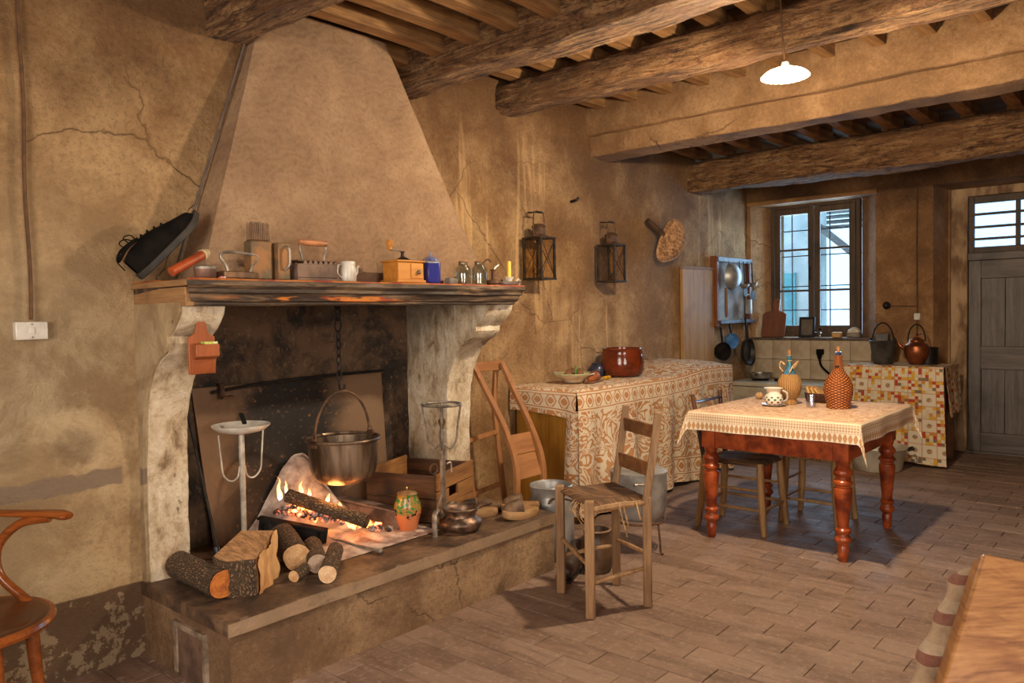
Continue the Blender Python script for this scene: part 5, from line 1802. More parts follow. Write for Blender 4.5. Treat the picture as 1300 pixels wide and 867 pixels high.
# oil lamp and dustpan-like wedge
x = thing('iron_oil_lamp', 'old iron oil lamp with hooked hanger right of the jars', 'oil lamp', (3.36, 3.05, MZ))
MB().lathe([(0, 0), (.036, 0), (.042, .012), (.036, .028), (.014, .034), (.012, .08), (.02, .09), (0, .095)], 20).build('reservoir', M_RUST, x)
MB().tube(spline([(.0, 0, .08), (.012, 0, .10), (.035, 0, .112), (.045, 0, .12)], 4), .008, 8).build('spout', M_STEEL, x)
MB().tube(spline([(-.03, .02, .02), (-.05, .03, .09), (-.045, .03, .135), (-.02, .02, .15), (-.005, .01, .135)], 5), .006, 6).build('hanger_hook', M_RUST, x)
x = thing('tin_scoop', 'grey tin funnel wedge leaning by the oil lamp on the mantel', 'scoop', (3.44, 3.10, MZ))
MB().add([(-.03, -.03, 0), (.06, -.03, 0), (.06, .03, 0), (-.03, .03, 0), (-.02, 0, .11)], [(3, 2, 1, 0), (0, 1, 4), (1, 2, 4), (2, 3, 4), (3, 0, 4)]).build('wedge', M_RUST, x, .003)
# candle
x = thing('candle_holder', 'white enamel chamber candlestick at the right end of the mantel', 'candlestick', (3.50, 3.05, MZ))
MB().lathe([(0, .004), (.05, .004), (.072, .016), (.078, .022), (.07, .014), (.045, .0), (0, .0)], 28).build('saucer', M_ENAMEL, x, sharp=60)
MB().lathe([(.02, .006), (.018, .03), (.028, .044), (.03, .05), (.014, .05), (.013, .03), (0, .03)], 18).build('socket', M_ENAMEL, x, sharp=60)
MB().torus((.086, 0, .024), .016, .004, 14, 6, 'y').build('finger_loop', M_ENAMEL, x)
x = thing('candle', 'yellow wax candle standing in the white candlestick', 'candle', (3.50, 3.05, MZ + .031))
MB().lathe([(0, 0), (.0125, 0), (.0125, .11), (.01, .114), (0, .112)], 14).build('wax', simple('yellow_wax', S(240, 196, 70), S(226, 176, 52), 8, .4), x)
MB().tube([(0, 0, .11), (.001, 0, .124)], .0012, 5).build('wick', M_BLACKIRON, x)

# match holder on the left pillar
mh = thing('match_holder', 'reddish wooden wall match holder hung on the left pillar', 'match holder', (1.592, 3.10, 1.27))
M_RW = wood('reddish_wood', S(168, 92, 50), S(120, 60, 30), 'Z', .5)
hp_ = []
for i in range(9):
    t = PI * i / 8
    hp_.append((.045 * 0 + .024 * math.cos(t), .195 + .03 * math.sin(t)))
MB().prism([(-.058, 0), (.058, 0), (.058, .155), (.03, .17)] + hp_ + [(-.03, .17), (-.058, .155)], .0, .012, 'y').build('back_board', M_RW, mh, .003)
MB().prism([(-.05, .075), (-.018, .062), (-.012, .02), (0, .0), (0, .13), (-.05, .125)], -.052, .052, 'x').build('tray', M_RW, mh, .003)
MB().tube([(0, -.003, .205), (0, .003, .205)], .004, 8).build('screw', M_STEEL, mh)
x = thing('matchbox', 'small green and yellow matchbox in the wooden holder', 'matchbox', (1.612, 3.078, 1.392))
n = N('matchbox_print', .6)
n.color(n.ramp(n.noise(n.obj, 60, 2), [(.42, S(206, 196, 70)), (.5, S(84, 150, 70)), (.58, S(214, 206, 150))], 'CONSTANT'))
MB().box(-.03, -.018, 0, .03, .018, .014).build('box', n.m, x, .001)

# ================================================================== ON THE LEFT WALL
x = thing('light_switch', 'old white ceramic wall switch plate on the left wall', 'switch', (1.075, 3.475, 1.43))
MB().box(-.058, -.008, 0, .058, .03, .072).build('plate', M_ENAMEL, x, .004)
MB().box(-.009, -.013, .022, .009, -.006, .05).build('rocker', M_ENAMEL, x, .002)
for zz in (.01, .062):
    MB().tube([(0, -.011, zz), (0, -.004, zz)], .004, 8).build('screw', M_STEEL, x)
M_WIRE = simple('brown_wire', S(98, 64, 34), S(66, 42, 22), 12)
pts = [(1.075 + .004 * math.sin(k * .9), 3.488 - 0.012, 1.51 + k * .1) for k in range(21)]
tag(MB().tube(pts, .0075, 6).build('switch_cable', M_WIRE, origin=(1.075, 3.48, 1.51)), 'brown cable running up the left wall from the switch', 'cable')

def lantern(label, loc, rz):
    l_ = thing('storm_lantern', label, 'lantern', loc, rz, 'lanterns on the wall')
    w_, h_ = .082, .30
    m_ = MB()
    ML = simple('lantern_tin', S(70, 58, 46), S(40, 32, 26), 14, .6, .4)
    for sx in (-1, 1):
        for sy in (-1, 1):
            MB().box(sx * w_ - .008, sy * w_ - .008, 0, sx * w_ + .008, sy * w_ + .008, h_).build('corner_post', ML, l_)
    MB().box(-w_ - .012, -w_ - .012, -.012, w_ + .012, w_ + .012, .004).build('base', ML, l_, .002)
    MB().box(-w_ - .012, -w_ - .012, h_, w_ + .012, w_ + .012, h_ + .014).build('top_plate', ML, l_, .002)
    MB().lathe([(.085, h_ + .014), (.058, h_ + .03), (.052, h_ + .034), (.05, h_ + .085), (.058, h_ + .09), (.052, h_ + .10), (.03, h_ + .115), (0, h_ + .12)], 20).build('chimney', M_RUST, l_, sharp=50)
    for sx, sy, ax in ((0, -1, 'y'), (0, 1, 'y'), (-1, 0, 'x'), (1, 0, 'x')):
        if ax == 'y':
            MB().box(-w_, sy * w_ - .002, .005, w_, sy * w_ + .002, h_).build('pane', M_LGLASS, l_)
            if sy < 0:
                for q in (1, -1):
                    MB().tube([(-w_ * q, sy * w_ - .006, .01), (w_ * q, sy * w_ - .006, h_)], .003, 5).build('guard_wire', ML, l_)
        else:
            MB().box(sx * w_ - .002, -w_, .005, sx * w_ + .002, w_, h_).build('pane', M_LGLASS, l_)
            for q in (1, -1):
                MB().tube([(sx * (w_ + .005), -w_ * q, .01), (sx * (w_ + .005), w_ * q, h_)], .003, 5).build('guard_wire', ML, l_)
    MB().tube(spline([(-.06, 0, h_ + .02), (-.068, 0, h_ + .12), (-.058, 0, h_ + .19), (-.05, 0, h_ + .205), (.05, 0, h_ + .205), (.058, 0, h_ + .19), (.068, 0, h_ + .12), (.06, 0, h_ + .02)], 5), .0045, 6).build('bail', M_RUST, l_)
    MB().tube([(-.035, 0, h_ + .205), (.035, 0, h_ + .205)], .009, 8).build('grip', M_BLACKIRON, l_)
    MB().bar((0, .0, h_ + .205), (.11 * math.sin(rz), .11 * math.cos(rz), h_ + .212), .010, .010).build('wall_peg', M_BLACKIRON, l_)
    MB().lathe([(0, .005), (.03, .005), (.03, .04), (.01, .05), (.01, .07), (0, .07)], 12).build('burner', M_RUST, l_)
lantern('storm lantern nearer the hood, with a dusty plain front pane', (4.62, 3.715, 1.765), 0)
lantern('second storm lantern farther along, with crossed guard wires', (5.61, 3.715, 1.765), 0)

# wicker scoop basket
wb = thing('wicker_scoop', 'small shallow wicker basket hung by its handle on the wall', 'basket', (6.68, 3.74, 2.02))
M_WICK = simple('pale_wicker', S(196, 152, 108), S(134, 92, 58), 26, .8, 0, .6, 60)
RB = Matrix.Rotation(math.radians(58), 4, 'Y')
for k in range(19):
    t = -.27 + .54 * k / 18
    half = .15 * math.sqrt(max(.03, 1 - (t / .29) ** 2)) * (1 + .25 * math.sin(t * 5))
    m_ = MB()
    m_.M = Matrix.Translation((0, 0, .14)) @ RB
    dep = -.07 * (1 - (t / .29) ** 2)
    pts = [(lerp(-half, half, q / 12), dep * (1 - (2 * q / 12 - 1) ** 2) - .006 * (1 if (q + k) % 2 else -1), t) for q in range(13)]
    m_.tube(pts, .0145, 6).build('weaver', M_WICK, wb)
m_ = MB()
m_.M = Matrix.Translation((0, 0, .14)) @ RB
m_.tube([(.15 * 1.08 * math.cos(t) * (1 + .25 * math.sin(.27 * math.sin(t) * 5)), 0, .285 * math.sin(t)) for t in [2 * PI * i / 28 for i in range(28)]], .014, 8, closed=True).build('rim', M_WICK, wb)
MB().tube(spline([(-.14, .0, .20), (-.24, .03, .27), (-.33, .06, .33)], 4), .028, 8).build('handle', simple('dark_stick', S(92, 64, 42), S(54, 38, 26), 10), wb)
x = thing('wall_hook', 'small iron spike stuck in the wall above the second lantern', 'hook', (5.22, 3.84, 2.42))
MB().tube([(0, .03, 0), (0, -.05, .01), (.01, -.06, .03)], .012, 6).build('spike', M_BLACKIRON, x)

# pale cupboard panel in the wall
x = thing('cupboard_door', 'pale ochre plank cupboard door set in the wall behind the covered chest', 'cupboard', (7.35, 3.815, .62))
M_PALEW = wood('pale_ochre_wood', S(190, 142, 74), S(138, 94, 44), 'Z', .65)
for k in range(3):
    MB().box(-.34 + k * .23, -.02, 0, -.34 + (k + 1) * .23 - .003, .01, 1.30).build('plank', M_PALEW, x, .002)
MB().box(-.36, -.022, 1.30, .37, .01, 1.335).build('top_trim', M_TANW, x, .003)

# utensil rack
rk = thing('utensil_rack', 'tall narrow wooden utensil rack on the wall beside the window', 'rack', (8.15, 3.82, 1.32))
M_RACK = wood('rack_red_wood', S(138, 78, 44), S(84, 46, 26), 'Z', .5)
for xx in (-.42, .40):
    MB().box(xx - .022, -.06, 0, xx + .022, .02, .76).build('upright', M_RACK, rk, .004)
MB().box(-.42, -.01, .02, .40, .015, .74).build('back_panel', simple('rack_back', S(150, 134, 116), S(104, 90, 76), 6, .6), rk)
MB().box(-.44, -.075, .70, .43, -.05, .75).build('top_rail', simple('blue_grey_rail', S(96, 100, 118), S(60, 62, 76), 10, .5), rk, .003)
MB().box(-.44, -.10, .03, .43, .0, .065).build('bottom_shelf', simple('blue_grey_rail', S(96, 100, 118), S(60, 62, 76), 10, .5), rk, .003)
def hang(name, label, cat, loc):
    return thing(name, label, cat, loc, 0, 'kitchen utensils on the rack')
x = hang('colander', 'round aluminium colander hanging at the top of the rack', 'colander', (7.98, 3.735, 1.86))
m_ = MB()
m_.M = Matrix.Rotation(PI / 2, 4, 'X')
m_.lathe([(.14, 0), (.15, .0), (.148, .006), (.13, .05), (.09, .09), (.04, .105), (0, .108)], 28).build('bowl', M_ALU, x, sharp=60)
MB().tube([(0, 0, .14), (0, .02, .20)], .006, 6).build('hanging_eye', M_STEEL, x)
for i, (xx, L, nm, lb) in enumerate(((8.20, .26, 'ladle', 'long steel ladle hanging beside the colander'), (8.31, .30, 'skimmer', 'flat round skimmer hanging in the middle of the rack'), (8.42, .24, 'ladle', 'short dark ladle at the right of the rack'), (8.53, .34, 'spatula', 'dark iron spatula hanging outside the right upright'))):
    x = hang(nm, lb, nm, (xx, 3.725, 2.04))
    MB().tube([(0, .01, .0), (0, -.01, -L)], .006, 6).build('shaft', M_BLACKIRON, x)
    if nm == 'ladle':
        MB().lathe([(0, -.05), (.03, -.045), (.05, -.02), (.055, 0), (.05, -.002), (.03, -.035), (0, -.04)], 18, (0, -.05, -L)).build('cup', M_STEEL, x, sharp=60)
    else:
        m_ = MB()
        m_.M = Matrix.Translation((0, -.01, -L - .04)) @ Matrix.Rotation(PI / 2, 4, 'X')
        m_.lathe([(0, -.003), (.055, -.003), (.058, .003), (0, .006)], 18).build('disc', M_BLACKIRON, x)
x = hang('grater', 'bent metal grater hanging low in the rack', 'grater', (8.40, 3.72, 1.45))
MB().grid(lambda s, t: (lerp(-.07, .07, s), -.04 * math.sin(PI * s), .16 * t), 8, 4).grid(lambda s, t: (lerp(-.07, .07, s), -.04 * math.sin(PI * s) + .004, .16 * t), 8, 4).build('plate', M_ALU, x)
MB().tube(arc((0, 0, .16), .06, 0, 180, 8), .005, 6).build('loop', M_STEEL, x)
x = hang('rolling_pin', 'thin brown wooden stick hanging left in the rack', 'stick', (7.86, 3.73, 1.42))
MB().tube([(0, 0, 0), (0, 0, .04), (0, 0, .28), (0, 0, .32)], [.012, .018, .018, .012], 10).build('pin', M_BROWNWZ, x)
def pan(name, label, loc, r, mat, rz=0, hl=.24):
    x = hang(name, label, 'pan', loc)
    m_ = MB()
    m_.M = Matrix.Rotation(rz, 4, 'Z') @ Matrix.Rotation(PI / 2, 4, 'X')
    m_.lathe([(0, 0), (r * .85, 0), (r * .9, .004), (r, .05), (r * .98, .05), (r * .86, .008), (0, .006)], 30).build('bowl', mat, x, sharp=60)
    MB().bar((0, -.02, r * .95), (0, -.0, r + hl), .022, .008, (1, 0, 0)).build('handle', M_BLACKIRON, x)
    return x
pan('frying_pan', 'dark frying pan hanging below the rack over the tiles', (8.27, 3.70, 1.03), .145, simple('black_pan', S(62, 52, 46), S(34, 30, 28), 9, .5, .4))
pan('frying_pan', 'second blackened pan half hidden behind the dark frying pan', (8.44, 3.76, .98), .125, M_BLACKIRON)
pan('enamel_pan', 'blue enamel pan hanging below the left of the rack', (7.93, 3.73, 1.16), .085, simple('light_blue_enamel', S(96, 150, 200), S(60, 104, 160), 8, .3), -.4, .10)
pan('saucepan', 'dark saucepan hanging at the lower left corner of the rack', (7.80, 3.77, 1.05), .10, M_BLACKIRON, -.5, .16)

# ================================================================== COVERED CHEST
chs = thing('low_chest', 'long low chest of yellow varnished wood under the ochre print cloth', 'chest', (5.62, 3.52, 0))
M_VARN = wood('yellow_varnish', S(186, 134, 50), S(140, 92, 30), 'Z', .4)
wpart(MB().box(4.44, 3.26, .06, 4.465, 3.82, .93), 'end_panel', M_VARN, chs, .003)
wpart(MB().box(6.80, 3.26, .06, 6.825, 3.82, .93), 'end_panel', M_VARN, chs, .003)
wpart(MB().box(4.465, 3.26, .06, 6.80, 3.28, .93), 'front_panel', M_VARN, chs, .003)
wpart(MB().box(4.42, 3.24, .93, 6.85, 3.83, .945), 'top', M_VARN, chs, .003)
for (x, y) in ((4.47, 3.30), (6.78, 3.30), (4.47, 3.78), (6.78, 3.78)):
    wpart(MB().box(x - .025, y - .025, 0, x + .025, y + .025, .07), 'foot', M_VARN, chs)
CX0, CX1, CY0, CY1 = 4.40, 6.88, 3.215, 3.835
def sm(a, b, v):
    t = max(0, min(1, (v - a) / (b - a)))
    return t * t * (3 - 2 * t)
def chest_top_z(x, y):
    h = .085 * sm(5.75, 6.35, x) * (1 - .35 * sm(6.6, 6.9, x)) * (.45 + .55 * sm(3.2, 3.5, y))
    return .952 + h + .004 * noise.noise(Vector((x * 6, y * 6, 0)))
ccl = thing('ochre_tablecloth', 'white cotton cloth with ochre print draped to the floor over the chest', 'tablecloth', (5.62, 3.52, 0))
m_ = MB()
m_.grid(lambda s, t: (lerp(CX0, CX1, s), lerp(CY0, CY1, t), chest_top_z(lerp(CX0, CX1, s), lerp(CY0, CY1, t))), 60, 16, lambda s, t: (lerp(CX0, CX1, s), lerp(CY0, CY1, t) - CY0 + 0.09))
wpart(m_, 'top_sheet', M_CLOTH1, ccl, sharp=70)
def fold(x, d):
    return (.020 * math.sin(x * 11) + .014 * math.sin(x * 23 + 1) + .02 * noise.noise(Vector((x * 3, d * 2, 3)))) * min(1, d * 1.6)
def drop_front(s, t):
    x = lerp(CX0, CX1, s)
    zt = chest_top_z(x, CY0)
    L = zt - .035 - .015 * math.sin(x * 9)
    d = L * t
    return (x + .04 * (s - .5) * t - .012 * (1 if s == 0 else 0), CY0 - .012 * math.sin(min(1, t * 8) * PI / 2) - .02 * t + fold(x, d) * 1.2, zt - d)
m_ = MB()
m_.grid(drop_front, 110, 30, lambda s, t: (lerp(CX0, CX1, s), -.93 * t + .09))
wpart(m_, 'front_drop', M_CLOTH1, ccl, sharp=70)
def drop_left(s, t):
    y = lerp(CY0, CY1, s)
    zt = chest_top_z(CX0, y)
    L = .175 + .05 * (1 - s) ** 3
    return (CX0 - .012 * math.sin(min(1, t * 6) * PI / 2) + fold(y * 1.4, L * t) * .8 - .01 * t, y, zt - L * t)
m_ = MB()
m_.grid(drop_left, 30, 8, lambda s, t: (lerp(CY0, CY1, s), .09 - .2 * t))
wpart(m_, 'left_drop', M_CLOTH1, ccl, sharp=70)
def corner_return(s, t):
    z = lerp(.80, .05, t)
    wd = .10 + .05 * t
    y = CY0 - .012 + wd * s
    return (CX0 - .006 - .012 * math.sin(PI * s) - .012 * t, y, z)
m_ = MB()
m_.grid(corner_return, 8, 16, lambda s, t: (4.4 - .15 * s, -.05 - .75 * t))
wpart(m_, 'corner_return', M_CLOTH1, ccl, sharp=70)
m_ = MB()
m_.grid(lambda s, t: (CX1 + .012 + .02 * t, lerp(CY0, CY1, s), chest_top_z(CX1, lerp(CY0, CY1, s)) - .5 * t), 16, 8, lambda s, t: (lerp(CY0, CY1, s), .09 - .5 * t))
wpart(m_, 'right_drop', M_CLOTH1, ccl, sharp=70)
# things on the chest
x = thing('ceramic_bowl', 'cream ceramic bowl with green rim on the ochre cloth', 'bowl', (4.83, 3.56, .958))
MB().lathe([(0, 0), (.07, 0), (.08, .006), (.115, .045), (.15, .065), (.165, .07), (.15, .06), (.11, .03), (0, .02)], 32).build('body', simple('cream_glaze', S(206, 190, 164), S(170, 150, 122), 9, .3), x, sharp=60)
MB().torus((0, 0, .069), .16, .006, 32, 6).build('rim', simple('green_rim', S(140, 152, 104), S(176, 168, 130), 14, .3), x)
for i, (dx, dy) in enumerate(((-.07, .0), (.05, .05), (.02, -.04))):
    y_ = thing('pine_cone', ('brown dried cone at the left in the cream bowl', 'brown dried cone at the back of the cream bowl', 'brown dried cone at the front of the cream bowl')[i], 'cone', (4.83 + dx, 3.56 + dy, 1.0), group='cones in the bowl')
    MB().lathe([(0, 0), (.03, .015), (.035, .03), (.022, .055), (0, .07)], 12).jitter(.005, 60).build('scales', M_BROWNW, y_)
x = thing('green_bottle_top', 'tiny green cut stem standing in the cream bowl', 'stem', (4.80, 3.52, 1.0))
MB().tube([(0, 0, 0), (0, 0, .09)], .007, 8).build('stem', simple('green_plastic', S(70, 150, 60), S(44, 110, 40), 8, .4), x)
x = thing('carved_fish', 'small reddish brown carved wooden figure lying before the bowl', 'figure', (4.93, 3.44, .958), .2)
MB().tube(spline([(-.11, 0, .02), (-.05, 0, .035), (.02, 0, .045), (.07, 0, .03), (.12, 0, .028)], 4), [.012, .018, .024, .03, .034, .038, .042, .044, .042, .038, .034, .026, .02, .016, .014, .014, .01], 12).build('body', simple('rust_wood', S(150, 82, 40), S(92, 46, 24), 12, .5), x)
MB().cbox((0, 0, .006), (.22, .07, .012)).build('base', M_BROWNW, x, .003)
x = thing('yellow_crayon', 'short yellow stick lying between figure and brown pot', 'stick', (5.20, 3.50, .97))
MB().tube([(-.05, 0, 0), (.05, .01, 0)], .014, 10).build('body', simple('yellow_paint', S(206, 160, 40), S(180, 130, 30), 8), x)
x = thing('brown_crock', 'glossy dark brown glazed crock on the ochre cloth', 'crock', (5.55, 3.58, .958))
MB().lathe([(0, 0), (.14, 0), (.165, .012), (.182, .06), (.184, .11), (.174, .18), (.165, .225), (.168, .232), (.158, .234), (.155, .2), (.165, .10), (.14, .02), (0, .015)], 40).build('body', simple('brown_glaze', S(104, 42, 20), S(64, 24, 12), 5, .12), x, sharp=60)
MB().torus((0, 0, .23), .163, .006, 40, 6).build('rim', simple('brown_glaze_rim', S(124, 58, 30), S(90, 36, 18), 8, .2), x)
x = thing('dark_jug', 'small dark blue jug half hidden behind the brown crock', 'jug', (5.42, 3.74, .958))
MB().lathe([(0, 0), (.06, 0), (.075, .04), (.07, .08), (.05, .10), (.055, .11), (0, .105)], 20).build('body', simple('dark_blue_glaze', S(50, 54, 78), S(32, 34, 50), 8, .3), x, sharp=60)

# ================================================================== KITCHEN CORNER
# wall tiles
tb = thing('tile_splashback', 'row of square cream glazed tiles between sink and window', 'tiles', (8.64, 3.1, .71))
M_CTILE = simple('cream_tile', S(190, 172, 146), S(160, 140, 114), 4, .3, 0, .08)
tp = None
for r in range(2):
    for c in range(7):
        yy = 2.47 + c * .213
        if tp is None:
            tp = MB().box(-.006, .0015, .0015, .012, .2115, .2155).build('tile', M_CTILE, tb, .003)
            tp.location = (0, yy - 3.1, r * .217)
        else:
            link_copy(tp, 'tile', tb, (0, yy - 3.1, r * .217)).modifiers.new('bevel', 'BEVEL').width = .003
MB().box(.002, -.64, 0, .014, .87, .437).build('mortar', simple('tile_mortar', S(92, 72, 54), S(70, 54, 40), 12), tb)
# stove and sink
sk = thing('kitchen_unit', 'white enamel kitchen stove unit under the tiles', 'stove', (8.34, 3.2, 0))
M_WHITEP = simple('yellowed_white_paint', S(204, 194, 172), S(168, 154, 130), 5, .35)
MB().box(-.27, -.50, .04, .28, .58, .66).build('body', M_WHITEP, sk, .008)
MB().box(-.30, -.53, .66, .29, .60, .705).build('worktop', M_WHITEP, sk, .008)
MB().box(-.276, .06, .10, -.268, .56, .62).build('door', M_WHITEP, sk, .004)
MB().box(-.276, -.48, .10, -.268, .03, .62).build('door', M_WHITEP, sk, .004)
for yy in (.36, .1):
    MB().torus((.0, yy, .712), .085, .008, 24, 6).build('burner_ring', M_BLACKIRON, sk)
    for k in range(4):
        t = k * PI / 2
        MB().bar((0, yy, .722), (.1 * math.cos(t), yy + .1 * math.sin(t), .722), .01, .01).build('burner_bar', M_BLACKIRON, sk)
x = thing('low_saucepan', 'low dull metal pan on the stove left of the straw bottle', 'pan', (8.34, 3.56, .728))
MB().lathe([(0, 0), (.11, 0), (.125, .01), (.13, .06), (.126, .06), (.12, .012), (0, .008)], 28).build('body', M_STEEL, x, sharp=60)
MB().bar((-.12, -.02, .05), (-.26, -.06, .06), .02, .012).build('handle', M_BLACKIRON, x)
x = thing('power_plug', 'black plug with drooping cable on the tiled wall', 'plug', (8.60, 2.99, 1.02))
MB().box(-.03, -.035, -.03, .03, .035, .03).build('socket', M_BLACK, x, .008)
MB().tube([(-.02, .0, -.03), (-.02, 0, -.08)], [.026, .016], 10).build('plug', M_BLACK, x)
MB().tube(spline([(-.02, 0, -.07), (-.03, -.03, -.16), (-.04, -.14, -.25), (-.06, -.28, -.29), (-.06, -.45, -.31)], 6), .011, 8).build('cable', M_BLACK, x)
# far chest with patchwork cloth
ft = thing('side_table', 'square wooden table hidden under the patchwork cloth', 'table', (8.32, 2.1, 0))
MB().box(-.27, -.42, .86, .30, .44, .92).build('top', M_BROWNW, ft, .004)
for (xx, yy) in ((-.24, -.38), (-.24, .40), (.26, -.38), (.26, .40)):
    MB().box(xx - .03, yy - .03, 0, xx + .03, yy + .03, .86).build('leg', M_BROWNWZ, ft)
pc = thing('patchwork_cloth', 'red yellow and cream patchwork print cloth draped over the side table', 'tablecloth', (8.32, 2.1, 0))
PX0, PX1, PY0, PY1, PZ = 8.035, 8.63, 1.665, 2.56, .926
m_ = MB()
m_.grid(lambda s, t: (lerp(PX0, PX1, s), lerp(PY0, PY1, t), PZ + .003 * noise.noise(Vector((s * 5, t * 5, 1)))), 12, 20, lambda s, t: (lerp(PY0, PY1, t), 1.0 + lerp(PX0, PX1, s) - PX0))
wpart(m_, 'top_sheet', M_CLOTH3, pc, sharp=70)
def pfront(s, t):
    y = lerp(PY0, PY1, s)
    return (PX0 - .012 * math.sin(min(1, t * 9) * PI / 2) - .16 * t + .018 * math.sin(y * 13) * t, y + (-.06 * (1 - s)) * t + .01 * t * s, PZ - (.90 - .05 * s) * t)
m_ = MB()
m_.grid(pfront, 50, 24, lambda s, t: (lerp(PY0, PY1, s), 1.0 - .9 * t))
wpart(m_, 'front_drop', M_CLOTH3, pc, sharp=70)
def pside(s, t):
    x = lerp(PX0, PX1, s)
    p0 = pfront(0, t * .50)
    return (lerp(p0[0], x, min(1, s * 3)) if s < .33 else x, PY0 - .012 - .03 * t + .015 * math.sin(x * 20) * t - (.03 * t if s < .2 else 0), PZ - .45 * t - .0 * s)
m_ = MB()
m_.grid(pside, 24, 14, lambda s, t: (PY0 - lerp(0, .6, s), 1.0 - .45 * t))
wpart(m_, 'side_drop', M_CLOTH3, pc, sharp=70)
# bucket, copper kettle
x = thing('zinc_bucket', 'dark zinc bucket with raised handle on the patchwork cloth', 'bucket', (8.32, 2.27, .93))
MB().lathe([(0, 0), (.085, 0), (.09, .005), (.122, .225), (.127, .23), (.122, .235), (.116, .225), (.083, .012), (0, .01)], 32).build('body', simple('dark_zinc', S(92, 86, 82), S(54, 50, 48), 7, .5, .5), x, sharp=60)
MB().box(-.05, -.06, .19, .05, .06, .30).build('inner_tin', simple('grey_tin', S(110, 108, 106), S(76, 74, 72), 8, .5, .4), x, .006)
MB().tube(arc((0, 0, .225), .10, 0, 180, 16, 'yz', 1.85), .008, 8).build('bail', M_BLACKIRON, x)
for sy in (-1, 1):
    MB().cbox((0, sy * .118, .23), (.03, .012, .05)).build('lug', M_BLACKIRON, x)
x = thing('copper_kettle', 'round-bellied copper kettle with hoop handle on the patchwork cloth', 'kettle', (8.32, 1.96, .93))
M_KET = simple('kettle_copper', S(166, 98, 62), S(104, 58, 38), 6, .32, .85)
MB().lathe([(0, 0), (.06, 0), (.07, .008), (.10, .07), (.112, .12), (.112, .17), (.10, .2), (.07, .215), (.066, .23), (0, .23)], 32).build('body', M_KET, x, sharp=60)
MB().lathe([(.07, .228), (.068, .24), (.04, .262), (.012, .27), (.012, .28), (.02, .29), (.012, .30), (0, .302)], 22).build('lid', M_KET, x, sharp=60)
MB().tube(spline([(0, .105, .15), (-.02, .14, .18), (-.02, .16, .215)], 4), [.022, .02, .018, .016, .015, .014, .013, .012, .011], 10).build('spout', M_KET, x)
MB().tube(arc((0, 0, .23), .078, 0, 180, 16, 'yz', 2.1), .007, 8).build('bail', M_BLACKIRON, x)
MB().lathe([(.1, .0), (.1, .16), (.105, .165), (0, .165)], 20, (.10, -.07, 0)).build('back_tin', M_IRON, x)
# enamel tub under the table
x = thing('enamel_tub', 'pale enamel wash tub on the floor behind the dining table leg', 'tub', (7.58, 2.12, 0))
MB().lathe([(0, 0), (.20, 0), (.21, .01), (.25, .20), (.262, .21), (.258, .22), (.245, .212), (.205, .02), (0, .015)], 36).build('body', simple('tub_enamel', S(196, 188, 172), S(160, 148, 130), 5, .35), x, sharp=60)
for t in (math.radians(-70), math.radians(110)):
    c_, s_ = math.cos(t), math.sin(t)
    MB().tube([(.25 * c_ - .05 * s_, .25 * s_ + .05 * c_, .19), (.30 * c_ - .05 * s_, .30 * s_ + .05 * c_, .205), (.30 * c_ + .05 * s_, .30 * s_ - .05 * c_, .205), (.25 * c_ + .05 * s_, .25 * s_ - .05 * c_, .19)], .011, 6).build('handle', M_BLACKIRON, x)
# on the window sill
x = thing('cutting_board', 'reddish wooden cutting board leaning in the left window corner', 'board', (8.72, 3.57, 1.174))
m_ = MB()
m_.M = Matrix.Rotation(math.radians(-14), 4, 'Y').inverted()
m_.prism([(-.12, 0), (.12, 0), (.14, .02), (.14, .27), (.10, .30), (.02, .31), (.02, .44), (-.02, .46), (-.05, .44), (-.05, .31), (-.10, .30), (-.14, .27), (-.14, .02)], -.01, .012, 'x')
m_.build('plank', wood('board_red_wood', S(128, 74, 46), S(88, 50, 32), 'Z', .6), x, .005)
x = thing('picture_frame', 'small dark framed picture standing on the window sill', 'picture', (8.72, 3.18, 1.174), math.radians(8))
m_ = MB()
m_.M = Matrix.Rotation(math.radians(12), 4, 'Y')
MBf = m_.box(-.012, -.085, 0, .008, -.06, .23).box(-.012, .06, 0, .008, .085, .23).box(-.012, -.06, 0, .008, .06, .025).box(-.012, -.06, .205, .008, .06, .23)
MBf.build('frame', M_BLACKIRON, x, .003)
m_ = MB()
m_.M = Matrix.Rotation(math.radians(12), 4, 'Y')
m_.box(-.004, -.062, .02, .004, .062, .21).build('picture', simple('faded_print', S(104, 92, 80), S(70, 62, 56), 12, .3), x)
for nm, lb, ct, loc, mk_ in (
        ('glass_vial', 'small clear bottle on the sill right of the picture frame', 'bottle', (8.72, 3.03, 1.174), 'b'),
        ('soap_block', 'yellowish block of soap on the window sill', 'soap', (8.70, 2.84, 1.174), 's'),
        ('sponge_dish', 'pale folded cloth pad at the right end of the sill', 'cloth', (8.80, 2.69, 1.174), 'c')):
    x = thing(nm, lb, ct, loc)
    if mk_ == 'b':
        MB().lathe([(0, 0), (.022, 0), (.024, .05), (.01, .06), (.01, .08), (0, .08)], 16).build('body', M_GLASS, x)
        MB().lathe([(.012, .078), (.013, .10), (0, .10)], 12).build('cap', M_BLACK, x)
    elif mk_ == 's':
        MB().box(-.035, -.05, 0, .035, .05, .06).build('block', simple('soap', S(196, 152, 92), S(170, 124, 70), 8, .5), x, .01)
    else:
        MB().box(-.05, -.07, 0, .05, .07, .05).build('lower_fold', simple('rag_grey', S(140, 128, 112), S(104, 94, 82), 8), x, .012)
        MB().prism([(-.065, .05), (.065, .05), (.05, .085), (.0, .115), (-.05, .085)], -.05, .05, 'x').build('upper_fold', simple('rag_white', S(206, 196, 176), S(170, 158, 138), 8), x, .012)
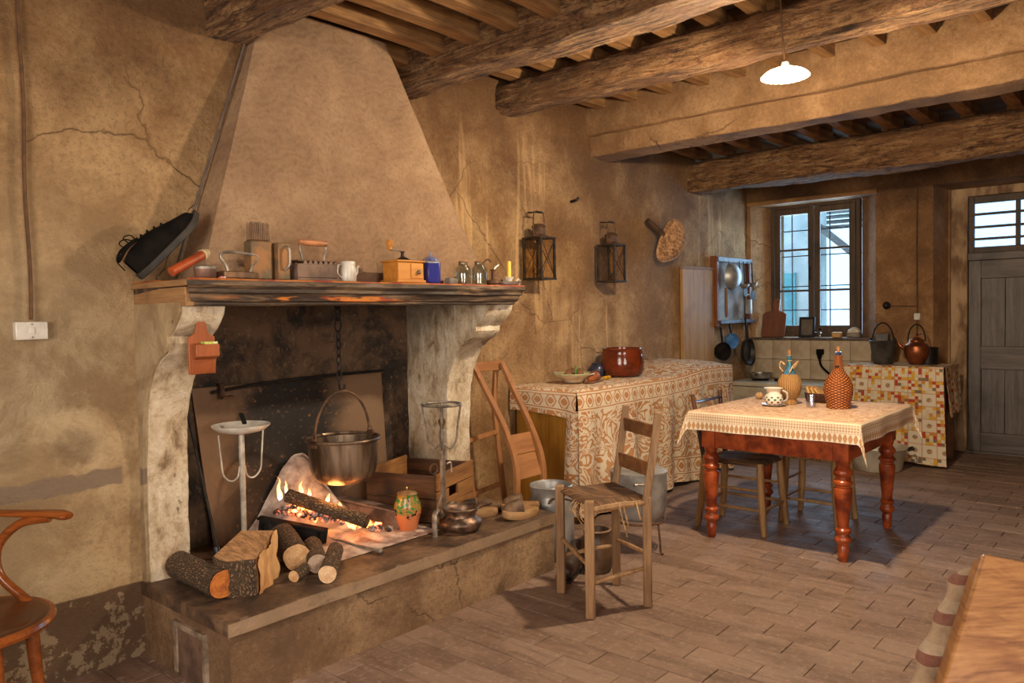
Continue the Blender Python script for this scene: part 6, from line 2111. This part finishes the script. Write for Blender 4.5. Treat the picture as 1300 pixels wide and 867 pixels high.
# cables and switches between window and door
x = thing('conduit_cable', 'thin cable running down the far wall between window and door', 'cable', (8.645, 2.03, 1.45))
MB().tube([(0, 0, 1.25), (0, .004, .6), (0, 0, .0), (0, .004, -.5)], .008, 6).build('run', M_WIRE, x)
MB().tube([(0, 0, 0.05), (0, .28, .06)], .005, 6).build('branch', M_WIRE, x)
x = thing('round_switch', 'small round dark switch on the far wall right of the window', 'switch', (8.65, 2.32, 1.515))
m_ = MB()
m_.M = Matrix.Rotation(-PI / 2, 4, 'Y')
m_.lathe([(0, -.02), (.038, -.02), (.04, .01), (.02, .02), (.012, .035), (0, .035)], 18).build('housing', M_IRON, x)
x = thing('wall_socket', 'tiny white junction box on the far wall cable', 'socket', (8.645, 2.03, 1.36))
MB().box(-.02, -.03, 0, .01, .03, .07).build('box', M_ENAMEL, x, .008)

# ================================================================== DINING TABLE
dt = thing('dining_table', 'red-brown wooden dining table with turned legs', 'table', (5.13, 1.915, 0))
M_RED = simple('red_varnished_wood', S(176, 82, 38), S(104, 38, 18), 3, .28, 0, .12, 20, (1, 3, 3))
TX0, TX1, TY0, TY1, TZ = 4.60, 5.68, 1.385, 2.445, .835
wpart(MB().box(TX0, TY0, TZ - .03, TX1, TY1, TZ), 'top', M_RED, dt, .006)
lx = (4.675, 5.575)
ly = (1.495, 2.335)
wpart(MB().box(lx[0] - .035, ly[0] + .045, .60, lx[0] - .012, ly[1] - .045, TZ - .03), 'apron', M_RED, dt, .004)
wpart(MB().box(lx[1] + .012, ly[0] + .045, .60, lx[1] + .035, ly[1] - .045, TZ - .03), 'apron', M_RED, dt, .004)
wpart(MB().box(lx[0] + .045, ly[0] - .035, .60, lx[1] - .045, ly[0] - .012, TZ - .03), 'apron', M_RED, dt, .004)
wpart(MB().box(lx[0] + .045, ly[1] + .012, .60, lx[1] - .045, ly[1] + .035, TZ - .03), 'apron', M_RED, dt, .004)
LEGP = [(0, 0), (.022, 0), (.026, .01), (.034, .085), (.030, .09), (.03, .10), (.046, .115), (.048, .13), (.036, .145), (.034, .155), (.044, .165), (.044, .18), (.032, .19), (.034, .22), (.046, .33), (.052, .39), (.05, .41), (.042, .415), (.042, .425), (.054, .435), (.054, .448), (.044, .456), (.040, .47), (.052, .485), (.054, .50), (.044, .515), (.036, .53), (.042, .545), (.042, .56), (.0, .56)]
for a in lx:
    for b in ly:
        leg = wpart(MB().lathe([(r_, z_ * 1.072) for r_, z_ in LEGP], 26, (a, b, 0)), 'leg', M_RED, dt, sharp=45)
        blk = MB().box(a - .045, b - .045, .60, a + .045, b + .045, TZ - .03).build('leg_block', M_RED, leg, .004, origin=dt.location)
# its cloth
dc = thing('dining_tablecloth', 'cream and ochre lace-bordered cloth on the dining table', 'tablecloth', (5.13, 1.915, TZ))
OV = .122
def axis_pts(a, b, ov):
    out = []
    k = 9
    for i in range(k):
        out.append((a, ov * (1 - i / k), -1))
    m = 26
    for i in range(m + 1):
        out.append((lerp(a, b, i / m), 0, 0))
    for i in range(1, k + 1):
        out.append((b, ov * i / k, 1))
    return out
ax_, ay_ = axis_pts(TX0 - .006, TX1 + .006, OV), axis_pts(TY0 - .006, TY1 + .006, OV)
vs, fs, uvs = [], [], []
for (xx, dx, sx) in ax_:
    for (yy, dy, sy) in ay_:
        d = math.hypot(dx, dy)
        z = TZ + .004
        px, py = xx, yy
        if dx or dy:
            mn = min(dx, dy)
            z -= (dx + dy) * .985
            px += sx * (min(dx, .01) + .06 * dx + mn * .38) + .010 * math.sin(yy * 17) * dx / OV
            py += sy * (min(dy, .01) + .06 * dy + mn * .38) + .010 * math.sin(xx * 15) * dy / OV
        else:
            z += .0015 * noise.noise(Vector((xx * 5, yy * 5, 0)))
        vs.append((px, py, z))
        along_ = (yy + sy * dy) if dx >= dy else (xx + sx * dx)
        if dx == 0 and dy == 0:
            e = min(xx - TX0, TX1 - xx, yy - TY0, TY1 - yy)
            uvs.append((xx + yy * .7, -max(e, .0) - .001))
        else:
            uvs.append((along_, max(dx, dy)))
ny_ = len(ay_)
for i in range(len(ax_) - 1):
    for j in range(ny_ - 1):
        a = i * ny_ + j
        fs.append((a, a + ny_, a + ny_ + 1, a + 1))
m_ = MB()
m_.add(vs, fs, uvs)
wpart(m_, 'cloth_sheet', M_CLOTH2, dc, sharp=75)
TT = TZ + .006
# straw bottle
def straw_mat(name, a, b, k):
    n = N(name, .8)
    x_, y_, z_ = n.sep(n.obj)
    ang = n.math('ARCTAN2', y_, x_)
    wv = n.math('SINE', n.math('MULTIPLY', ang, k))
    n.color(n.mix(n.math('MULTIPLY', n.step(n.math('ADD', wv, n.math('MULTIPLY', n.noise(n.obj, 30, 3), .8)), -.4, 1.0), .9), b, a))
    n.bump(wv, .6, .006)
    return n.m
sb = thing('straw_flask', 'green wine flask with straw jacket and cork on the dining table', 'bottle', (5.27, 2.04, TT))
sb.scale = (.80, .80, .97)
MB().lathe([(0, 0), (.06, 0), (.062, .02), (.055, .035), (.085, .07), (.10, .12), (.096, .17), (.07, .205), (.055, .215), (0, .215)], 32).build('straw_jacket', straw_mat('straw_jacket', S(206, 158, 94), S(132, 88, 44), 40), sb, sharp=60)
MB().lathe([(.06, .205), (.05, .225), (.03, .255), (.02, .285), (.0175, .33), (.0195, .335), (.0185, .345), (0, .345)], 20).build('glass', simple('green_glass', S(40, 92, 84), S(70, 120, 160), 30, .1), sb, sharp=60)
MB().lathe([(0, .335), (.012, .335), (.0145, .385), (0, .387)], 12).build('cork', MATS['cork'], sb)
MB().torus((0, 0, .31), .0205, .003, 14, 6).build('neck_tie', M_STRAW, sb)
MB().tube(spline([(.03, -.02, .25), (.06, -.05, .29), (.02, -.06, .30), (-.03, -.04, .27), (-.06, -.02, .22)], 5), .006, 6).build('straw_cord', M_STRAW, sb)
MB().tube(spline([(.0, .055, .23), (.0, .085, .26), (.0, .075, .30), (0, .04, .28)], 5), .006, 6).build('carry_loop', M_STRAW, sb)
# wicker demijohn
def wickermat():
    n = N('orange_wicker', .55)
    x_, y_, z_ = n.sep(n.obj)
    ang = n.math('ARCTAN2', y_, x_)
    u = n.math('SINE', n.math('MULTIPLY', ang, 13))
    v = n.math('SINE', n.math('ADD', n.math('MULTIPLY', z_, 330), n.math('MULTIPLY', n.math('SIGN', u), 1.57)))
    h = n.math('MULTIPLY', n.math('ADD', n.math('MULTIPLY', v, .5), .5), n.math('POWER', n.math('ABSOLUTE', u), .4))
    n.color(n.mix(n.step(h, .1, .75), S(96, 44, 14), S(190, 108, 44)))
    n.bump(h, .9, .008)
    return n.m
dj = thing('wicker_demijohn', 'orange-brown wicker covered demijohn with a cork on the dining table', 'bottle', (5.23, 1.70, TT))
dj.scale = (.88, .88, .90)
MB().lathe([(0, 0), (.084, 0), (.087, .012), (.082, .03), (.093, .065), (.101, .105), (.103, .14), (.099, .175), (.088, .205), (.070, .235), (.050, .262), (.036, .285), (.030, .31), (.028, .37), (.030, .385), (0, .385)], 44).build('wicker_cover', wickermat(), dj, sharp=60)
MB().lathe([(.02, .38), (.019, .405), (.022, .41), (0, .41)], 14).build('neck', simple('blue_glass', S(74, 86, 130), S(50, 60, 96), 10, .1), dj)
MB().lathe([(0, .405), (.012, .405), (.0145, .448), (0, .45)], 12).build('cork', MATS['cork'], dj)
MB().bar((-.034, .012, .305), (-.036, -.014, .305), .006, .012).build('wire_seal', M_BLACKIRON, dj)
# cup, saucer bowl
def cup_mat():
    n = N('painted_cup', .3)
    x_, y_, z_ = n.sep(n.obj)
    ang = n.math('ARCTAN2', y_, x_)
    s_ = n.math('MULTIPLY', n.math('SINE', n.math('MULTIPLY', ang, 9)), n.math('SINE', n.math('MULTIPLY', z_, 170)))
    f = n.math('MULTIPLY', n.step(s_, .2, .35), n.step(z_, .07, .066))
    n.color(n.mix(f, S(224, 214, 198), n.mix(n.step(z_, .03, .035), S(150, 60, 46), S(44, 92, 74))))
    return n.m
cp = thing('painted_cup', 'white cup painted with green and red pattern on a saucer', 'cup', (5.13, 2.095, TT))
cp.scale = (.95, .95, .95)
MB().lathe([(0, .008), (.045, .008), (.06, .02), (.064, .05), (.058, .075), (.046, .09), (.05, .115), (.064, .128), (.06, .127), (.046, .11), (.042, .09), (.05, .05), (0, .02)], 32).build('body', cup_mat(), cp, sharp=60)
MB().lathe([(0, .0), (.05, .0), (.08, .01), (.085, .014), (.078, .013), (.05, .006), (0, .006)], 32).build('saucer', M_ENAMEL, cp, sharp=60)
MB().tube(spline([(.02, -.056, .11), (.03, -.085, .09), (.03, -.085, .05), (.02, -.062, .03)], 4), .007, 6).build('handle', M_ENAMEL, cp)
# tumbler
gl = thing('tumbler', 'faceted clear glass tumbler on the dining table', 'glass', (5.17, 1.857, TT))
gl.scale = (.95, .95, .95)
MB().lathe([(0, 0), (.028, 0), (.031, .006), (.041, .085), (.038, .085), (.029, .014), (0, .012)], 12).build('body', glass_material('tumbler_glass', (.86, .88, .94, 1), .10), gl, sharp=15)
# bread basket and bread
bb = thing('bread_basket', 'oval dark brown basket behind the tumbler', 'basket', (5.50, 1.90, TT))
mw_ = MB().lathe([(0, 0), (.08, 0), (.10, .02), (.105, .065), (.098, .065), (.09, .02), (0, .01)], 30)
mw_.v = [(p[0] * .75, p[1] * 1.15, p[2]) for p in mw_.v]
mw_.build('body', simple('dark_basket', S(88, 44, 26), S(52, 26, 16), 30, .6, 0, .8, 80), bb, sharp=60)
for k, (dy, ang, lb) in enumerate(((.03, 25, 'front slice of bread leaning in the dark basket'), (.0, 32, 'middle slice of bread in the dark basket'), (-.03, 40, 'rear slice of bread in the dark basket'))):
    b_ = thing('bread_slice', lb, 'bread', (5.50 + .015 * k, 1.93 + dy, TT + .035), group='bread in the basket')
    m_ = MB()
    m_.M = Matrix.Rotation(math.radians(-ang), 4, 'X')
    m_.prism([(-.05, 0), (.05, 0), (.06, .03), (.045, .075), (0, .085), (-.045, .075), (-.06, .03)], -.007, .007, 'y').build('slice', simple('bread', S(206, 160, 98), S(170, 116, 60), 14, .8), b_, .004)
x = thing('walnut', 'small round pale walnut at the left of the cup', 'walnut', (5.44, 2.33, TT))
MB().ball((0, 0, .026), .028, 16, 10, (1, 1, .92)).jitter(.003, 60).build('shell', simple('nut_shell', S(196, 156, 112), S(150, 110, 72), 30, .7), x)
MB().ball((0, 0, .052), .005, 8, 5).build('tip', M_BROWNW, x)

# chair and stool under the table
M_CHP = wood('straw_chair_wood', S(178, 138, 88), S(118, 84, 50), 'Z', .65)
def small_chair(label, legs, z, back, mat_leg, org, group=None):
    """legs: four floor points; the last two carry the back when back is given"""
    c_ = thing('rush_chair' if back else 'rush_stool', label, 'chair' if back else 'stool', org)
    cx_ = sum(l[0] for l in legs) / 4
    cy_ = sum(l[1] for l in legs) / 4
    tp_ = []
    for i, (x, y) in enumerate(legs):
        t = (cx_ + (x - cx_) * .84, cy_ + (y - cy_) * .84)
        tp_.append(t)
        mid = ((x + t[0]) / 2 * .98 + .02 * cx_, (y + t[1]) / 2 * .98 + .02 * cy_)
        wpart(MB().tube(spline([(x, y, 0), (mid[0], mid[1], z * .5), (t[0], t[1], z)], 4), [.019, .021, .022, .024, .025, .025, .025, .024, .022], 10), 'leg', mat_leg, c_)
        if back and i >= 2:
            o_ = (x - cx_) * .10, (y - cy_) * .10
            wpart(MB().tube([(t[0], t[1], z - .01), (x + o_[0], y + o_[1], back)], [.019, .015], 10), 'back_post', simple('dark_post', S(92, 56, 34), S(54, 32, 20), 8, .5), c_)
    for i in range(4):
        j = (i + 1) % 4
        for q in (.35, .62):
            if i % 2 == 0 and q > .5:
                continue
            a = Vector((legs[i][0], legs[i][1], 0)).lerp(Vector((tp_[i][0], tp_[i][1], z)), q)
            b = Vector((legs[j][0], legs[j][1], 0)).lerp(Vector((tp_[j][0], tp_[j][1], z)), q)
            wpart(MB().tube([a, (a + b) / 2, b], [.009, .011, .009], 8), 'stretcher', mat_leg, c_)
    wpart(seat_quad(inset(tp_, 1.06), z + .012, .015, M_RUSH, c_), 'rush_seat', simple('golden_rush', S(196, 158, 108), S(130, 94, 58), 8, .85, 0, .8, 60, (1, 12, 1)) if not back else M_RUSH, c_, sharp=60)
    if back:
        for zz in (back - .05, back - .22):
            ps_ = []
            for i in (2, 3):
                x, y = legs[i]
                t = tp_[i]
                o_ = (x - cx_) * .10, (y - cy_) * .10
                k = (zz - z) / (back - z)
                ps_.append(Vector((lerp(t[0], x + o_[0], k), lerp(t[1], y + o_[1], k), zz)))
            m2 = (ps_[0] + ps_[1]) / 2 + Vector(((cx_ - ps_[0].x) * -.0, .035, -.012))
            wpart(MB().tube(spline([ps_[0], m2, ps_[1]], 5), .021, 8, flat=.4), 'back_rail', simple('blue_black_rail', S(66, 66, 96), S(40, 36, 52), 8, .4), c_)
    return c_
small_chair('rush chair with dark bent back pushed under the left of the table', [(4.87, 2.06), (5.26, 2.06), (5.24, 2.53), (4.86, 2.53)], 0.475, .915, M_CHP, (5.05, 2.3, 0))
small_chair('golden rush stool under the middle of the dining table', [(5.33, 2.13), (5.33, 1.74), (5.70, 1.74), (5.70, 2.13)], .475, None, M_CHP, (5.5, 1.93, 0))

# ================================================================== FOREGROUND
# bentwood armchair at the left edge
ac = thing('bentwood_armchair', 'dark bentwood armchair with round seat at the left edge', 'chair', (.72, 3.08, 0), math.radians(-45))
M_BENTW = wood('polished_bentwood', S(150, 80, 32), S(78, 36, 14), 'X', .22, bump=.08)
SC = (.80, 3.0)
MB().lathe([(0, .455), (.17, .455), (.21, .46), (.235, .462), (.252, .468), (.258, .48), (.252, .492), (.228, .496), (.21, .490), (.17, .486), (0, .484)], 48).build('seat', simple('embossed_seat', S(96, 54, 26), S(60, 32, 16), 5, .25, 0, .15, 30), ac, sharp=60)
MB().torus((0, 0, .478), .248, .017, 48, 8).build('seat_hoop', M_BENTW, ac)
for t in (25, -35, 145, 215):
    c_, s_ = math.cos(math.radians(t)), math.sin(math.radians(t))
    MB().tube(spline([(.185 * c_, .185 * s_, .46), (.20 * c_, .20 * s_, .25), (.235 * c_, .235 * s_, 0)], 5), [.021, .022, .022, .021, .02, .019, .018, .0175, .017, .016, .015], 12).build('leg', M_BENTW, ac)
MB().torus((0, 0, .20), .165, .011, 36, 8).build('leg_hoop', M_BENTW, ac)
for sy in (1, -1):
    MB().tube(spline([(.235, sy * .235, .785), (.17, sy * .25, .792), (.05, sy * .255, .797), (-.10, sy * .24, .81), (-.22, sy * .16, .84)], 6), [.020, .027, .03, .031, .031, .03, .029, .028, .027, .026, .025, .025, .024, .024, .023, .022, .022, .022, .021, .021, .02, .02, .02, .019, .019], 12, flat=.55).build('arm', M_BENTW, ac)
    MB().tube(spline([(.16, sy * .245, .78), (.05, sy * .25, .76), (-.03, sy * .25, .68), (-.02, sy * .235, .58), (.07, sy * .215, .50), (.13, sy * .19, .47)], 6), .0165, 10).build('arm_support', M_BENTW, ac)
MB().tube(spline([(-.18, .17, .40), (-.22, .19, .70), (-.26, .16, .90), (-.28, 0, .98), (-.26, -.16, .90), (-.22, -.19, .70), (-.18, -.17, .40)], 7), .019, 12).build('back_hoop', M_BENTW, ac)
MB().tube(spline([(-.19, .09, .47), (-.24, .10, .70), (-.262, .0, .84), (-.24, -.10, .70), (-.19, -.09, .47)], 7), .014, 10).build('inner_hoop', M_BENTW, ac)
# settle arm with striped blanket at the right edge
st = thing('plank_settle', 'pale planed wooden settle end at the lower right corner', 'bench', (1.95, .2, 0))
M_PLANK = N('planed_pine', .45)
p = M_PLANK.obj
g = M_PLANK.noise(M_PLANK.map(p, (1.5, 2.5, 9)), 3, 6, .6, 1.2)
fgr = M_PLANK.noise(M_PLANK.map(p, (5, 5, 70)), 3, 4)
M_PLANK.color(M_PLANK.mix(M_PLANK.math('MULTIPLY', M_PLANK.step(M_PLANK.noise(p, 4, 3), .52, .72), .8), M_PLANK.ramp(M_PLANK.math('ADD', M_PLANK.math('MULTIPLY', g, .6), M_PLANK.math('MULTIPLY', fgr, .4)), [(.36, S(96, 56, 26)), (.5, S(132, 88, 50)), (.64, S(152, 108, 66))]), S(104, 56, 22)))
M_PLANK = M_PLANK.m
P1, P1r, P2, P2r = Vector((1.830, .305, .987)), Vector((2.005, .062, .929)), Vector((1.432, .347, .668)), Vector((1.657, .045, .595))
nrm = (P1r - P1).cross(P2 - P1).normalized()
if nrm.dot(Fv) < 0:
    nrm = -nrm
pts8 = [P1, P1r, P2r, P2]
m_ = MB()
m_.add(pts8 + [q + nrm * .045 for q in pts8], [(0, 1, 2, 3), (7, 6, 5, 4), (0, 4, 5, 1), (1, 5, 6, 2), (2, 6, 7, 3), (3, 7, 4, 0)])
wpart(m_, 'end_board', M_PLANK, st, .006)
for yy in (.22, .10):
    wpart(MB().bar((1.60 + (.22 - yy) * .2, yy, .66), (1.62, yy, 0), .05, .05), 'end_leg', M_PLANK, st, .006)
for k in range(4):
    wpart(MB().box(2.06 + k * .16, -.40, .86, 2.06 + (k + 1) * .16 - .004, .16, .895), 'seat_plank', M_PLANK, st, .004)
for (xx, yy) in ((2.08, .12), (2.66, .12), (2.08, -.36), (2.66, -.36)):
    wpart(MB().box(xx - .02, yy - .02, 0, xx + .02, yy + .02, .86), 'leg', M_PLANK, st, .004)
wpart(MB().box(2.06, .08, .74, 2.69, .10, .86), 'seat_rail', M_PLANK, st, .004)
wpart(MB().box(1.66, .10, .62, 2.08, .14, .68), 'stretcher', M_PLANK, st, .004)
n = N('striped_blanket', .95)
x_, y_, z_ = n.sep(n.obj)
n.color(n.mix(n.noise(n.obj, 60, 3), n.ramp(n.math('FRACT', n.math('MULTIPLY', z_, 16.0)), [(0.0, S(168, 144, 116)), (.42, S(104, 34, 30)), (.72, S(180, 160, 134))], 'CONSTANT'), S(130, 104, 84)))
n.bump(n.noise(n.obj, 120, 3), .5, .004)
bk = thing('striped_blanket', 'red and cream striped woven blanket bundled behind the settle end', 'blanket', (2.0, .3, .45))
m_ = MB()
def blk(s, t):
    base = P1.lerp(P2, t) + nrm * .085 + Rv * (.020 - .012 * math.sin(t * 3.0))
    a = 2 * PI * s
    r = .030 + .005 * math.sin(t * 34) + .010 * noise.noise(Vector((t * 7, math.cos(a), math.sin(a))))
    if t < .06:
        r *= math.sqrt(t / .06 + .02)
    sd = Rv
    return tuple(base + sd * (math.cos(a) * r * 1.25) + nrm * (math.sin(a) * r))
m_.grid(blk, 20, 60)
wpart(m_, 'folds', n.m, bk, sharp=70)
x = thing('red_cushion', 'dark red cushion corner lying on the settle', 'cushion', (2.22, .06, .929))
mb_ = MB().ball((0, 0, 0), .085, 20, 12, (1.2, 1, .45))
mb_.jitter(.02, 9).build('cover', simple('dark_red_cloth', S(132, 52, 36), S(84, 36, 26), 10, .9), x, sharp=70)

# ceiling lamp
lm = thing('ceiling_lamp', 'round fluted white glass ceiling lamp, lit, hanging from the beam', 'lamp', (4.03, 1.575, 2.72))
lm.scale = (.92, .92, .92)
MB().tube([(0, 0, .05), (-.02, .01, .25), (.0, .03, .55)], .005, 6).build('cord', M_WIRE, lm)
MB().lathe([(.0, .075), (.018, .07), (.025, .04), (.025, .03), (0, .03)], 16).build('socket_cap', M_ENAMEL, lm)
sh_ = emit('lamp_shade_glass', (1.0, .83, .58, 1), 14.0)
MB().lathe([(.024, .04), (.055, .034), (.10, .016), (.126, -.006), (.130, -.014), (.122, -.012), (.09, .008), (.03, .03)], 96, wob=lambda t, z: .03 * math.cos(t * 24)).build('fluted_shade', sh_, lm, sharp=60)
MB().ball((0, 0, -.012), .036, 16, 10).build('bulb', emit('bulb_glow', (1.0, .80, .52, 1), 60.0), lm)
def bulb_light(name, loc, power, colr, r=.05):
    l_ = bpy.data.lights.new(name, 'POINT')
    l_.energy = power
    l_.color = colr
    l_.shadow_soft_size = r
    o_ = bpy.data.objects.new(name, l_)
    col.objects.link(o_)
    o_.location = loc
    return o_
bulb_light('lamp_light', (4.03, 1.575, 2.65), 165, (1.0, .80, .55), .05)
fire = bulb_light('fire_light', (2.38, 3.30, .60), 3.0, (1.0, .42, .12), .08)
